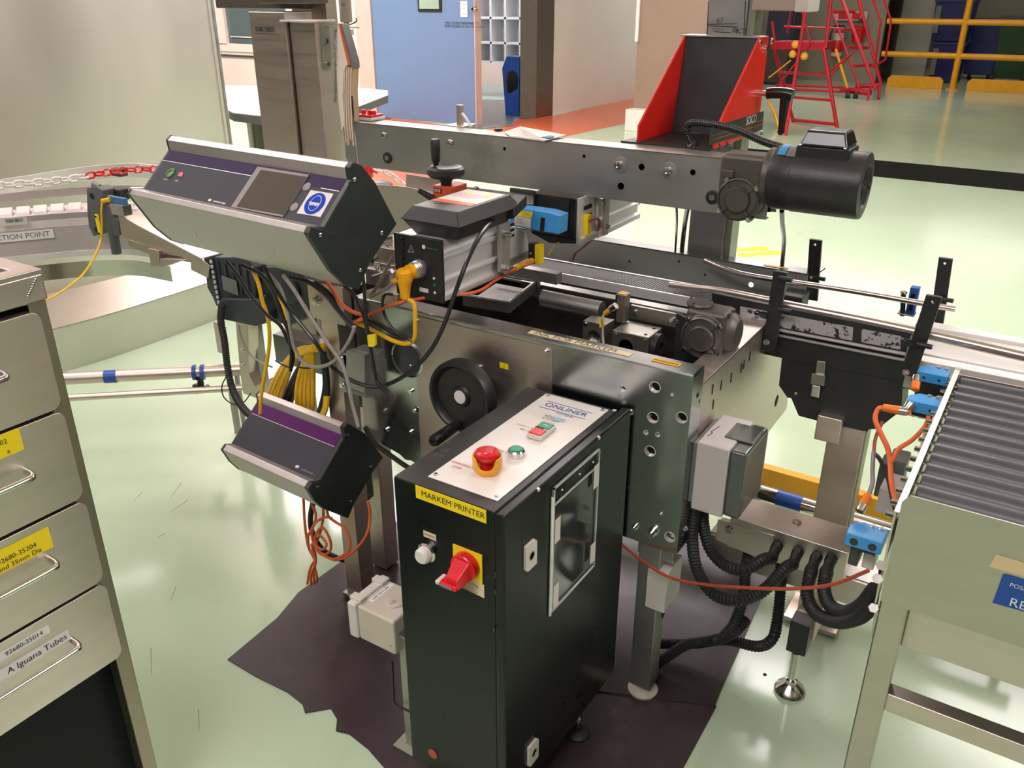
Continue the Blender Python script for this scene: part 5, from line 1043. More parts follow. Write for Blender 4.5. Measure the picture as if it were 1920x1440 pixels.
# front face
yf = Y0-.0005
def ff(a, b): return P(a, b, y=yf)
c = (ff(778, 925)+ff(914, 965))/2; c.y = yf
lb = quad('yellow_name_label', LBLY, cb, V(c.x, yf, c.z), (1, 0, 0), (0, 0, 1), .160, .028, .0006)
tx = MB(); tx.text('MARKEM PRINTER', V(c.x-.067, yf-.0008, c.z), (1, 0, 0), (0, 0, 1), .0178); tx.build('label_print', INK, lb)
c = ff(803, 1034); wl = thing('white_pilot_lamp', 'round white pilot lamp with chrome ring on the front of the black cabinet', 'lamp', c)
MB().lathe(c, (0, -1, 0), [(.021, 0), (.021, .006), (.0175, .009), (0, .009)], 32).build('chrome_ring', STP, wl)
MB().lathe(c, (0, -1, 0), [(.0165, .008), (.0165, .020), (.013, .025), (0, .026)], 32).build('lens', WHT, wl)
c = ff(806, 1004); lb = quad('small_label', LBLC, cb, V(c.x, yf, c.z), (1, 0, 0), (0, 0, 1), .030, .014, .0006); box('label_holder', BLKG, cb, c.x-.019, c.x+.019, yf-.0004, yf+.001, c.z-.012, c.z+.014, .0005)
tx = MB(); tx.text('POWER ON', V(c.x-.013, yf-.0008, c.z), (1, 0, 0), (0, 0, 1), .0048); tx.build('label_print', INK, lb)
c = (ff(845, 1018)+ff(909, 1096))/2; c = V(c.x+.001, yf, c.z)
rs_ = thing('rotary_switch', 'big red rotary isolator handle on a yellow square plate', 'switch', c)
quad('yellow_plate', LBLY, rs_, c, (1, 0, 0), (0, 0, 1), .066, .066, .0022)
tx = MB(); tx.text('ON', c+V(-.006, -.0026, .026), (1, 0, 0), (0, 0, 1), .007); tx.build('plate_print', INK, rs_)
MB().lathe(c+V(0, -.002, 0), (0, -1, 0), [(.028, 0), (.029, .004), (.028, .016), (.026, .018), (0, .018)], 36).build('disc', REDP, rs_)
MB().loft([c+V(a, -.016, b) for a, b in ((-.024, -.014), (.024, -.014), (.019, .022), (-.019, .022))], [c+V(a, -.052, b) for a, b in ((-.022, -.024), (.014, -.024), (.012, -.004), (-.014, -.004))]).build('grip', REDP, rs_, .003)
MB().box(c.x-.030, c.x+.013, c.y-.058, c.y-.030, c.z-.024, c.z-.014).build('tongue', REDP, rs_, .003)
MB().box(c.x-.022, c.x+.004, c.y-.060, c.y-.057, c.z-.022, c.z-.016).build('grey_slot', GRYP, rs_, .001)
MB().box(c.x-.033, c.x-.024, c.y-.060, c.y-.034, c.z-.021, c.z-.013).build('white_pin', WHTW, rs_, .002)
c2 = (ff(846, 1090)+ff(914, 1128))/2
lb = MB().ext([V(c.x-.033, yf, c.z-.033), V(c.x+.036, yf, c.z-.033), V(c.x+.036, yf, c.z-.064), V(c.x-.033, yf, c.z-.060)], (0, -.0006, 0)).build('feed_label', LBLC, cb)
tx = MB()
for k, (s_, dx) in enumerate((('BEL', -.012), ('PRINTER', -.006), ('FED FROM', -.018), ('ASSEMBLY', -.014))): tx.text(s_, V(c.x+dx, yf-.0009, c.z-.035-.0075*k), (1, 0, -.05), (0, 0, 1), .0078)
tx.build('label_print', INKG, lb)
c = ff(812, 1413); MB().lathe(c, (0, -1, 0), [(.012, 0), (.012, .002), (.006, .003), (0, .002)], 20).build('grommet_plug', BRN, cb)
MB().box(X1-.006, X1-.001, Y0-.002, Y0+.0, .55, .56).build('hinge_pin', BLKG, cb)
for z in (.68, .64): MB().cyl(V(X1+.003, Y0-.001, z), V(X1+.003, Y0-.001, z+.012), .004, 10).build('hinge', BLKG, cb)
for i, (x, y) in enumerate(((X1+.015, 1.385), (X0+.03, 1.50), (X0+.03, Y0+.05))):
    z1 = Z0; ft = MB().cyl(V(x, y, .008), V(x, y, z1+.05 if i == 0 else z1), .006, 12).build('foot_rod', STP, cb)
    MB().lathe(V(x, y, .001), (0, 0, 1), [(.030, 0), (.031, .008), (.024, .014), (.010, .018), (.009, .026), (0, .026)], 24).build('foot_pad', RUB, cb)
    MB().cyl(V(x, y, z1-.03), V(x, y, z1-.022), .010, 6).build('foot_nut', STP, cb)

# ------------------------------------------------------------------ BIG HANDWHEEL
c = P(858, 747, y=1.47); ax = V(-.03, -1, .02).normalized()
hw = thing('large_handwheel', 'large black handwheel with white centre cap on the stainless cover', 'handwheel', c-V(0, 0, .085))
R = .091
MB().lathe(c, ax, [(R*.93, -.040), (R, -.034), (R, -.008), (R*.97, -.001), (R*.88, .001), (R*.82, -.004), (R*.78, -.014), (R*.30, -.016), (.022, -.010), (0, -.010)], 56).build('wheel', BLKP, hw)
MB().lathe(c, ax, [(.0165, -.010), (.0165, -.0075), (0, -.007)], 28).build('centre_cap', GRYP if 0 else LBLW, hw)
MB().cyl(c-ax*.02, V(c.x, YF-.004, c.z), .022, 24).build('hub', STP, hw)
g0, g1 = P(852, 800, y=1.455), P(812, 828, y=1.345)
g0 = c+V(.004, -.0, -.066); d = (g1-g0); MB().lathe(g0, d, [(.010, 0), (.012, .015), (.0135, .03), (.0145, .07), (.0145, d.length-.006), (.012, d.length), (.006, d.length), (.005, d.length-.004), (0, d.length-.004)], 22).build('grip', BLKG, hw)
# ------------------------------------------------------------------ WHITE CABLE BOX + POST LEFT OF THE CABINET
wb = thing('cable_junction_box', 'cream plastic junction box with round knock-out on a steel bracket left of the black cabinet', 'box', P(700, 1220, y=1.12))
zt = P(712, 1078, y=1.24).z
q = [P(650, 1127, z=.42), P(712, 1077, z=.42), P(770, 1103, z=.42), P(718, 1160, z=.42)]
q = [V(-1.145, 1.085, .40), V(-1.150, 1.200, .40), V(-1.02, 1.205, .40), V(-1.015, 1.09, .40)]
BX0, BX1, BY0, BY1, BZ0, BZ1 = P(652, 1130, y=1.10).x, P(736, 1165, y=1.10).x, 1.10, 1.215, P(672, 1190, y=1.10).z, P(652, 1128, y=1.10).z
box('base', CRM, wb, BX0+.024, BX1, BY0+.002, BY1-.002, BZ0-.012, BZ1-.002, .006); box('lid', WHTW, wb, BX0, BX0+.026, BY0-.004, BY1+.004, BZ0-.010, BZ1+.002, .005)
for y in (BY0+.01, BY1-.03): box('lid_lug', WHTW, wb, BX0-.004, BX0+.03, y, y+.02, BZ1-.002, BZ1+.008, .002)
MB().lathe(V((BX0+BX1)/2+.022, (BY0+BY1)/2, BZ1-.002), (0, 0, 1), [(.022, 0), (.022, .002), (.019, .003), (0, .0025)], 28).build('knock_out', CRM, wb)
tx = MB(); tx.text('12', V((BX0+BX1)/2+.016, (BY0+BY1)/2-.002, BZ1+.001), (1, 0, 0), (0, 1, 0), .012); tx.text('V', V((BX0+BX1)/2+.02, (BY0+BY1)/2-.012, BZ1+.001), (1, 0, 0), (0, 1, 0), .009); tx.build('moulded_number', INKG, wb)
quad('label_strip', LBLW, wb, V(BX0+.042, (BY0+BY1)/2+.01, BZ1-.002), (0, 1, 0), (-1, 0, 0), .075, .012, .0006)
tx = MB(); tx.text('LINE / 00/1/1400', V(BX0+.042, BY0+.036, BZ1-.0012), (0, 1, 0), (-1, 0, 0), .008); tx.build('label_print', INK, wb)
MB().dome(V(BX1-.012, BY0+.002, BZ0+.012), (0, -1, 0), .003).build('screw', STP, wb)
sp = thing('bracket_post', 'slim green-tinted steel post with perforated top bracket left of the black cabinet', 'post', V(BX1+.03, 1.15, 0))
xp0 = P(748, 1240, y=1.13).x; box('post', GRNP, sp, xp0+.003, -.955, 1.13, 1.18, .005, BZ1-.055, .002)
MB().ext([P(720, 1175, z=BZ1-.045), P(755, 1125, z=BZ1-.045), V(-.952, 1.24, BZ1-.045), V(-.952, 1.105, BZ1-.045)], (0, 0, .004)).build('top_bracket', GAL, sp, .001)
for a, b in ((748, 1163), (742, 1176)): MB().bolt(P(a, b, z=BZ1-.041), (0, 0, 1), .006, .008).build('bolt', STP, sp)
box('foot_plate', GRNP, sp, xp0-.02, -.955, 1.11, 1.20, .002, .007, .001)
cable('flex_conduit', 'black corrugated conduit dropping from the cream junction box to the floor', [V(BX1-.02, 1.16, BZ0), V(BX1-.02, 1.16, .12), V(BX1-.01, 1.17, .01)], .010, BLKC, .004, 10)
cable('thin_cable', 'thin black cable tied around the slim post left of the cabinet', [(735, 1240, 1.13), (738, 1300, 1.125), (742, 1320, 1.12), (770, 1335, 1.118), (784, 1345, 1.115)], .003, BLKC)
# junction box behind cabinet right
jb = thing('leg_junction_box', 'small pale metal box fixed to the front right leg under the perforated panel', 'box', P(1245, 1140, y=1.60))
xa, xb = P(1215, 1080, y=1.565).x, P(1248, 1080, y=1.565).x; za, zb = P(1230, 1143, y=1.565).z, P(1215, 1066, y=1.565).z
box('body', WHTW, jb, xa, xb+.004, 1.565, 1.66, za, zb, .003); box('lid', WHTW, jb, xa-.001, xb+.005, 1.563, 1.57, za-.001, zb+.001, .001)
# ------------------------------------------------------------------ SWITCH BOX WITH SMOKED COVER
sb = thing('switch_box', 'grey isolator box with smoked transparent cover on the right end of the machine', 'box', V(-.5, 1.68, .6))
sy0, sy1 = 1.585, 1.745; sz0, sz1 = .597, .768
box('mount', GRYP, sb, XR, XR+.012, sy0+.01, sy1-.01, sz0+.01, sz1-.01, .002)
box('base', mat('pale_grey_enclosure', rgb(188, 182, 180), .42, 0, .03, 8), sb, XR+.012, XR+.085, sy0, sy1, sz0, sz1, .004)
box('smoked_cover', mat('smoked_cover', rgb(70, 73, 72), .12, 0, .04, 6, coat=.5), sb, XR+.083, XR+.122, sy0+.004, sy1-.004, sz0+.004, sz1-.002, .008)
box('cover_flap', mat('smoked_flap', rgb(50, 52, 53), .15, 0, .04, 6, coat=.5), sb, XR+.055, XR+.118, sy0+.05, sy1-.03, sz1-.004, sz1+.003, .002)
sc = MB()
for k in range(7):
    a = P(1347+random.uniform(-10, 0), 787+random.uniform(-2, 2), z=sz1+.0005)
tx = MB(); tx.tube([V(XR+.022, sy0+.035, sz1+.0004), V(XR+.026, sy0+.055, sz1+.0004), V(XR+.022, sy0+.060, sz1+.0004), V(XR+.028, sy0+.095, sz1+.0004)], .0008, 5, 4).build('pen_scribble', INK, sb)

# ================================================================== LOWER FRAME, TRANSFER CONVEYOR
lf = thing('lower_cable_channel', 'low stainless cable channel with four black glands under the right end of the machine', 'channel', V(-.36, 1.83, .43))
a, b = P(1346, 962, y=1.77), P(1590, 1035, y=1.77)
cx0, cx1 = P(1345, 985, y=1.77).x, P(1592, 1030, y=1.77).x
zt = P(1480, 1003, y=1.77).z; zb_ = zt-.088
box('channel', STH, lf, cx0+.03, cx1, 1.77, 1.88, zb_, zt, .002)
MB().ext([V(cx0, 1.768, zt-.018), V(cx0+.14, 1.768, zt-.014), V(cx0+.145, 1.768, zb_+.02), V(cx0+.10, 1.768, zb_-.002), V(cx0, 1.768, zb_+.01)], (0, .003, 0)).build('end_plate', STH, lf, .001)
MB().dome(P(1494, 980, z=zt), (0, 0, 1), .011).build('slotted_screw', DST, lf); MB().bolt(P(1367, 993, y=1.767), (0, -1, 0), .008, .006).build('bolt', STP, lf)
gl = []
for a, b in ((1458, 1022), (1497, 1033), (1532, 1042), (1560, 1045)):
    p = P(a, b, y=1.768); gl.append(p); MB().cyl(p, p+V(0, -.016, -.004), .014, 6).cyl(p+V(0, -.012, -.003), p+V(0, -.038, -.014), .0125, 18).build('gland', BLKP, lf, .001)
def cc(lab, pts): return cable('corrugated_hose', lab, pts, .0150, RUB, .0040, 12, 'black corrugated hoses under the machine end', sm=14)
g = [p+V(0, -.038, -.014) for p in gl]
cc('upper corrugated hose looping from the switch box to the first gland', [(1318, 946, 1.66), (1319, 985, 1.66), (1332, 1030, 1.65), (1360, 1060, 1.64), (1395, 1068, 1.64), (1430, 1050, 1.68), g[0]])
cc('longer corrugated hose looping from the switch box to the second gland', [(1304, 946, 1.64), (1298, 1010, 1.62), (1308, 1070, 1.60), (1340, 1115, 1.58), (1385, 1125, 1.58), (1430, 1108, 1.62), (1470, 1068, 1.68), g[1]])
cc('left of the two corrugated hoses looping right from the channel glands', [g[2], (1520, 1075, 1.66), (1514, 1115, 1.62), (1530, 1150, 1.58), (1570, 1166, 1.54), (1610, 1158, 1.5), (1634, 1138, 1.46)])
cc('right of the two corrugated hoses looping right from the channel glands', [g[3], (1549, 1075, 1.66), (1545, 1105, 1.62), (1556, 1135, 1.58), (1585, 1148, 1.54), (1615, 1135, 1.5), (1640, 1105, 1.46)])
cc('corrugated hose hanging straight down behind the loops', [(1405, 1030, 1.85), (1398, 1070, 1.80), (1392, 1125, 1.78), (1376, 1170, 1.76), (1360, 1190, 1.76)])
cc('corrugated hose running along the mat from the small leg box', [(1236, 1145, 1.62), (1226, 1180, 1.64), (1218, 1225, 1.66), (1220, 1250, 1.67), (1250, 1232, 1.70), (1290, 1208, 1.74), (1340, 1200, 1.78), (1376, 1186, 1.76), (1400, 1160, 1.8)])
cc('thick corrugated hose sweeping over the mat and up beside the black foot block', [(1235, 1207, 1.74), (1300, 1207, 1.78), (1360, 1200, 1.80), (1420, 1212, 1.80), (1448, 1198, 1.80), (1457, 1165, 1.84), (1463, 1110, 1.89), (1465, 1050, 1.90)])
orr = cable('rust_orange_cable', 'rust orange cable hanging in a long curve from the cabinet to the roller table', [V(-.70, 1.55, .50), pv(1160, 1014, 1.55), pv(1200, 1048, 1.53), pv(1255, 1082, 1.50), pv(1320, 1096, 1.48), pv(1400, 1102, 1.46), pv(1480, 1104, 1.44), pv(1560, 1096, 1.42), pv(1628, 1070, 1.38)], .0036, BRN)
bb = thing('lower_frame_beam', 'long low galvanised frame beam behind the hanging hoses', 'beam', V(-.4, 1.95, .3))
def seg(a0, b0, a1, b1, y): return P(a0, b0, y=y), P(a1, b1, y=y)
p, q = P(1310, 985, y=1.95), P(1700, 1092, y=1.95)
zt2 = (P(1360, 1015, y=1.92).z+P(1640, 1098, y=1.92).z)/2
box('beam', STH, bb, -.60, -.14, 1.92, 2.02, zt2-.075, zt2, .002); box('top_plate', ALR, bb, -.60, -.14, 1.93, 1.98, zt2, zt2+.003, .0006)
# adjustable foot
fx, fy = P(1480, 1296, z=0).x, P(1480, 1296, z=0).y
ft = thing('levelling_foot', 'black block with polished levelling foot standing on the mint floor', 'foot', V(fx, fy, 0))
MB().lathe(V(fx, fy, 0), (0, 0, 1), [(.0, 0), (.038, 0), (.040, .006), (.036, .014), (.020, .026), (.015, .032), (.015, .042), (.010, .046), (0, .046)], 36).build('pad', STP, ft)
MB().cyl(V(fx, fy, .04), V(fx, fy, .13), .0105, 18).build('rod', STP, ft); MB().cyl(V(fx, fy, .034), V(fx, fy, .044), .014, 6).build('nut', STP, ft)
zc0 = P(1495, 1215, y=fy).z; box('black_block', BLKP, ft, fx-.022, fx+.026, fy-.025, fy+.025, zc0, zc0+.095, .003); box('steel_tube', ST, ft, fx-.02, fx+.032, fy+.02, fy+.10, zc0+.02, zt2-.08, .003)
# pipes behind
pi_ = thing('rear_pipe', 'stainless pipe with blue tape running behind the lower channel', 'pipe', V(-.5, 2.3, .2))
p = P(1430, 922, y=2.35); q = P(1545, 960, y=2.35); zc = (p.z+q.z)/2
MB().cyl(V(-.95, 2.35, zc), V(0.2, 2.35, zc), .024, 24).build('pipe', STP, pi_)
for a in ((1457, 1505),): x0, x1 = P(a[0], 930, y=2.35).x, P(a[1], 940, y=2.35).x; MB().cyl(V(x0, 2.35, zc), V(x1, 2.35, zc), .0247, 24).build('blue_tape', BLUT, pi_)
MB().text('<<', V((x0+x1)/2-.01, 2.325, zc), (1, 0, 0), (0, 0, 1), .015).build('tape_print', INK, pi_)
for x in (-.9, .15): MB().cyl(V(x, 2.35, 0), V(x, 2.35, zc), .014, 12).build('stand', DST, pi_)
yb_ = thing('yellow_floor_guard', 'yellow steel floor guard rail behind the stainless pipe', 'barrier', V(-.5, 2.7, 0))
p, q = P(1440, 880, y=2.72), P(1545, 905, y=2.72); box('rail', YELP, yb_, -.95, .3, 2.72, 2.76, p.z-.11, p.z, .003); 
for x in (-.9, .2): box('support', YELP, yb_, x, x+.05, 2.725, 2.755, 0, p.z-.1, .002)

# transfer conveyor
YT = 2.08
tc = thing('transfer_conveyor', 'black plated transfer conveyor with peeling white label and steel guide rails', 'conveyor', V(-.45, 2.15, .2))
def yq(lst, y): return [P(a, b, y=y) for a, b in lst]
MB().ext(yq([(1335, 549), (1450, 573), (1709, 625), (1697, 668), (1393, 610), (1332, 596)], YT), (0, .05, 0)).build('upper_side_plate', BLKM, tc, .0015)
MB().ext(yq([(1395, 612), (1697, 667), (1700, 718), (1467, 672), (1400, 657)], YT+.002), (0, .10, 0)).build('lower_side_plate', BLKM, tc, .0015)
MB().ext(yq([(1466, 668), (1693, 715), (1690, 770), (1645, 805), (1610, 806), (1538, 791), (1497, 780), (1483, 747), (1476, 746), (1460, 723)], YT+.004), (0, .09, 0)).build('motor_guard', BLKM, tc, .002)
for a, b, c_, d in ((1393, 606, 1697, 664), (1400, 617, 1696, 675)):
    p, q = P(a, b, y=YT-.004), P(c_, d, y=YT-.004); MB().cyl(p, q, .0045, 10).build('slide_rail', ALU if b == 606 else DST, tc)
c = P(1398, 637, y=YT-.01); MB().lathe(c, (0, -1, 0), [(.026, -.1), (.026, 0), (.023, .003), (0, .003)], 32).build('end_pulley_cover', BLKP, tc)
# peeling label: scattered ragged patches
PLM = bpy.data.materials.new('peeled_label'); PLM.use_nodes = True
nt_ = PLM.node_tree; tc_ = nt_.nodes.new('ShaderNodeTexCoord'); nz_ = nt_.nodes.new('ShaderNodeTexNoise'); nz_.inputs['Scale'].default_value = 62; nz_.inputs['Detail'].default_value = 9; nz_.inputs['Roughness'].default_value = .72
rp_ = nt_.nodes.new('ShaderNodeValToRGB'); rp_.color_ramp.interpolation = 'CONSTANT'; rp_.color_ramp.elements[0].color = (*rgb(176, 172, 176), 1); rp_.color_ramp.elements[1].position = .555; rp_.color_ramp.elements[1].color = (.02, .02, .02, 1)
nt_.links.new(tc_.outputs['Object'], nz_.inputs['Vector']); nt_.links.new(nz_.outputs['Fac'], rp_.inputs[0]); nt_.links.new(rp_.outputs[0], nt_.nodes['Principled BSDF'].inputs['Base Color']); nt_.nodes['Principled BSDF'].inputs['Roughness'].default_value = .5
for a0, a1 in ((1388, 1438), (1458, 1600), (1616, 1690)):
    tl = 574-(1387-a0)*.186; tr_ = 574-(1387-a1)*.186
    MB().ext(yq([(a0, tl), (a1, tr_), (a1-2, tr_+25), (a0-1, tl+25)], YT), (0, -.0006, 0)).build('peeling_label', PLM, tc)
MB().ext(yq([(1631, 675), (1653, 679), (1652, 687), (1630, 683)], YT+.0035), (0, -.0006, 0)).build('rating_label', GRYP, tc)
MB().dome(P(1492, 738, y=YT+.004), (0, -1, 0), .004).build('rivet', STP, tc)
# toggle latch
la = P(1541, 690, y=YT-.004)
lt = MB().ext(yq([(1533, 675), (1549, 677), (1546, 708), (1530, 705)], YT), (0, -.006, 0)).build('latch', STP, tc, .001)
MB().ext(yq([(1524, 698), (1549, 702), (1547, 722), (1522, 718)], YT-.002), (0, -.010, 0)).build('latch_base', DAL, lt, .001)
MB().ext(yq([(1524, 720), (1540, 723), (1537, 745), (1521, 741)], YT-.004), (0, -.008, 0)).build('latch_tongue', STP, lt, .002)
# guide posts and rails
def gpost(lab_, tp, bt, y, w_=.033):
    a, b = P(*tp, y=y), P(*bt, y=y)
    o = plate('guide_post', BLKM, tc, (0, y+.012, 0), (1, 0, 0), (0, 0, 1), [(b.x-w_/2, b.z), (b.x+w_/2, b.z), (a.x+w_/2, a.z), (a.x-w_/2, a.z)], [(a.x, a.z-.014, .004)], .012)
    return o, a, b
f1, a1, b1 = gpost('', (1463, 510), (1440, 660), 2.045); f2, a2, b2 = gpost('', (1751, 556), (1702, 705), 2.045)
r1, c1, d1 = gpost('', (1529, 450), (1521, 563), 2.43); r2, c2_, d2 = gpost('', (1773, 485), (1756, 605), 2.43)
for a, b, y in ((1438, 641, 2.033), (1699, 697, 2.033)): MB().lathe(P(a, b, y=y), (0, -1, 0), [(.008, 0), (.008, .004), (.003, .005), (.003, .003), (0, .003)], 18).build('pivot_screw', STP, tc)
for a, b, y in ((1463, 521, 2.033), (1462, 580, 2.033), (1528, 520, 2.42), (1765, 560, 2.42), (1722, 645, 2.033)):
    p = P(a-2, b, y=y); MB().cyl(p, p+V(.032, -.003, 0), .006, 12).build('thumb_knob', BLKP, tc)
for a, b in ((1436, 592), (1710, 645)): MB().lathe(P(a, b, y=2.03), (-.6, -1, .5), [(.008, 0), (.009, .012), (.006, .022), (.007, .036), (.002, .04), (0, .04)], 14).build('clamp_lever', BLKG, tc)
zr = .995
def bar(nm, pts, r, m=STP): return MB().tube(pts, r, 12, 5).build(nm, m, tc)
bar('far_guide_rail', [P(1322, 488, y=2.33), P(1365, 503, y=2.30)+V(0, 0, -.004), P(1420, 519, y=2.29), P(1600, 546, y=2.29), P(1791, 580, y=2.29)], .0075, mat('pink_toned_rail', (.60, .52, .49), .3, 1))
PR = MATS['pink_toned_rail']
bar('near_guide_rail', [P(1256, 534, y=2.13), P(1310, 540, y=2.12), P(1360, 546, y=2.11), P(1456, 565, y=2.11)], .008, ST)
bar('product_rail', [P(1462, 570, y=2.10), P(1600, 597, y=2.10), P(1740, 627, y=2.10), P(1920, 668, y=2.10), P(2100, 709, y=2.10)], .0125, PR)
bar('cross_stub', [P(1722, 617, y=2.12), P(1762, 628, y=2.10)], .006, STP)
MB().cyl(P(1521, 520, y=2.42), P(1545, 503, y=2.5), .005, 8).build('cross_stub', STP, tc)
# thin blue reflex sensor by far rail
p = P(1712, 560, y=2.36); bsx = thing('slim_blue_sensor', 'slim upright blue sensor standing at the far guide rail', 'sensor', P(1710, 590, y=2.36))
za_, zb2 = P(1708, 590, y=2.36).z, P(1714, 540, y=2.36).z; box('body', BLUT, bsx, p.x-.012, p.x+.010, 2.36, 2.385, za_, zb2, .002); box('lens_window', BLKG, bsx, p.x-.006, p.x+.004, 2.357, 2.36, za_+.012, zb2-.014, .0005)
MB().cyl(P(1692, 592, y=2.37), P(1694, 550, y=2.37), .0065, 12).build('pole', BLKP, bsx); MB().lathe(P(1694, 551, y=2.37), (0, 0, 1), [(.007, 0), (.009, .002), (.009, .006), (0, .007)], 16).build('pole_cap', STP, bsx)
box('bracket', STP, bsx, p.x-.03, p.x+.012, 2.355, 2.39, za_-.004, za_, .001)
# column
xa, xb = P(1548, 835, y=2.10).x, P(1615, 850, y=2.10).x
cl_ = thing('conveyor_column', 'square stainless column carrying the black transfer conveyor', 'column', V((xa+xb)/2, 2.13, 0))
zct = P(1590, 800, y=2.10).z
zch = P(1480, 1003, y=1.77).z
box('tube', ST, cl_, xa, xb, 2.10, 2.17, .02, zct, .003)
box('light_edge', GRNP, cl_, xb, xb+.004, 2.105, 2.165, .02, zct-.003, .001)
p, q = P(1535, 775, y=2.065), P(1573, 832, y=2.065); box('clamp_block', ST, cl_, p.x, q.x, 2.055, 2.10, q.z, p.z, .003)
box('foot_plate', ST, cl_, xa-.03, xb+.03, 2.07, 2.20, .004, .02, .002)

# white belt conveyor to the right
wc = thing('white_belt_conveyor', 'white belt conveyor running off to the right behind the roller table', 'conveyor', V(.1, 2.2, .6))
za_ = .865
box('belt', mat('glossy_white_belt', rgb(226, 224, 222), .22, 0, .02, 6), wc, -.235, 1.2, 2.125, 2.30, za_-.01, za_, .001)
box('side_rail', ALR, wc, -.245, 1.2, 2.085, 2.125, za_-.055, za_-.004, .002); box('lower_rail', ALU, wc, -.22, 1.2, 2.075, 2.087, za_-.075, za_-.030, .001)
box('far_side_rail', ALR, wc, -.245, 1.2, 2.30, 2.34, za_-.055, za_+.01, .002); box('bed', DST, wc, -.24, 1.2, 2.10, 2.33, za_-.09, za_-.055, .001)
for x in (.9,): box('leg', ST, wc, x, x+.05, 2.12, 2.17, 0, za_-.09, .002)
box('dark_strip', BLKM, wc, -.19, 1.2, 2.06, 2.077, za_-.085, za_-.050, .001)

# ================================================================== ROLLER TABLE
RX, RY0, RY1, RZ = -.115, 1.335, 2.045, .868
rt = thing('roller_table', 'stainless gravity roller table with grey rollers at the right edge', 'conveyor', V(.15, 1.7, 0))
XE = .55
plate('front_panel', mat('olive_stainless', (.50, .465, .41), .38, 1, .06, 4, (1, 6, 6), rvar=.05), rt, (0, RY0+.003, 0), (1, 0, 0), (0, 0, 1), [(RX+.008, .700), (XE, .700), (XE, RZ+.046), (RX+.018, RZ+.046), (RX+.008, RZ+.03)], [], .003)
OLS = MATS['olive_stainless']
plate('side_plate', STH, rt, (RX, 0, 0), (0, 1, 0), (0, 0, 1), [(RY0+.003, .69), (RY1, .74), (RY1, RZ+.008), (RY0+.003, RZ+.008)], [], .003)
box('side_lip', ALR, rt, RX-.001, RX+.010, RY0+.004, RY1, RZ+.006, RZ+.009, .0005)
box('rear_plate', STH, rt, RX, XE, RY1, RY1+.004, .76, RZ-.008, .0)
proto = None; ry = RY0+.040; k = 0
while ry < RY1-.03:
    if proto is None:
        proto = MB().lathe(V(RX+.016, ry, RZ-.022), (1, 0, 0), [(.010, 0), (.0205, .001), (.0215, .004), (.0215, .60), (0, .60)], 24).build('roller', ROLL, rt)
        ax_ = MB().cyl(V(RX-.016, ry, RZ-.022), V(RX+.02, ry, RZ-.022), .0055, 8).cyl(V(RX+.004, ry, RZ-.022), V(RX+.018, ry, RZ-.022), .014, 14).build('axle', STP, proto) if 0 else MB().cyl(V(RX-.016, ry, RZ-.022), V(RX+.02, ry, RZ-.022), .0055, 8).build('axle', STP, rt)
        y00 = ry
    else:
        for src in (proto, ax_):
            c_ = src.copy(); COL.objects.link(c_); c_.location = src.location+V(0, ry-y00, 0)
    ry += .0455; k += 1
box('under_shade_sheet', BLKM, rt, RX+.01, XE, RY0+.01, RY1-.005, RZ-.09, RZ-.085, 0)  # black sheet paints the shade seen between the rollers
# legs and cross members of the table
lx0, lx1 = P(1633, 1196, y=RY0+.004).x, P(1700, 1155, y=RY0+.004).x
box('leg', OLS, rt, lx0+.002, lx1, RY0+.004, RY0+.052, 0, .70, .004)

box('cross_member', STH, rt, lx1, XE, RY0+.03, RY0+.05, .60, .70, .002)
p = P(1692, 1310, y=RY0+.02); box('cross_member', ST, rt, lx1-.002, XE, RY0+.012, RY0+.045, p.z-.035, p.z+.005, .003)
box('leg', OLS, rt, XE-.06, XE, RY0+.004, RY0+.052, 0, .70, .004)
MB().ext([P(1640, 1140, x=RX-.006), P(1652, 1085, x=RX-.006), P(1648, 1060, x=RX-.006), P(1634, 1195, x=RX-.006)], (.006, 0, 0)).build('end_bracket', STP, rt)
for a, b in ((1638, 1140), (1652, 1060), (1645, 1085)): MB().cyl(P(a, b, x=RX-.012), P(a, b, x=RX-.002), .009, 6).build('hex_bolt', STP, rt)
# labels
yl = RY0-.0005
MB().ext(yq([(1855, 1062), (1868, 1039), (1990, 1076), (1985, 1100)], yl), (0, -.0006, 0)).build('masking_tape', mat('masking_tape', rgb(214, 190, 150), .6), rt)
bl_ = MB().ext(yq([(1861, 1130), (1880, 1078), (1886, 1077), (2080, 1135), (2075, 1190)], yl-.0004), (0, -.0006, 0)).build('blue_position_sign', SIGNB, rt)
tx = MB(); q0_ = P(1893, 1096, y=yl-.0015); tx.text('POSITION 2', q0_, (1, 0, 0), (0, 0, 1), .0105); q0_ = P(1892, 1128, y=yl-.0015); tx.text('REJECT', q0_, (1, 0, 0), (0, 0, 1), .0225); tx.build('sign_print', INKW, bl_)

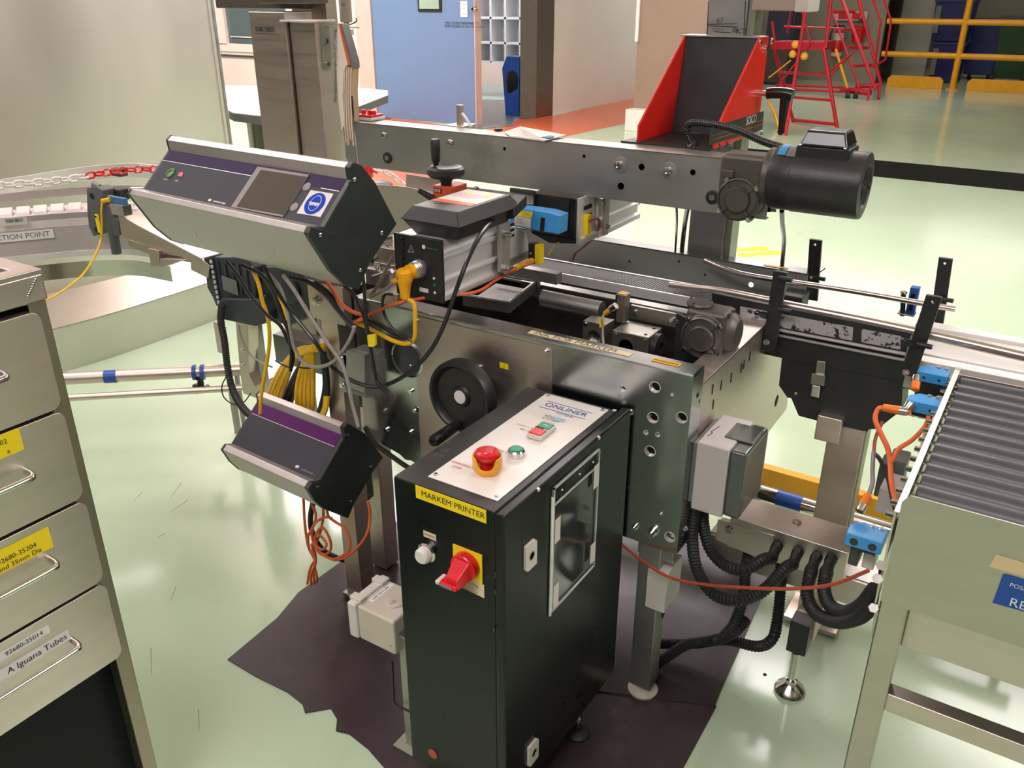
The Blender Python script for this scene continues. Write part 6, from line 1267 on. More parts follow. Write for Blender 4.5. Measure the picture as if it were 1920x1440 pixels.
# blue photo sensors
def bsens(lab, c, w_, d, h, yaw=0, name='photo_sensor', open_=False):
    t = thing(name, lab, 'sensor', c, 'blue photoelectric sensors beside the roller table')
    def loc(x, y, z): return c+V(x*cos(yaw)-y*sin(yaw), x*sin(yaw)+y*cos(yaw), z)
    pts = [(-w_/2, -d/2), (w_/2, -d/2), (w_/2, d/2), (-w_/2+.018, d/2), (-w_/2, d/2-.02)]
    MB().ext([loc(a, b, 0) for a, b in pts], (0, 0, h)).build('body', BLU, t, .0025)
    for a in (.006, .022): MB().bolt(loc(a, d/2-.008, h), (0, 0, 1), .0045, .003).build('screw', STP, t)
    for a in (-w_/4, w_/4): MB().lathe(loc(a, -d/2, h*.45), (sin(yaw), -cos(yaw), 0), [(.008 if open_ else .003, 0), (.008 if open_ else .003, .0004), (0, .0004)], 16).build('lens', BLKG, t)
    box('mount', BLKP, t, c.x-w_*.3, c.x+w_*.35, c.y-d*.3, c.y+d*.4, c.z-.012, c.z, .001)
    return t
c = P(1748, 712, y=1.98); bsens('blue photo sensor at the far corner where roller table meets belt', c, .062, .05, .024)
c = P(1730, 768, y=1.86); bsens('middle blue photo sensor with orange elbow cable above the roller table edge', c, .064, .05, .026)
c = P(1622, 1018, y=1.50); bsens('nearest blue photo sensor with two round lenses low beside the roller table', c, .066, .055, .028, open_=True)
def conn(lab, p, q, m=ORGP): 
    t = thing('cable_connector', lab, 'connector', p); d = (q-p)
    MB().lathe(p, d, [(.0085, -.002), (.0095, .004), (.0095, .014), (.008, .016)], 16).build('chrome_nut', STP, t); MB().lathe(p+d.normalized()*.014, d, [(.009, 0), (.0095, .004), (.008, d.length-.016), (.006, d.length-.014), (0, d.length-.014)], 16).build('sleeve', m, t); return t
conn('orange connector between the two upper blue sensors', P(1718, 707, y=1.93), P(1716, 732, y=1.90))
conn('orange elbow connector at the middle blue sensor', P(1710, 757, y=1.83), P(1696, 776, y=1.82)); 
conn('orange connector on the nearest blue sensor', P(1612, 957, y=1.53), P(1628, 928, y=1.56))
conn('orange elbow connector lying left of the middle blue sensor', P(1700, 772, y=1.82), P(1655, 764, y=1.82))
cable('orange_cable', 'orange cable from the elbow connector down beside the roller table', [(1668, 765, 1.82), (1648, 766, 1.82), (1641, 785, 1.80), (1650, 810, 1.78), (1664, 840, 1.76), (1669, 870, 1.74), (1672, 910, 1.70), (1682, 950, 1.66)], .0055, ORG)
cable('orange_cable', 'orange cable joining from under the middle blue sensor', [(1742, 780, 1.80), (1734, 800, 1.79), (1710, 825, 1.78), (1685, 842, 1.76), (1672, 865, 1.745)], .0048, ORG)
cable('dark_orange_cable', 'darker orange cable dropping behind the orange elbow cable', [(1655, 790, 1.84), (1642, 820, 1.82), (1638, 850, 1.80)], .004, BRN)
cable('grey_cable', 'grey cable bending down to the nearest blue sensor', [(1638, 848, 1.78), (1636, 880, 1.70), (1636, 905, 1.62), (1628, 930, 1.57)], .0045, GRYP)
cable('black_lead', 'black lead with silver marker running beside the orange cables', [(1639, 850, 1.80), (1650, 862, 1.78), (1664, 895, 1.74), (1672, 930, 1.70), (1678, 955, 1.66)], .0045, BLKC)
kb = thing('grey_enclosure', 'grey plastic enclosure half hidden between conveyor column and roller table', 'box', P(1670, 960, y=1.90))
def bx3(nm, m, x0, z0p, x1, z1p, y, d, par): 
    p, q = P(x0, z1p, y=y), P(x1, z0p, y=y); return box(nm, m, par, min(p.x, q.x), max(p.x, q.x), y, y+d, min(p.z, q.z), max(p.z, q.z), .003)
bx3('grey_body', GRYP, 1655, 868, 1700, 915, 1.84, .06, kb); bx3('dark_lid', mat('dark_grey_lid', rgb(70, 72, 74), .4), 1637, 872, 1668, 930, 1.80, .05, kb); bx3('pale_box', mat('pale_grey_lower_box', rgb(176, 170, 168), .4), 1640, 925, 1690, 960, 1.72, .08, kb)
k2 = thing('small_relay_box', 'small white and dark grey relay box under the nearest blue sensor', 'box', P(1612, 1050, y=1.55))
bx3('dark_half', mat('dark_green_grey', rgb(62, 70, 66), .4), 1588, 1018, 1616, 1058, 1.53, .05, k2); bx3('white_half', WHTW, 1614, 1018, 1648, 1064, 1.535, .05, k2)
# ================================================================== DRAWER UNIT (left)
DX = -1.34
du = thing('drawer_unit', 'tall stainless drawer unit with curved bar handles at the left edge of the view', 'cabinet', (-1.6, .42, 0))
YE, YN = .697, .10
XB = -1.95
DUM = mat('drawer_stainless', (.66, .575, .525), .36, 1, .05, 3, (4, 1, 10), rvar=.05)
box('top', DUM, du, XB, DX, YN, YE, 1.200, 1.245, .004)
box('top_rim', DUM, du, DX-.035, DX, YN, YE, 1.243, 1.252, .002); box('top_rim', DUM, du, XB, DX-.03, YE-.035, YE, 1.243, 1.252, .002)
w_ = MB()
for k in range(9): w_.dome(P(68-2.1*k, 520+4.6*k, x=DX), (1, 0, 0), .0028)
w_.build('weld_beads', STP, du)['kind'] = 'stuff'
box('corner_post', mat('olive_brown_frame', (.36, .32, .25), .4, 1, .05, 4), du, DX-.04, DX-.010, YE-.030, YE, .0, 1.20, .002); box('far_side', DUM, du, XB, DX-.03, YE-.012, YE, .03, 1.20, .001)
box('rear_post', DUM, du, XB, XB+.03, YE-.03, YE, 0, 1.2, .002); box('near_side', DUM, du, XB, DX-.01, YN, YN+.01, 0, 1.20, .001); box('back', DUM, du, XB, XB+.003, YN, YE, .03, 1.2, 0)
box('carcass_shade_fill', DRK, du, XB+.01, DX-.03, YN+.01, YE-.014, .475, 1.195, 0); box('lower_shade_fill', DRK, du, XB+.01, DX-.06, YN+.01, YE-.014, .03, .475, 0)  # solid black fills stand in for shade inside the drawer carcass
zs = [1.190, 1.012, .835, .655, .475]
for i in range(4):
    z1, z0 = zs[i]-.002, zs[i+1]+.004; y1 = .676; r = .018
    pts = [(YN+.012, z0), (y1-r*1, z0)]+[(y1-r+r*sin(a), z0+r-r*cos(a)) for a in [pi/2*k/6 for k in range(1, 7)]]+[(y1-r+r*cos(a), z1-r+r*sin(a)) for a in [pi/2*k/6 for k in range(7)]]+[(YN+.012, z1)]
    d_ = MB().ext([V(DX-.014, a, b) for a, b in pts], (.018, 0, 0)).build('drawer', DUM, du, .0012)
    zh = z1-.078; ya, yb2 = .36, .592
    MB().tube([V(DX, yb2, zh), V(DX+.018, yb2, zh), V(DX+.028, yb2-.004, zh), V(DX+.033, yb2-.018, zh), V(DX+.033, (ya+yb2)/2, zh), V(DX+.033, ya+.018, zh), V(DX+.028, ya+.004, zh), V(DX+.018, ya, zh), V(DX, ya, zh)], .0055, 12).build('handle', STP, d_)
    def lab(px, py, w_, h, m, lines, ink, tilt=0.):
        c = P(px, py, x=DX+.0045); 
        o = MB().ext([V(c.x, c.y-w_, c.z-h/2), V(c.x, c.y, c.z-h/2), V(c.x, c.y, c.z+h/2), V(c.x, c.y-w_, c.z+h/2)], (.0005, 0, 0)).build('label', m, d_)
        t_ = MB()
        for s_, dy, dz, sz in lines: t_.text(s_, V(c.x+.0007, c.y-dy, c.z+dz), (0, 1, 0), (0, 0, 1), sz, align='RIGHT')
        t_.build('label_print', ink, o)
    if i == 1: lab(40, 822, .10, .040, LBLY, (('a', .022, -.012, .012), ('35202', .022, .006, .012)), INK)
    if i == 2: lab(95, 1006, .13, .042, LBLY, (('92680-35204', .026, .0, .0125), ('and 35mm Dia', .020, -.0135, .0125)), INK)
    if i == 3: 
        lab(92, 1178, .16, .017, LBLW, (('92680-35014', .012, 0, .0125),), INK); lab(129, 1189, .20, .022, LBLW, (('A Iguana Tubes', .004, 0, .0175),), INK)

# ================================================================== ROUND TOWER, CURVED CONVEYOR
TWR = mat('satin_tower_sheet', (.84, .78, .73), .40, 1, .06, .9, (1, 1, .35), .04, 1.5, rvar=.06)
def curved(nm, m, par, pts, z0, z1, th=.02, n=8, z0b=None):
    s_ = spline([V(a, b, 0) for a, b in pts], n); rs = []
    for i, p in enumerate(s_):
        d = (s_[min(i+1, len(s_)-1)]-s_[max(i-1, 0)]).normalized(); nn = V(d.y, -d.x, 0)
        rs.append([V(p.x, p.y, z0), V(p.x, p.y, z1), V(p.x, p.y, z1)-nn*th, V(p.x, p.y, z0)-nn*th])
    return MB().rings(rs).build(nm, m, par, ang=25)
tw = thing('round_tower', 'large curved satin metal tower housing filling the upper left', 'machine', (-4.6, 2.0, 0))
up = [(-6.6, -.9), (-5.3, .1), (-4.50, 1.1), (-4.14, 2.0), (-4.04, 2.7), (-4.06, 3.33)]
curved('upper_sheet', TWR, tw, up, .26, 3.2, .03, 10)
dn = [(a+.01, b) for a, b in up]
sk = [(-6.3, -1.1), (-5.0, -.1), (-4.20, .95), (-3.85, 1.9), (-3.79, 2.6), (-3.83, 3.30)]
SHT = mat('pale_skirt_sheet', (.66, .63, .60), .34, 1, .05, 3, bump=.06, bscale=3, rvar=.05)
curved('skirt', SHT, tw, sk, 0, .222, .02, 10)
s1 = spline([V(a, b, 0) for a, b in up], 10); s2 = spline([V(a, b, 0) for a, b in sk], 10)
m = MB(); m.rings([[V(b.x, b.y, .222), V(a.x, a.y, .30), V(a.x, a.y, .295), V(b.x, b.y, .217)] for a, b in zip(s1, s2)]); m.build('sloping_shelf', SHT, tw, ang=20)
MB().box(-4.075, -4.045, 3.32, 3.335, 0, 3.2).build('edge_trim', DST, tw, .002); MB().ext([V(-4.04, 3.33, 0), V(-3.83, 3.30, 0), V(-3.83, 3.30, .22), V(-4.04, 3.33, .30)], (0, .02, 0)).build('skirt_end', SHT, tw)
MB().ext([V(-4.05, 3.30, 0), V(-4.05, 3.34, 0), V(-6.5, 3.4, 0), V(-6.5, 3.36, 0)], (0, 0, 3.2)).build('rear_side', TWR, tw)

cv = thing('curved_belt_conveyor', 'white curved modular belt conveyor in front of the round tower', 'conveyor', (-3.2, 2.0, .7))
def zl(lst, z): return [P(a, b, z=z) for a, b in lst]
def ext_left(q, L=1.2):
    d = (q[0]-q[1]).normalized(); nrm = V(-d.y, d.x, 0); e1 = q[0]+d*L*.5+nrm*0; e2 = q[0]+d*L-V(.15, 0, 0); return [e2, e1]+q
def strip(nm, mm, q, h, th=.008, z_up=0):
    s_ = spline(q, 8); rs = []
    for i, p in enumerate(s_):
        d = (s_[min(i+1, len(s_)-1)]-s_[max(i-1, 0)]); d.z = 0; d.normalize(); nn = V(d.y, -d.x, 0)
        rs.append([p, p-nn*th, p-nn*th-V(0, 0, h), p-V(0, 0, h)])
    return MB().rings(rs).build(nm, mm, cv, ang=30)
A_ = ext_left(zl([(0, 337), (60, 328), (130, 317), (200, 309), (262, 307), (330, 320)], 1.01)); strip('rear_guard', ALR, A_, .055)
B_ = ext_left(zl([(0, 364), (60, 358), (130, 352), (200, 348), (290, 350), (345, 365)], .975)); strip('inner_rail', ALU, B_, .03)
C_ = ext_left(zl([(0, 408), (60, 403), (110, 399), (165, 396), (235, 396), (300, 405)], .915))
m = MB(); sb_ = spline([V(p.x, p.y, .912) for p in B_], 8); sc_ = spline([V(p.x, p.y, .912) for p in C_], 8)
m.rings([[a, b, b-V(0, 0, .02), a-V(0, 0, .02)] for a, b in zip(sb_, sc_)]).build('belt', WBELT, cv)
strip('belt_edge', WBELT, [p+V(0, 0, -.002) for p in C_], .045, .02)
D_ = [p+V(.012, -.008, -.047) for p in C_]; strip('side_skirt', mat('pale_grey_skirt', rgb(190, 182, 180), .4, .3, .03, 5), D_, .095, .01)
E_ = [p+V(.020, -.012, -.142) for p in C_]; strip('lower_rim', ALR, E_, .02, .03)
F_ = [p+V(.028, -.016, -.18) for p in C_]; strip('mirror_guard', STP, F_, .06, .004)
# belt modules on the outer edge
L = [0]
for a, b in zip(sc_, sc_[1:]): L.append(L[-1]+(b-a).length)
k = 0.0; i = 0
while k < L[-1]-.06:
    while L[i+1] < k: i += 1
    t_ = (k-L[i])/(L[i+1]-L[i]); p = sc_[i].lerp(sc_[i+1], t_); d = (sc_[i+1]-sc_[i]); d.z = 0; d.normalize(); nn = V(-d.y, d.x, 0)
    if nn.x > 0: nn = -nn
    a = p+nn*.004; q = [a, a+d*.046, a+d*.046+nn*.075, a+nn*.075]
    MB().loft([x+V(0, 0, .0) for x in q], [q[0]+V(0, 0, .012)+nn*.008+d*.004, q[1]+V(0, 0, .012)+nn*.008-d*.004, q[2]+V(0, 0, .022), q[3]+V(0, 0, .022)]).build('belt_module', WBELT, cv, .003)
    k += .056
# label
c = P(50, 441, x=D_[3].x+.02)
q0_, q1_ = P(-30, 449, x=-2.98), P(103, 436, x=-2.98)
pa, pb = P(2, 445, x=-2.985), P(100, 436, x=-2.985)
# fix the label to the skirt surface near it
def near_surface(px, py, curve, off):
    best = None
    for a, b in zip(curve, curve[1:]):
        d = b-a; d.z = 0; nn = V(-d.y, d.x, 0)
        if nn.length < 1e-6: continue
        q = PP(px, py, a, nn.normalized()); t_ = (V(q.x-a.x, q.y-a.y, 0)).dot(d)/d.length_squared
        if -.05 <= t_ <= 1.05: best = q; break
    return best
sd = spline(D_, 8)
A1, A2 = near_surface(2, 441, sd, 0), near_surface(101, 436, sd, 0)
ex1 = (A2-A1); ex1.z = 0; ex1.normalize(); nr = V(ex1.y, -ex1.x, 0); ctr = A2+nr*.012
zlab = A2.z
lp = MB().ext([ctr-ex1*.36+V(0, 0, -.016), ctr+V(0, 0, -.016), ctr+V(0, 0, .016), ctr-ex1*.36+V(0, 0, .016)], nr*.001).build('point_label', LBLW, cv)
tx = MB(); tx.text('PRODUCTION POINT', ctr-ex1*.012+nr*.0015, ex1, (0, 0, 1), .0275, align='RIGHT'); tx.build('label_print', INKG, lp)
bc_ = near_surface(28, 413, sd, 0)
if bc_:
    c = bc_+nr*.014; m = MB(); random.seed(5); x = 0
    MB().ext([c-ex1*.05+V(0, 0, -.014), c+ex1*.04+V(0, 0, -.014), c+ex1*.04+V(0, 0, .012), c-ex1*.05+V(0, 0, .012)], nr*.0006).build('barcode_label', WHTW, cv)
    while x < .055:
        w2 = random.choice((.001, .0018, .003)); m.ext([c+ex1*(x-.028)+nr*.001+V(0, 0, -.004), c+ex1*(x-.028+w2)+nr*.001+V(0, 0, -.004), c+ex1*(x-.028+w2)+nr*.001+V(0, 0, .009), c+ex1*(x-.028)+nr*.001+V(0, 0, .009)], nr*.0004); x += w2+random.choice((.001, .002))
    m.build('barcode_bars', INKG, cv)
# black clamp on the rear guard
ck = thing('black_rail_clamp', 'black plastic rail clamp on the rear guard of the curved conveyor', 'clamp', P(218, 345, z=1.))
for a, b, h in ((216, 328, .03), (216, 372, .04)):
    p = P(a, b, z=.98)+V(.03, 0, 0); MB().box(p.x-.03, p.x+.03, p.y-.02, p.y+.02, p.z, p.z+h).build('jaw', BLKP, ck, .004)
for k, zz in enumerate((354, 364)): p, q = P(246, zz, z=1.0), P(300, zz-1, z=1.0); MB().cyl(p, q, .007, 10).build('rod', STP, ck)
# end bracket and sensor at the transfer
eb = thing('conveyor_end_bracket', 'dark grey moulded bracket at the end of the curved conveyor', 'bracket', P(178, 440, y=1.72))
yq_ = 1.74
MB().ext([P(a, b, y=yq_) for a, b in ((162, 353), (180, 350), (192, 357), (193, 378), (186, 384), (188, 440), (175, 443), (166, 425), (163, 395))], (.0, .05, 0)).build('plate', mat('slate_grey_plastic', rgb(84, 86, 90), .4, 0, .05, 10), eb, .003)
for a, b in ((172, 368), (181, 431)): MB().lathe(P(a, b, y=yq_-.001), (0, -1, 0), [(.011, 0), (.011, .001), (.009, .001), (0, .001)], 18).build('bolt_hole', DRK, eb)
MB().ext([P(a, b, y=yq_-.02) for a, b in ((200, 385), (212, 385), (214, 408), (222, 415), (224, 442), (202, 444), (199, 410))], (0, .04, 0)).build('clamp_body', MATS['slate_grey_plastic'], eb, .003)
MB().cyl(P(209, 418, y=yq_-.01), P(219, 475, y=yq_-.01), .017, 18).build('lower_pin', MATS['slate_grey_plastic'], eb)
MB().cyl(P(176, 345, y=yq_+.02), P(188, 352, y=yq_+.02), .012, 12).build('top_pin', GRYP, eb)
se = thing('end_sensor', 'blue capped sensor with yellow plug beside the dark grey end bracket', 'sensor', P(218, 390, y=1.72))
p, q = P(205, 381, y=1.72), P(234, 371, y=1.72); box('blue_cap', mat('deep_blue_cap', rgb(60, 110, 150), .4), se, p.x, q.x, 1.715, 1.73, p.z+.002, q.z-.002, .003)
p, q = P(216, 400, y=1.72), P(236, 384, y=1.72); box('steel_body', STP, se, p.x, q.x, 1.705, 1.74, p.z, q.z, .002)
MB().cyl(P(206, 374, y=1.71), P(192, 377, y=1.70), .008, 14).build('yellow_plug', YELC, se)
yc = cable('yellow_sensor_cable', 'yellow sensor cable with tag curving down to the left behind the drawer unit', [(192, 377, 1.70), (190, 395, 1.69), (191, 425, 1.69), (189, 450, 1.68), (178, 480, 1.62), (155, 515, 1.52), (125, 540, 1.42), (98, 557, 1.34), (60, 575, 1.2)], .0036, YELC)
p, q = P(187, 440, y=1.685), P(194, 405, y=1.685); q.x = p.x+.012; box('yellow_tag', LBLY, yc, p.x, q.x, 1.680, 1.688, p.z, q.z, .001) if 0 else None
MB().box(p.x, p.x+.013, 1.680, 1.688, p.z, q.z).build('yellow_tag', LBLY, se, .001)
for z_ in (p.z+.006, q.z-.006): MB().box(p.x+.003, p.x+.010, 1.678, 1.680, z_-.003, z_+.003).build('tag_hole', DRK, se)
# chains
def chain(name, lab, pts, pitch=.033, ln=.044, wd=.024, r=.0042, cols=None):
    s_ = spline(pts, 10); L = [0]
    for a, b in zip(s_, s_[1:]): L.append(L[-1]+(b-a).length)
    t = thing(name, lab, 'chain', s_[len(s_)//2]); k = 0; i = 0; n = 0
    while k < L[-1]:
        while i < len(L)-2 and L[i+1] < k: i += 1
        q = (k-L[i])/(L[i+1]-L[i]); p = s_[i].lerp(s_[i+1], q); d = (s_[i+1]-s_[i]).normalized(); a, b = basis(d)
        up = V(0, 0, 1); up = (up-d*up.dot(d)).normalized(); sd_ = d.cross(up)
        e = (up*cos(.35)+sd_*sin(.35)) if n % 2 == 0 else (sd_*cos(.35)-up*sin(.35))
        pp_ = []
        for j in range(14):
            th = 2*pi*j/14; c_, s__ = cos(th), sin(th)
            pp_.append(p+d*(c_*wd*.5*.7+(1 if c_ > 0 else -1)*(ln-wd)/2*.9)+e*s__*wd*.5)
        MB().tube(pp_, r, 6, 0, closed=True).build('link', cols(k/L[-1]), t, ang=60); k += pitch; n += 1
    return t
chain('barrier_chain', 'red and white plastic barrier chain strung in front of the round tower', [P(-40, 351, x=-3.0), P(0, 348, x=-3.0), P(70, 342, x=-3.0), P(130, 336, x=-3.0), P(190, 325, x=-3.0), P(250, 318, x=-3.0), P(305, 317, x=-3.0), P(330, 318, x=-3.0)], cols=lambda t: WHT if t < .50 else REDP)
chain('white_barrier_chain', 'short white chain run seen under the beam beside the red post cap', [P(705, 316, y=3.3), P(722, 322, y=3.3), P(740, 332, y=3.3), P(765, 352, y=3.3), P(800, 372, y=3.3)], cols=lambda t: WHT)
chain('red_white_chain', 'red and white chain piece glimpsed beside the black conveyor guard', [P(1690, 766, y=2.75), P(1715, 775, y=2.75), P(1740, 780, y=2.75)], cols=lambda t: REDP if int(t*5) % 2 else WHT)
rwc = bpy.data.objects['red_white_chain']; p = P(1745, 781, y=2.75); MB().cyl(V(p.x, 2.75, 0), V(p.x, 2.75, p.z+.02), .012, 12).build('pole', WHT, rwc)
cp = thing('red_post_cap', 'red plastic barrier post cap under the left end of the beam', 'post', V(P(690, 315, y=3.3).x, 3.35, 0))
p = P(688, 322, y=3.35); MB().lathe(V(p.x, 3.35, p.z-.03), (0, 0, 1), [(.03, 0), (.036, .01), (.036, .06), (.02, .075), (0, .08)], 24).build('cap', REDP, cp); MB().cyl(V(p.x, 3.35, .03), V(p.x, 3.35, p.z-.02), .02, 16).build('pole', WHT, cp)
MB().tube([V(p.x+.03, 3.35, p.z), V(p.x+.055, 3.35, p.z+.01), V(p.x+.07, 3.35, p.z)], .008, 8).build('hook', REDP, cp); MB().lathe(V(p.x, 3.35, 0), (0, 0, 1), [(.18, 0), (.18, .03), (.05, .06), (0, .06)], 28).build('base', BLKP, cp)
rc = thing('red_clip_bracket', 'red plastic clip bracket on a white pad at the left end of the beam', 'clip', P(692, 226, z=1.30))
p = P(692, 226, y=2.10); MB().box(p.x-.032, p.x+.034, 2.07, 2.14, ZA1+.001, ZA1+.010).build('pad', WHTW, rc, .002); MB().box(p.x-.028, p.x+.030, 2.075, 2.135, ZA1+.010, ZA1+.018).build('red_base', REDP, rc, .003)
for dx in (-.02, .005, .022): MB().lathe(V(p.x+dx, 2.10, ZA1+.018), (0, 0, 1), [(.008, 0), (.008, .010), (.005, .012), (0, .012)], 14).build('red_stud', REDP, rc)
wp = thing('chain_barrier', 'grey moulded barrier stand with black knob on the floor under the beam', 'barrier', P(715, 348, y=3.))
p = P(715, 345, y=3.0); MB().lathe(V(p.x, 3.0, p.z), (0, 0, 1), [(.05, -.02), (.052, 0), (.03, .012), (0, .014)], 20).build('knob', BLKP, wp); MB().box(p.x-.09, p.x+.08, 2.97, 3.06, p.z-.05, p.z-.02).build('pad', WHTW, wp, .006); MB().cyl(V(p.x, 3.01, 0), V(p.x, 3.01, p.z-.04), .02, 12).build('pole', WHTW, wp)

# ------------------------------------------------------------------ chute
ch = thing('transfer_chute', 'folded stainless chute from the curved conveyor toward the large control panel', 'chute', P(300, 450, y=1.78))
y = 1.72
MB().ext([P(a, b, y=y) for a, b in ((222, 405), (378, 486), (392, 498), (390, 522), (358, 506), (357, 487), (330, 480), (228, 444))], (0, .004, 0)).build('front_web', ST, ch, .001)
MB().ext([P(222, 405, y=y), P(378, 486, y=y), P(378, 486, y=y)+V(0, .22, .0), P(222, 405, y=y)+V(0, .14, 0)], (0, 0, .003)).build('deck', SHT, ch, .001)
MB().ext([P(a, b, y=y+.02) for a, b in ((240, 450), (300, 468), (360, 480), (357, 492), (300, 485), (242, 462))], (0, .05, 0)).build('lower_web', ST, ch, .001)
MB().ext([P(a, b, y=y-.01) for a, b in ((277, 466), (297, 470), (299, 500), (283, 500))], (0, .03, 0)).build('hanger', ST, ch, .002)
MB().ext([P(a, b, y=y-.012) for a, b in ((299, 485), (345, 487), (310, 500), (299, 500))], (0, .03, 0)).build('hanger_foot', ST, ch, .002)
# ------------------------------------------------------------------ grey gear motor under the large panel
gm2 = thing('grey_gear_motor', 'blue-grey gear motor with rating plate hanging under the large control panel', 'motor', P(470, 620, y=1.80))
y = 1.74
def yy(lst, y): return [P(a, b, y=y) for a, b in lst]
MB().ext(yy([(388, 482), (460, 482), (478, 500), (480, 560), (470, 580), (405, 575), (390, 540)], y), (0, .12, 0)).build('stator', GRYM, gm2, .006, seg=3)
MB().ext(yy([(381, 484), (396, 480), (404, 520), (410, 560), (418, 575), (405, 570), (388, 540)], y-.008), (0, .13, 0)).build('fan_cowl', GRYM, gm2, .005, seg=3)
for k in range(5): a = P(410+13*k, 490+2.5*k, y=y); MB().box(a.x-.003, a.x+.003, y-.006, y+.1, a.z-.10, a.z+.004).build('cooling_fin', GRYM, gm2, .001)
quad('rating_plate', GRYP, gm2, P(431, 535, y=y-.007), (1, 0, -.10), (.0, 0, 1), .072, .050, .001)
MB().ext(yy([(413, 560), (484, 562), (502, 585), (500, 606), (478, 612), (420, 600), (412, 580)], y-.02), (0, .09, 0)).build('terminal_box', GRYM, gm2, .005, seg=3)
MB().ext(yy([(490, 500), (560, 500), (588, 560), (582, 590), (540, 612), (500, 600), (486, 560)], y+.02), (0, .10, 0)).build('gearcase', GRYM, gm2, .008, seg=3)
MB().lathe(P(545, 545, y=y+.018), (0, -1, 0), [(.04, 0), (.042, .006), (.03, .010), (0, .012)], 28).build('output_cover', GRYM, gm2)
for a, b in ((497, 556), (540, 560), (505, 590), (575, 575)): MB().bolt(P(a, b, y=y+.016), (0, -1, 0), .005, .005).build('bolt', STP, gm2)
cs = MB()
for k in range(9): p = P(396+1.8*k, 490+9.5*k, y=y-.01); cs.box(p.x-.003, p.x+.003, y-.014, y-.008, p.z-.006, p.z+.004)
cs.build('white_marks', LBLW, gm2)['kind'] = 'stuff'
# support frame of the motor
sf = thing('motor_support_frame', 'open stainless support frame standing under the grey gear motor', 'frame', P(475, 750, y=1.90))
y = 1.90
MB().ext(yy([(441, 600), (464, 603), (466, 700), (478, 725), (500, 712), (505, 745), (500, 754), (456, 738), (450, 700)], y), (0, .05, 0)).build('channel', ST, sf, .002)
a = P(478, 650, y=y+.05); box('upright', DST, sf, a.x-.02, a.x+.02, y+.04, y+.08, 0, P(478, 600, y=y).z, .002)
for q in ((455, 655), (456, 683)): MB().bolt(P(*q, y=y), (0, -1, 0), .006, .005).build('bolt', STP, sf)
p = P(595, 665, y=1.9); box('pale_motor_box', GRYP, sf, P(515, 660, y=1.9).x, P(600, 660, y=1.9).x, 1.9, 1.98, P(560, 690, y=1.9).z, P(560, 640, y=1.9).z, .003); box('box_stand', DST, sf, P(540, 660, y=1.9).x, P(560, 660, y=1.9).x, 1.93, 1.96, 0, P(560, 690, y=1.9).z, .002)
p = P(415, 640, y=2.0); box('tag_holder', CRM, sf, p.x-.02, p.x+.02, 1.99, 2.0, P(415, 660, y=2.).z, P(415, 605, y=2.).z, .002); box('tag_bar', DST, sf, p.x-.005, p.x+.005, 2.0, 2.01, 0, P(415, 620, y=2.).z, .001)
# pipes on the left
def pipe(name, lab, a, b, z, r, extra=.6):
    p, q = P(*a, z=z), P(*b, z=z); d = (q-p).normalized(); t = thing(name, lab, 'pipe', (p+q)/2); MB().cyl(p-d*extra, q+d*.0, r, 24).build('tube', STP if 0 else ST, t); 
    for k in (.0, .95): c = p.lerp(q, k); MB().cyl(V(c.x, c.y, 0), V(c.x, c.y, z), .010, 10).build('stand', DST, t)
    return t, p, q
t1, p, q = pipe('upper_left_pipe', 'thick stainless pipe with blue tape running left under the grey motor', (60, 713), (462, 692), .32, .024)
d = (q-p).normalized(); c = P(208, 706, z=.32); MB().cyl(c-d*.022, c+d*.022, .0247, 24).build('blue_tape', BLUT, t1)
c = P(373, 698, z=.32)
t2, p2, q2 = pipe('lower_left_pipe', 'thin stainless pipe running parallel below the thick taped pipe', (60, 750), (455, 727), .27, .013)
clp = thing('pipe_clamp', 'black and blue swivel clamp joining the two stainless pipes', 'clamp', c-V(0, 0, .08))
for s_ in (-.016, .014): MB().cyl(c+d*s_-d*.006, c+d*s_+d*.006, .030, 24).build('ring', BLUT, clp)
MB().cyl(c-V(0, 0, .02), c-V(0, 0, .085), .012, 14).build('link', BLKP, clp); MB().box(c.x-.016, c.x+.016, c.y-.03, c.y-.0, c.z-.075, c.z-.045).build('jaw', BLKP, clp, .004); MB().cyl(c-V(0, 0, .07)+V(0, -.03, 0), c-V(0, 0, .07)+V(0, .03, 0), .013, 12).build('bolt_head', STP, clp)
# ------------------------------------------------------------------ cables under the large panel
YQ = 1.36
def cq(name, lab, lst, r, m, corr=0, y=YQ): return cable(name, lab, [(a, b, y) for a, b in lst], r, m, corr, 12 if corr else 8)
cq('yellow_lead', 'yellow lead falling straight from the large panel to behind the small panel', [(470, 500), (484, 530), (492, 565), (503, 600), (505, 645), (497, 700), (490, 740), (488, 775)], .0050, YELC, y=1.38)
cq('yellow_lead', 'second yellow lead wrapped against the white leads under the large panel', [(505, 515), (520, 548), (532, 575), (540, 600)], .0048, YELC, y=1.37)
cq('pale_grey_cable', 'pale grey cable looping low under the large panel and back up to the post', [(498, 508), (525, 540), (538, 580), (545, 620), (553, 655), (572, 682), (597, 688), (625, 678), (648, 650), (661, 625), (664, 612)], .0046, GRYC, y=1.355)
cq('pale_grey_cable', 'pale grey cable running diagonally from the large panel down past the grey box', [(530, 515), (552, 545), (583, 595), (612, 640), (640, 680), (652, 715), (660, 755), (672, 800)], .0046, GRYC, y=1.345)
cq('black_lead', 'leftmost black lead hanging from the large panel over the grey motor', [(425, 490), (445, 515), (470, 555), (500, 590), (525, 610), (540, 640), (550, 668), (545, 695)], .0046, BLKC, y=1.37)
cq('black_lead', 'thick black lead crossing the white cables under the large panel', [(455, 498), (490, 515), (512, 545), (528, 590), (542, 625), (547, 665), (545, 690)], .0056, BLKC, y=1.365)
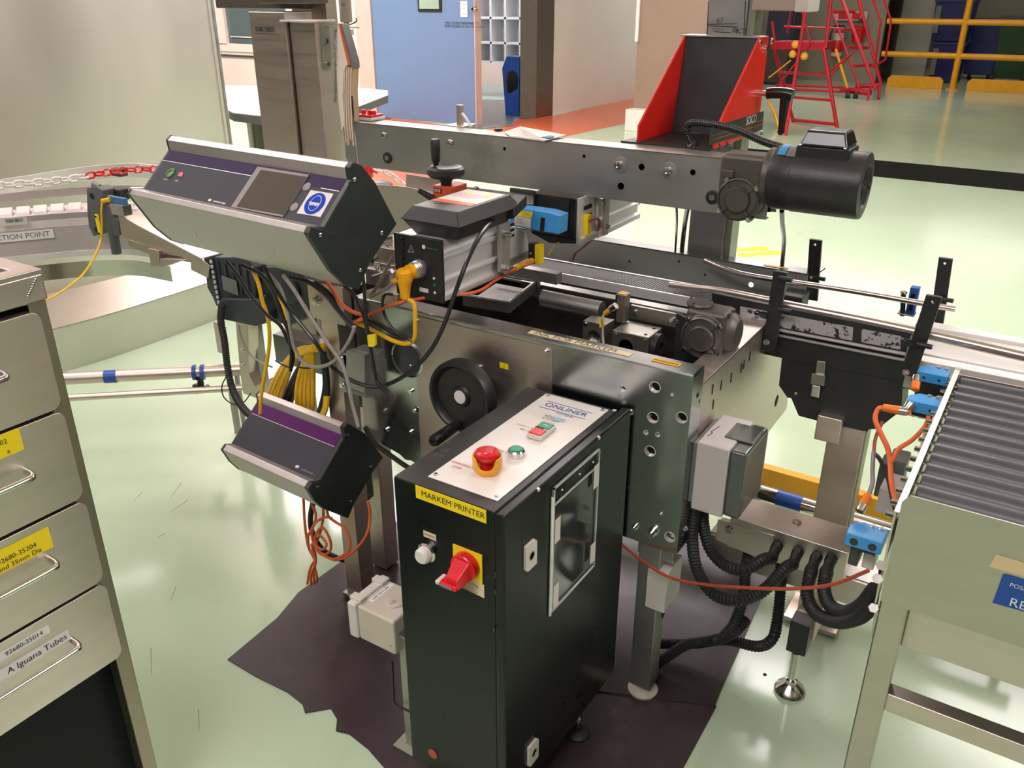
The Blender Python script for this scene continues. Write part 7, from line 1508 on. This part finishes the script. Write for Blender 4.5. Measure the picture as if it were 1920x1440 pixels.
cq('black_lead', 'black lead curving right under the large panel to the post', [(545, 520), (580, 530), (612, 555), (632, 580), (655, 605), (672, 622)], .0056, BLKC, y=1.40)
cq('black_lead', 'black lead with green tape near the right end of the large panel', [(590, 530), (618, 552), (630, 575), (650, 600), (672, 620)], .0068, BLKC, y=1.41)
cq('orange_lead', 'orange lead curving from under the large panel towards the laser unit', [(610, 525), (625, 545), (640, 570), (662, 585), (685, 592), (672, 602)], .0048, ORG, y=1.41)
cq('black_lead', 'black lead dropping from the tip of the large panel to the yellow tag', [(646, 536), (665, 555), (680, 585), (690, 625), (696, 660), (700, 690), (712, 715), (728, 735), (735, 748)], .0050, BLKC, y=1.40)
cq('black_lead', 'thin black lead dropping straight from the large panel end cap to the yellow tag', [(680, 505), (684, 560), (688, 610), (694, 650), (702, 690), (706, 715), (722, 735), (733, 750)], .0040, BLKC, y=1.395)
tg = thing('yellow_cable_tag', 'small yellow tag wrapped around the two black leads beside the post', 'tag', P(695, 650, y=1.39))
MB().ext(yy([(688, 629), (702, 627), (703, 648), (699, 651), (690, 650)], 1.385), (0, .008, 0)).build('wrap', LBLY, tg, .001)
cable('corrugated_hose', 'thick black corrugated hose hanging from the grey gear motor behind the small panel', [(417, 570, 1.70), (414, 600, 1.70), (421, 640, 1.70), (427, 690, 1.69), (438, 735, 1.66), (460, 770, 1.60), (490, 792, 1.55)], .0125, RUB, .0040, 12, sm=12)
cq('thin_black_loop', 'thin black wire loop beside the corrugated hose', [(424, 706), (416, 725), (420, 745), (438, 758), (456, 755), (470, 738)], .0022, BLKC, y=1.66)
cq('grey_wire', 'thin grey wire hanging in front of the open support frame', [(447, 610), (455, 640), (470, 665), (490, 680), (510, 688)], .0034, GRYC, y=1.72)
cq('black_tail', 'black cable running from behind the small panel to the cabinet back', [(684, 800), (702, 830), (730, 852), (758, 872), (780, 885)], .0068, BLKC, y=1.50)
# yellow and black coil
ycb = thing('yellow_cable_coil', 'coil of yellow and black cables tied together behind the small panel', 'cable coil', P(560, 780, y=1.46))
random.seed(11)
for k in range(5):
    o = k*8.5; MB().tube([P(612-k*1.5, 645+k*2, y=1.45), P(590-o*.2, 650+o*.25, y=1.455-.004*k), P(556-o*.05, 658+o*.40, y=1.46), P(524+o*.42, 695+o*.5, y=1.50-.004*(k % 2)), P(502+o*.68, 745+o*.25, y=1.53), P(494+o*.85, 800, y=1.54)], .0062, 8, 8).build('yellow_strand', YELC, ycb)
for k in range(5):
    o = k*7.5; MB().tube([P(600-k*3, 648, y=1.44-.004*(k % 2)), P(578+o*.3, 664, y=1.445), P(562+o*.85, 702, y=1.45+.005*(k % 2)), P(556+o*1.05, 745, y=1.465), P(562+o*(1.1 if k % 2 else .8), 786, y=1.50)], .0062, 8, 8).build('yellow_strand', YELC, ycb)
for k in range(3):
    MB().tube([P(566+k*5, 680, y=1.47), P(548+k*6, 712, y=1.48), P(530+k*8, 755, y=1.51), P(524+k*9, 800, y=1.54)], .0066, 8, 8).build('black_strand', BLKC, ycb)
for k in range(3): MB().tube([P(604+k*2, 660, y=1.455), P(609+k*3, 720, y=1.452), P(600+k*6, 765, y=1.455), P(588+k*6, 790, y=1.47)], .0062, 8, 8).build('black_strand', BLKC, ycb)
for k in range(2): MB().tube([P(611+k*4, 742, y=1.45), P(608+k*4, 765, y=1.45), P(598+k*5, 786, y=1.46)], .0055, 8, 8).build('yellow_strand', YELC, ycb)
MB().tube([P(517, 676, y=1.42), P(530, 684, y=1.415), P(545, 690, y=1.42)], .0025, 6).tube([P(558, 688, y=1.41), P(570, 690, y=1.405), P(582, 690, y=1.41)], .0025, 6).build('cable_tie', BLKC, ycb)
MB().ext(yy([(598, 636), (606, 634), (608, 642), (600, 644)], 1.42), (0, .004, 0)).build('white_tag', LBLW, ycb)
# orange bundle under the small panel
ob = thing('orange_cable_coil', 'loosely coiled orange cable hanging under the small control panel', 'cable coil', P(620, 1095, y=1.40))
def ol(lst, y=1.40): MB().tube([P(a, b, y=y+dy) for (a, b), dy in zip(lst, [.004*sin(i*1.7) for i in range(len(lst))])], .0038, 8, 8).build('orange_strand', ORG, ob)
ol([(569, 935), (571, 975), (575, 1010), (580, 1030), (592, 1045), (582, 1065), (576, 1095)])
ol([(583, 940), (592, 965), (588, 985), (578, 1005), (580, 1030), (590, 1050), (588, 1070), (589, 1095)], 1.395)
ol([(606, 950), (606, 970), (600, 1000), (592, 1020)])
ol([(612, 950), (616, 968), (628, 978), (645, 990), (655, 1010), (655, 1030), (642, 1042), (625, 1048), (605, 1040), (590, 1022), (585, 1000), (592, 980), (610, 970), (622, 972)], 1.39)
ol([(690, 940), (694, 965), (690, 995), (676, 1020), (655, 1040), (632, 1050), (612, 1044), (596, 1034), (590, 1015), (596, 995), (606, 990), (618, 1010), (620, 1030), (610, 1040), (598, 1035)], 1.385)
ol([(584, 1020), (589, 1040), (592, 1055), (584, 1075), (583, 1097)], 1.392)
ol([(588, 1025), (592, 1048), (590, 1062), (594, 1080), (594, 1092)], 1.398)
ol([(593, 1000), (604, 1008), (612, 1020), (606, 1030), (596, 1026), (590, 1014)], 1.38)
cable('dark_hose', 'dark hose hanging behind the orange coil', [(587, 940, 1.45), (582, 975, 1.45), (588, 1005, 1.45), (605, 1030, 1.46), (630, 1045, 1.47), (650, 1052, 1.5)], .008, RUB)
# ------------------------------------------------------------------ floor mats
MAT = mat('dark_brown_rubber_mat', rgb(54, 44, 46), .42, 0, .18, 5, bump=.2, bscale=60, dirt=(rgb(84, 72, 72), 3, .56, .2), rvar=.08)
a = [P(427, 1238, z=0), P(480, 1270, z=0), P(540, 1300, z=0), P(567, 1322, z=0), P(572, 1338, z=0), P(620, 1330, z=0), P(632, 1350, z=0), P(630, 1372, z=0), P(655, 1378, z=0), V(-1.10, 1.07, 0), V(-1.0, 1.04, 0), V(-.9, .98, 0), V(-.44, 1.15, 0), P(1343, 1326, z=0), V(-.75, 1.75, 0), V(-1.0, 2.42, 0), V(-1.66, 2.42, 0), P(560, 1112, z=0), P(520, 1160, z=0)]
tag(MB().ext([p+V(0, 0, .0008) for p in a], (0, 0, .003)).build('rubber_floor_mat', MAT), 'dark brown rubber floor mat under the black cabinet with torn left corner', 'mat')
a = [P(1345, 1318, z=0)+V(0, -.02, 0), V(-.455, 1.70, 0), P(1412, 1158, z=0), V(-.50, 2.35, 0), V(-1.1, 2.42, 0), V(-1.0, 1.70, 0), V(-.80, 1.50, 0)]
tag(MB().ext([p+V(0, 0, .0040) for p in a], (0, 0, .003)).build('rubber_floor_mat', MAT), 'second dark rubber mat overlapping under the right machine leg', 'mat')
# barrier belt far right
bb_ = thing('retractable_barrier', 'black retractable barrier belt stretched across the right background', 'barrier', V(-1.2, 4.0, 0))
p, q = P(1640, 300, y=4.0), P(1640, 331, y=4.0)
xs0 = P(1335, 420, y=4.0).x
box('belt', mat('black_webbing', (.006, .006, .006), .8, 0, .2, 60, bump=.3, bscale=400), bb_, xs0, 3.0, 4.0, 4.003, q.z, p.z, 0)
MB().cyl(V(xs0, 4.0, .02), V(xs0, 4.0, p.z+.03), .022, 20).build('pole', BLKP, bb_); MB().lathe(V(xs0, 4.0, .0), (0, 0, 1), [(.12, 0), (.12, .015), (.03, .035), (0, .035)], 28).build('base', BLKP, bb_)
MB().cyl(V(3.0, 4.0, .02), V(3.0, 4.0, p.z+.03), .03, 20).build('pole', BLKP, bb_)
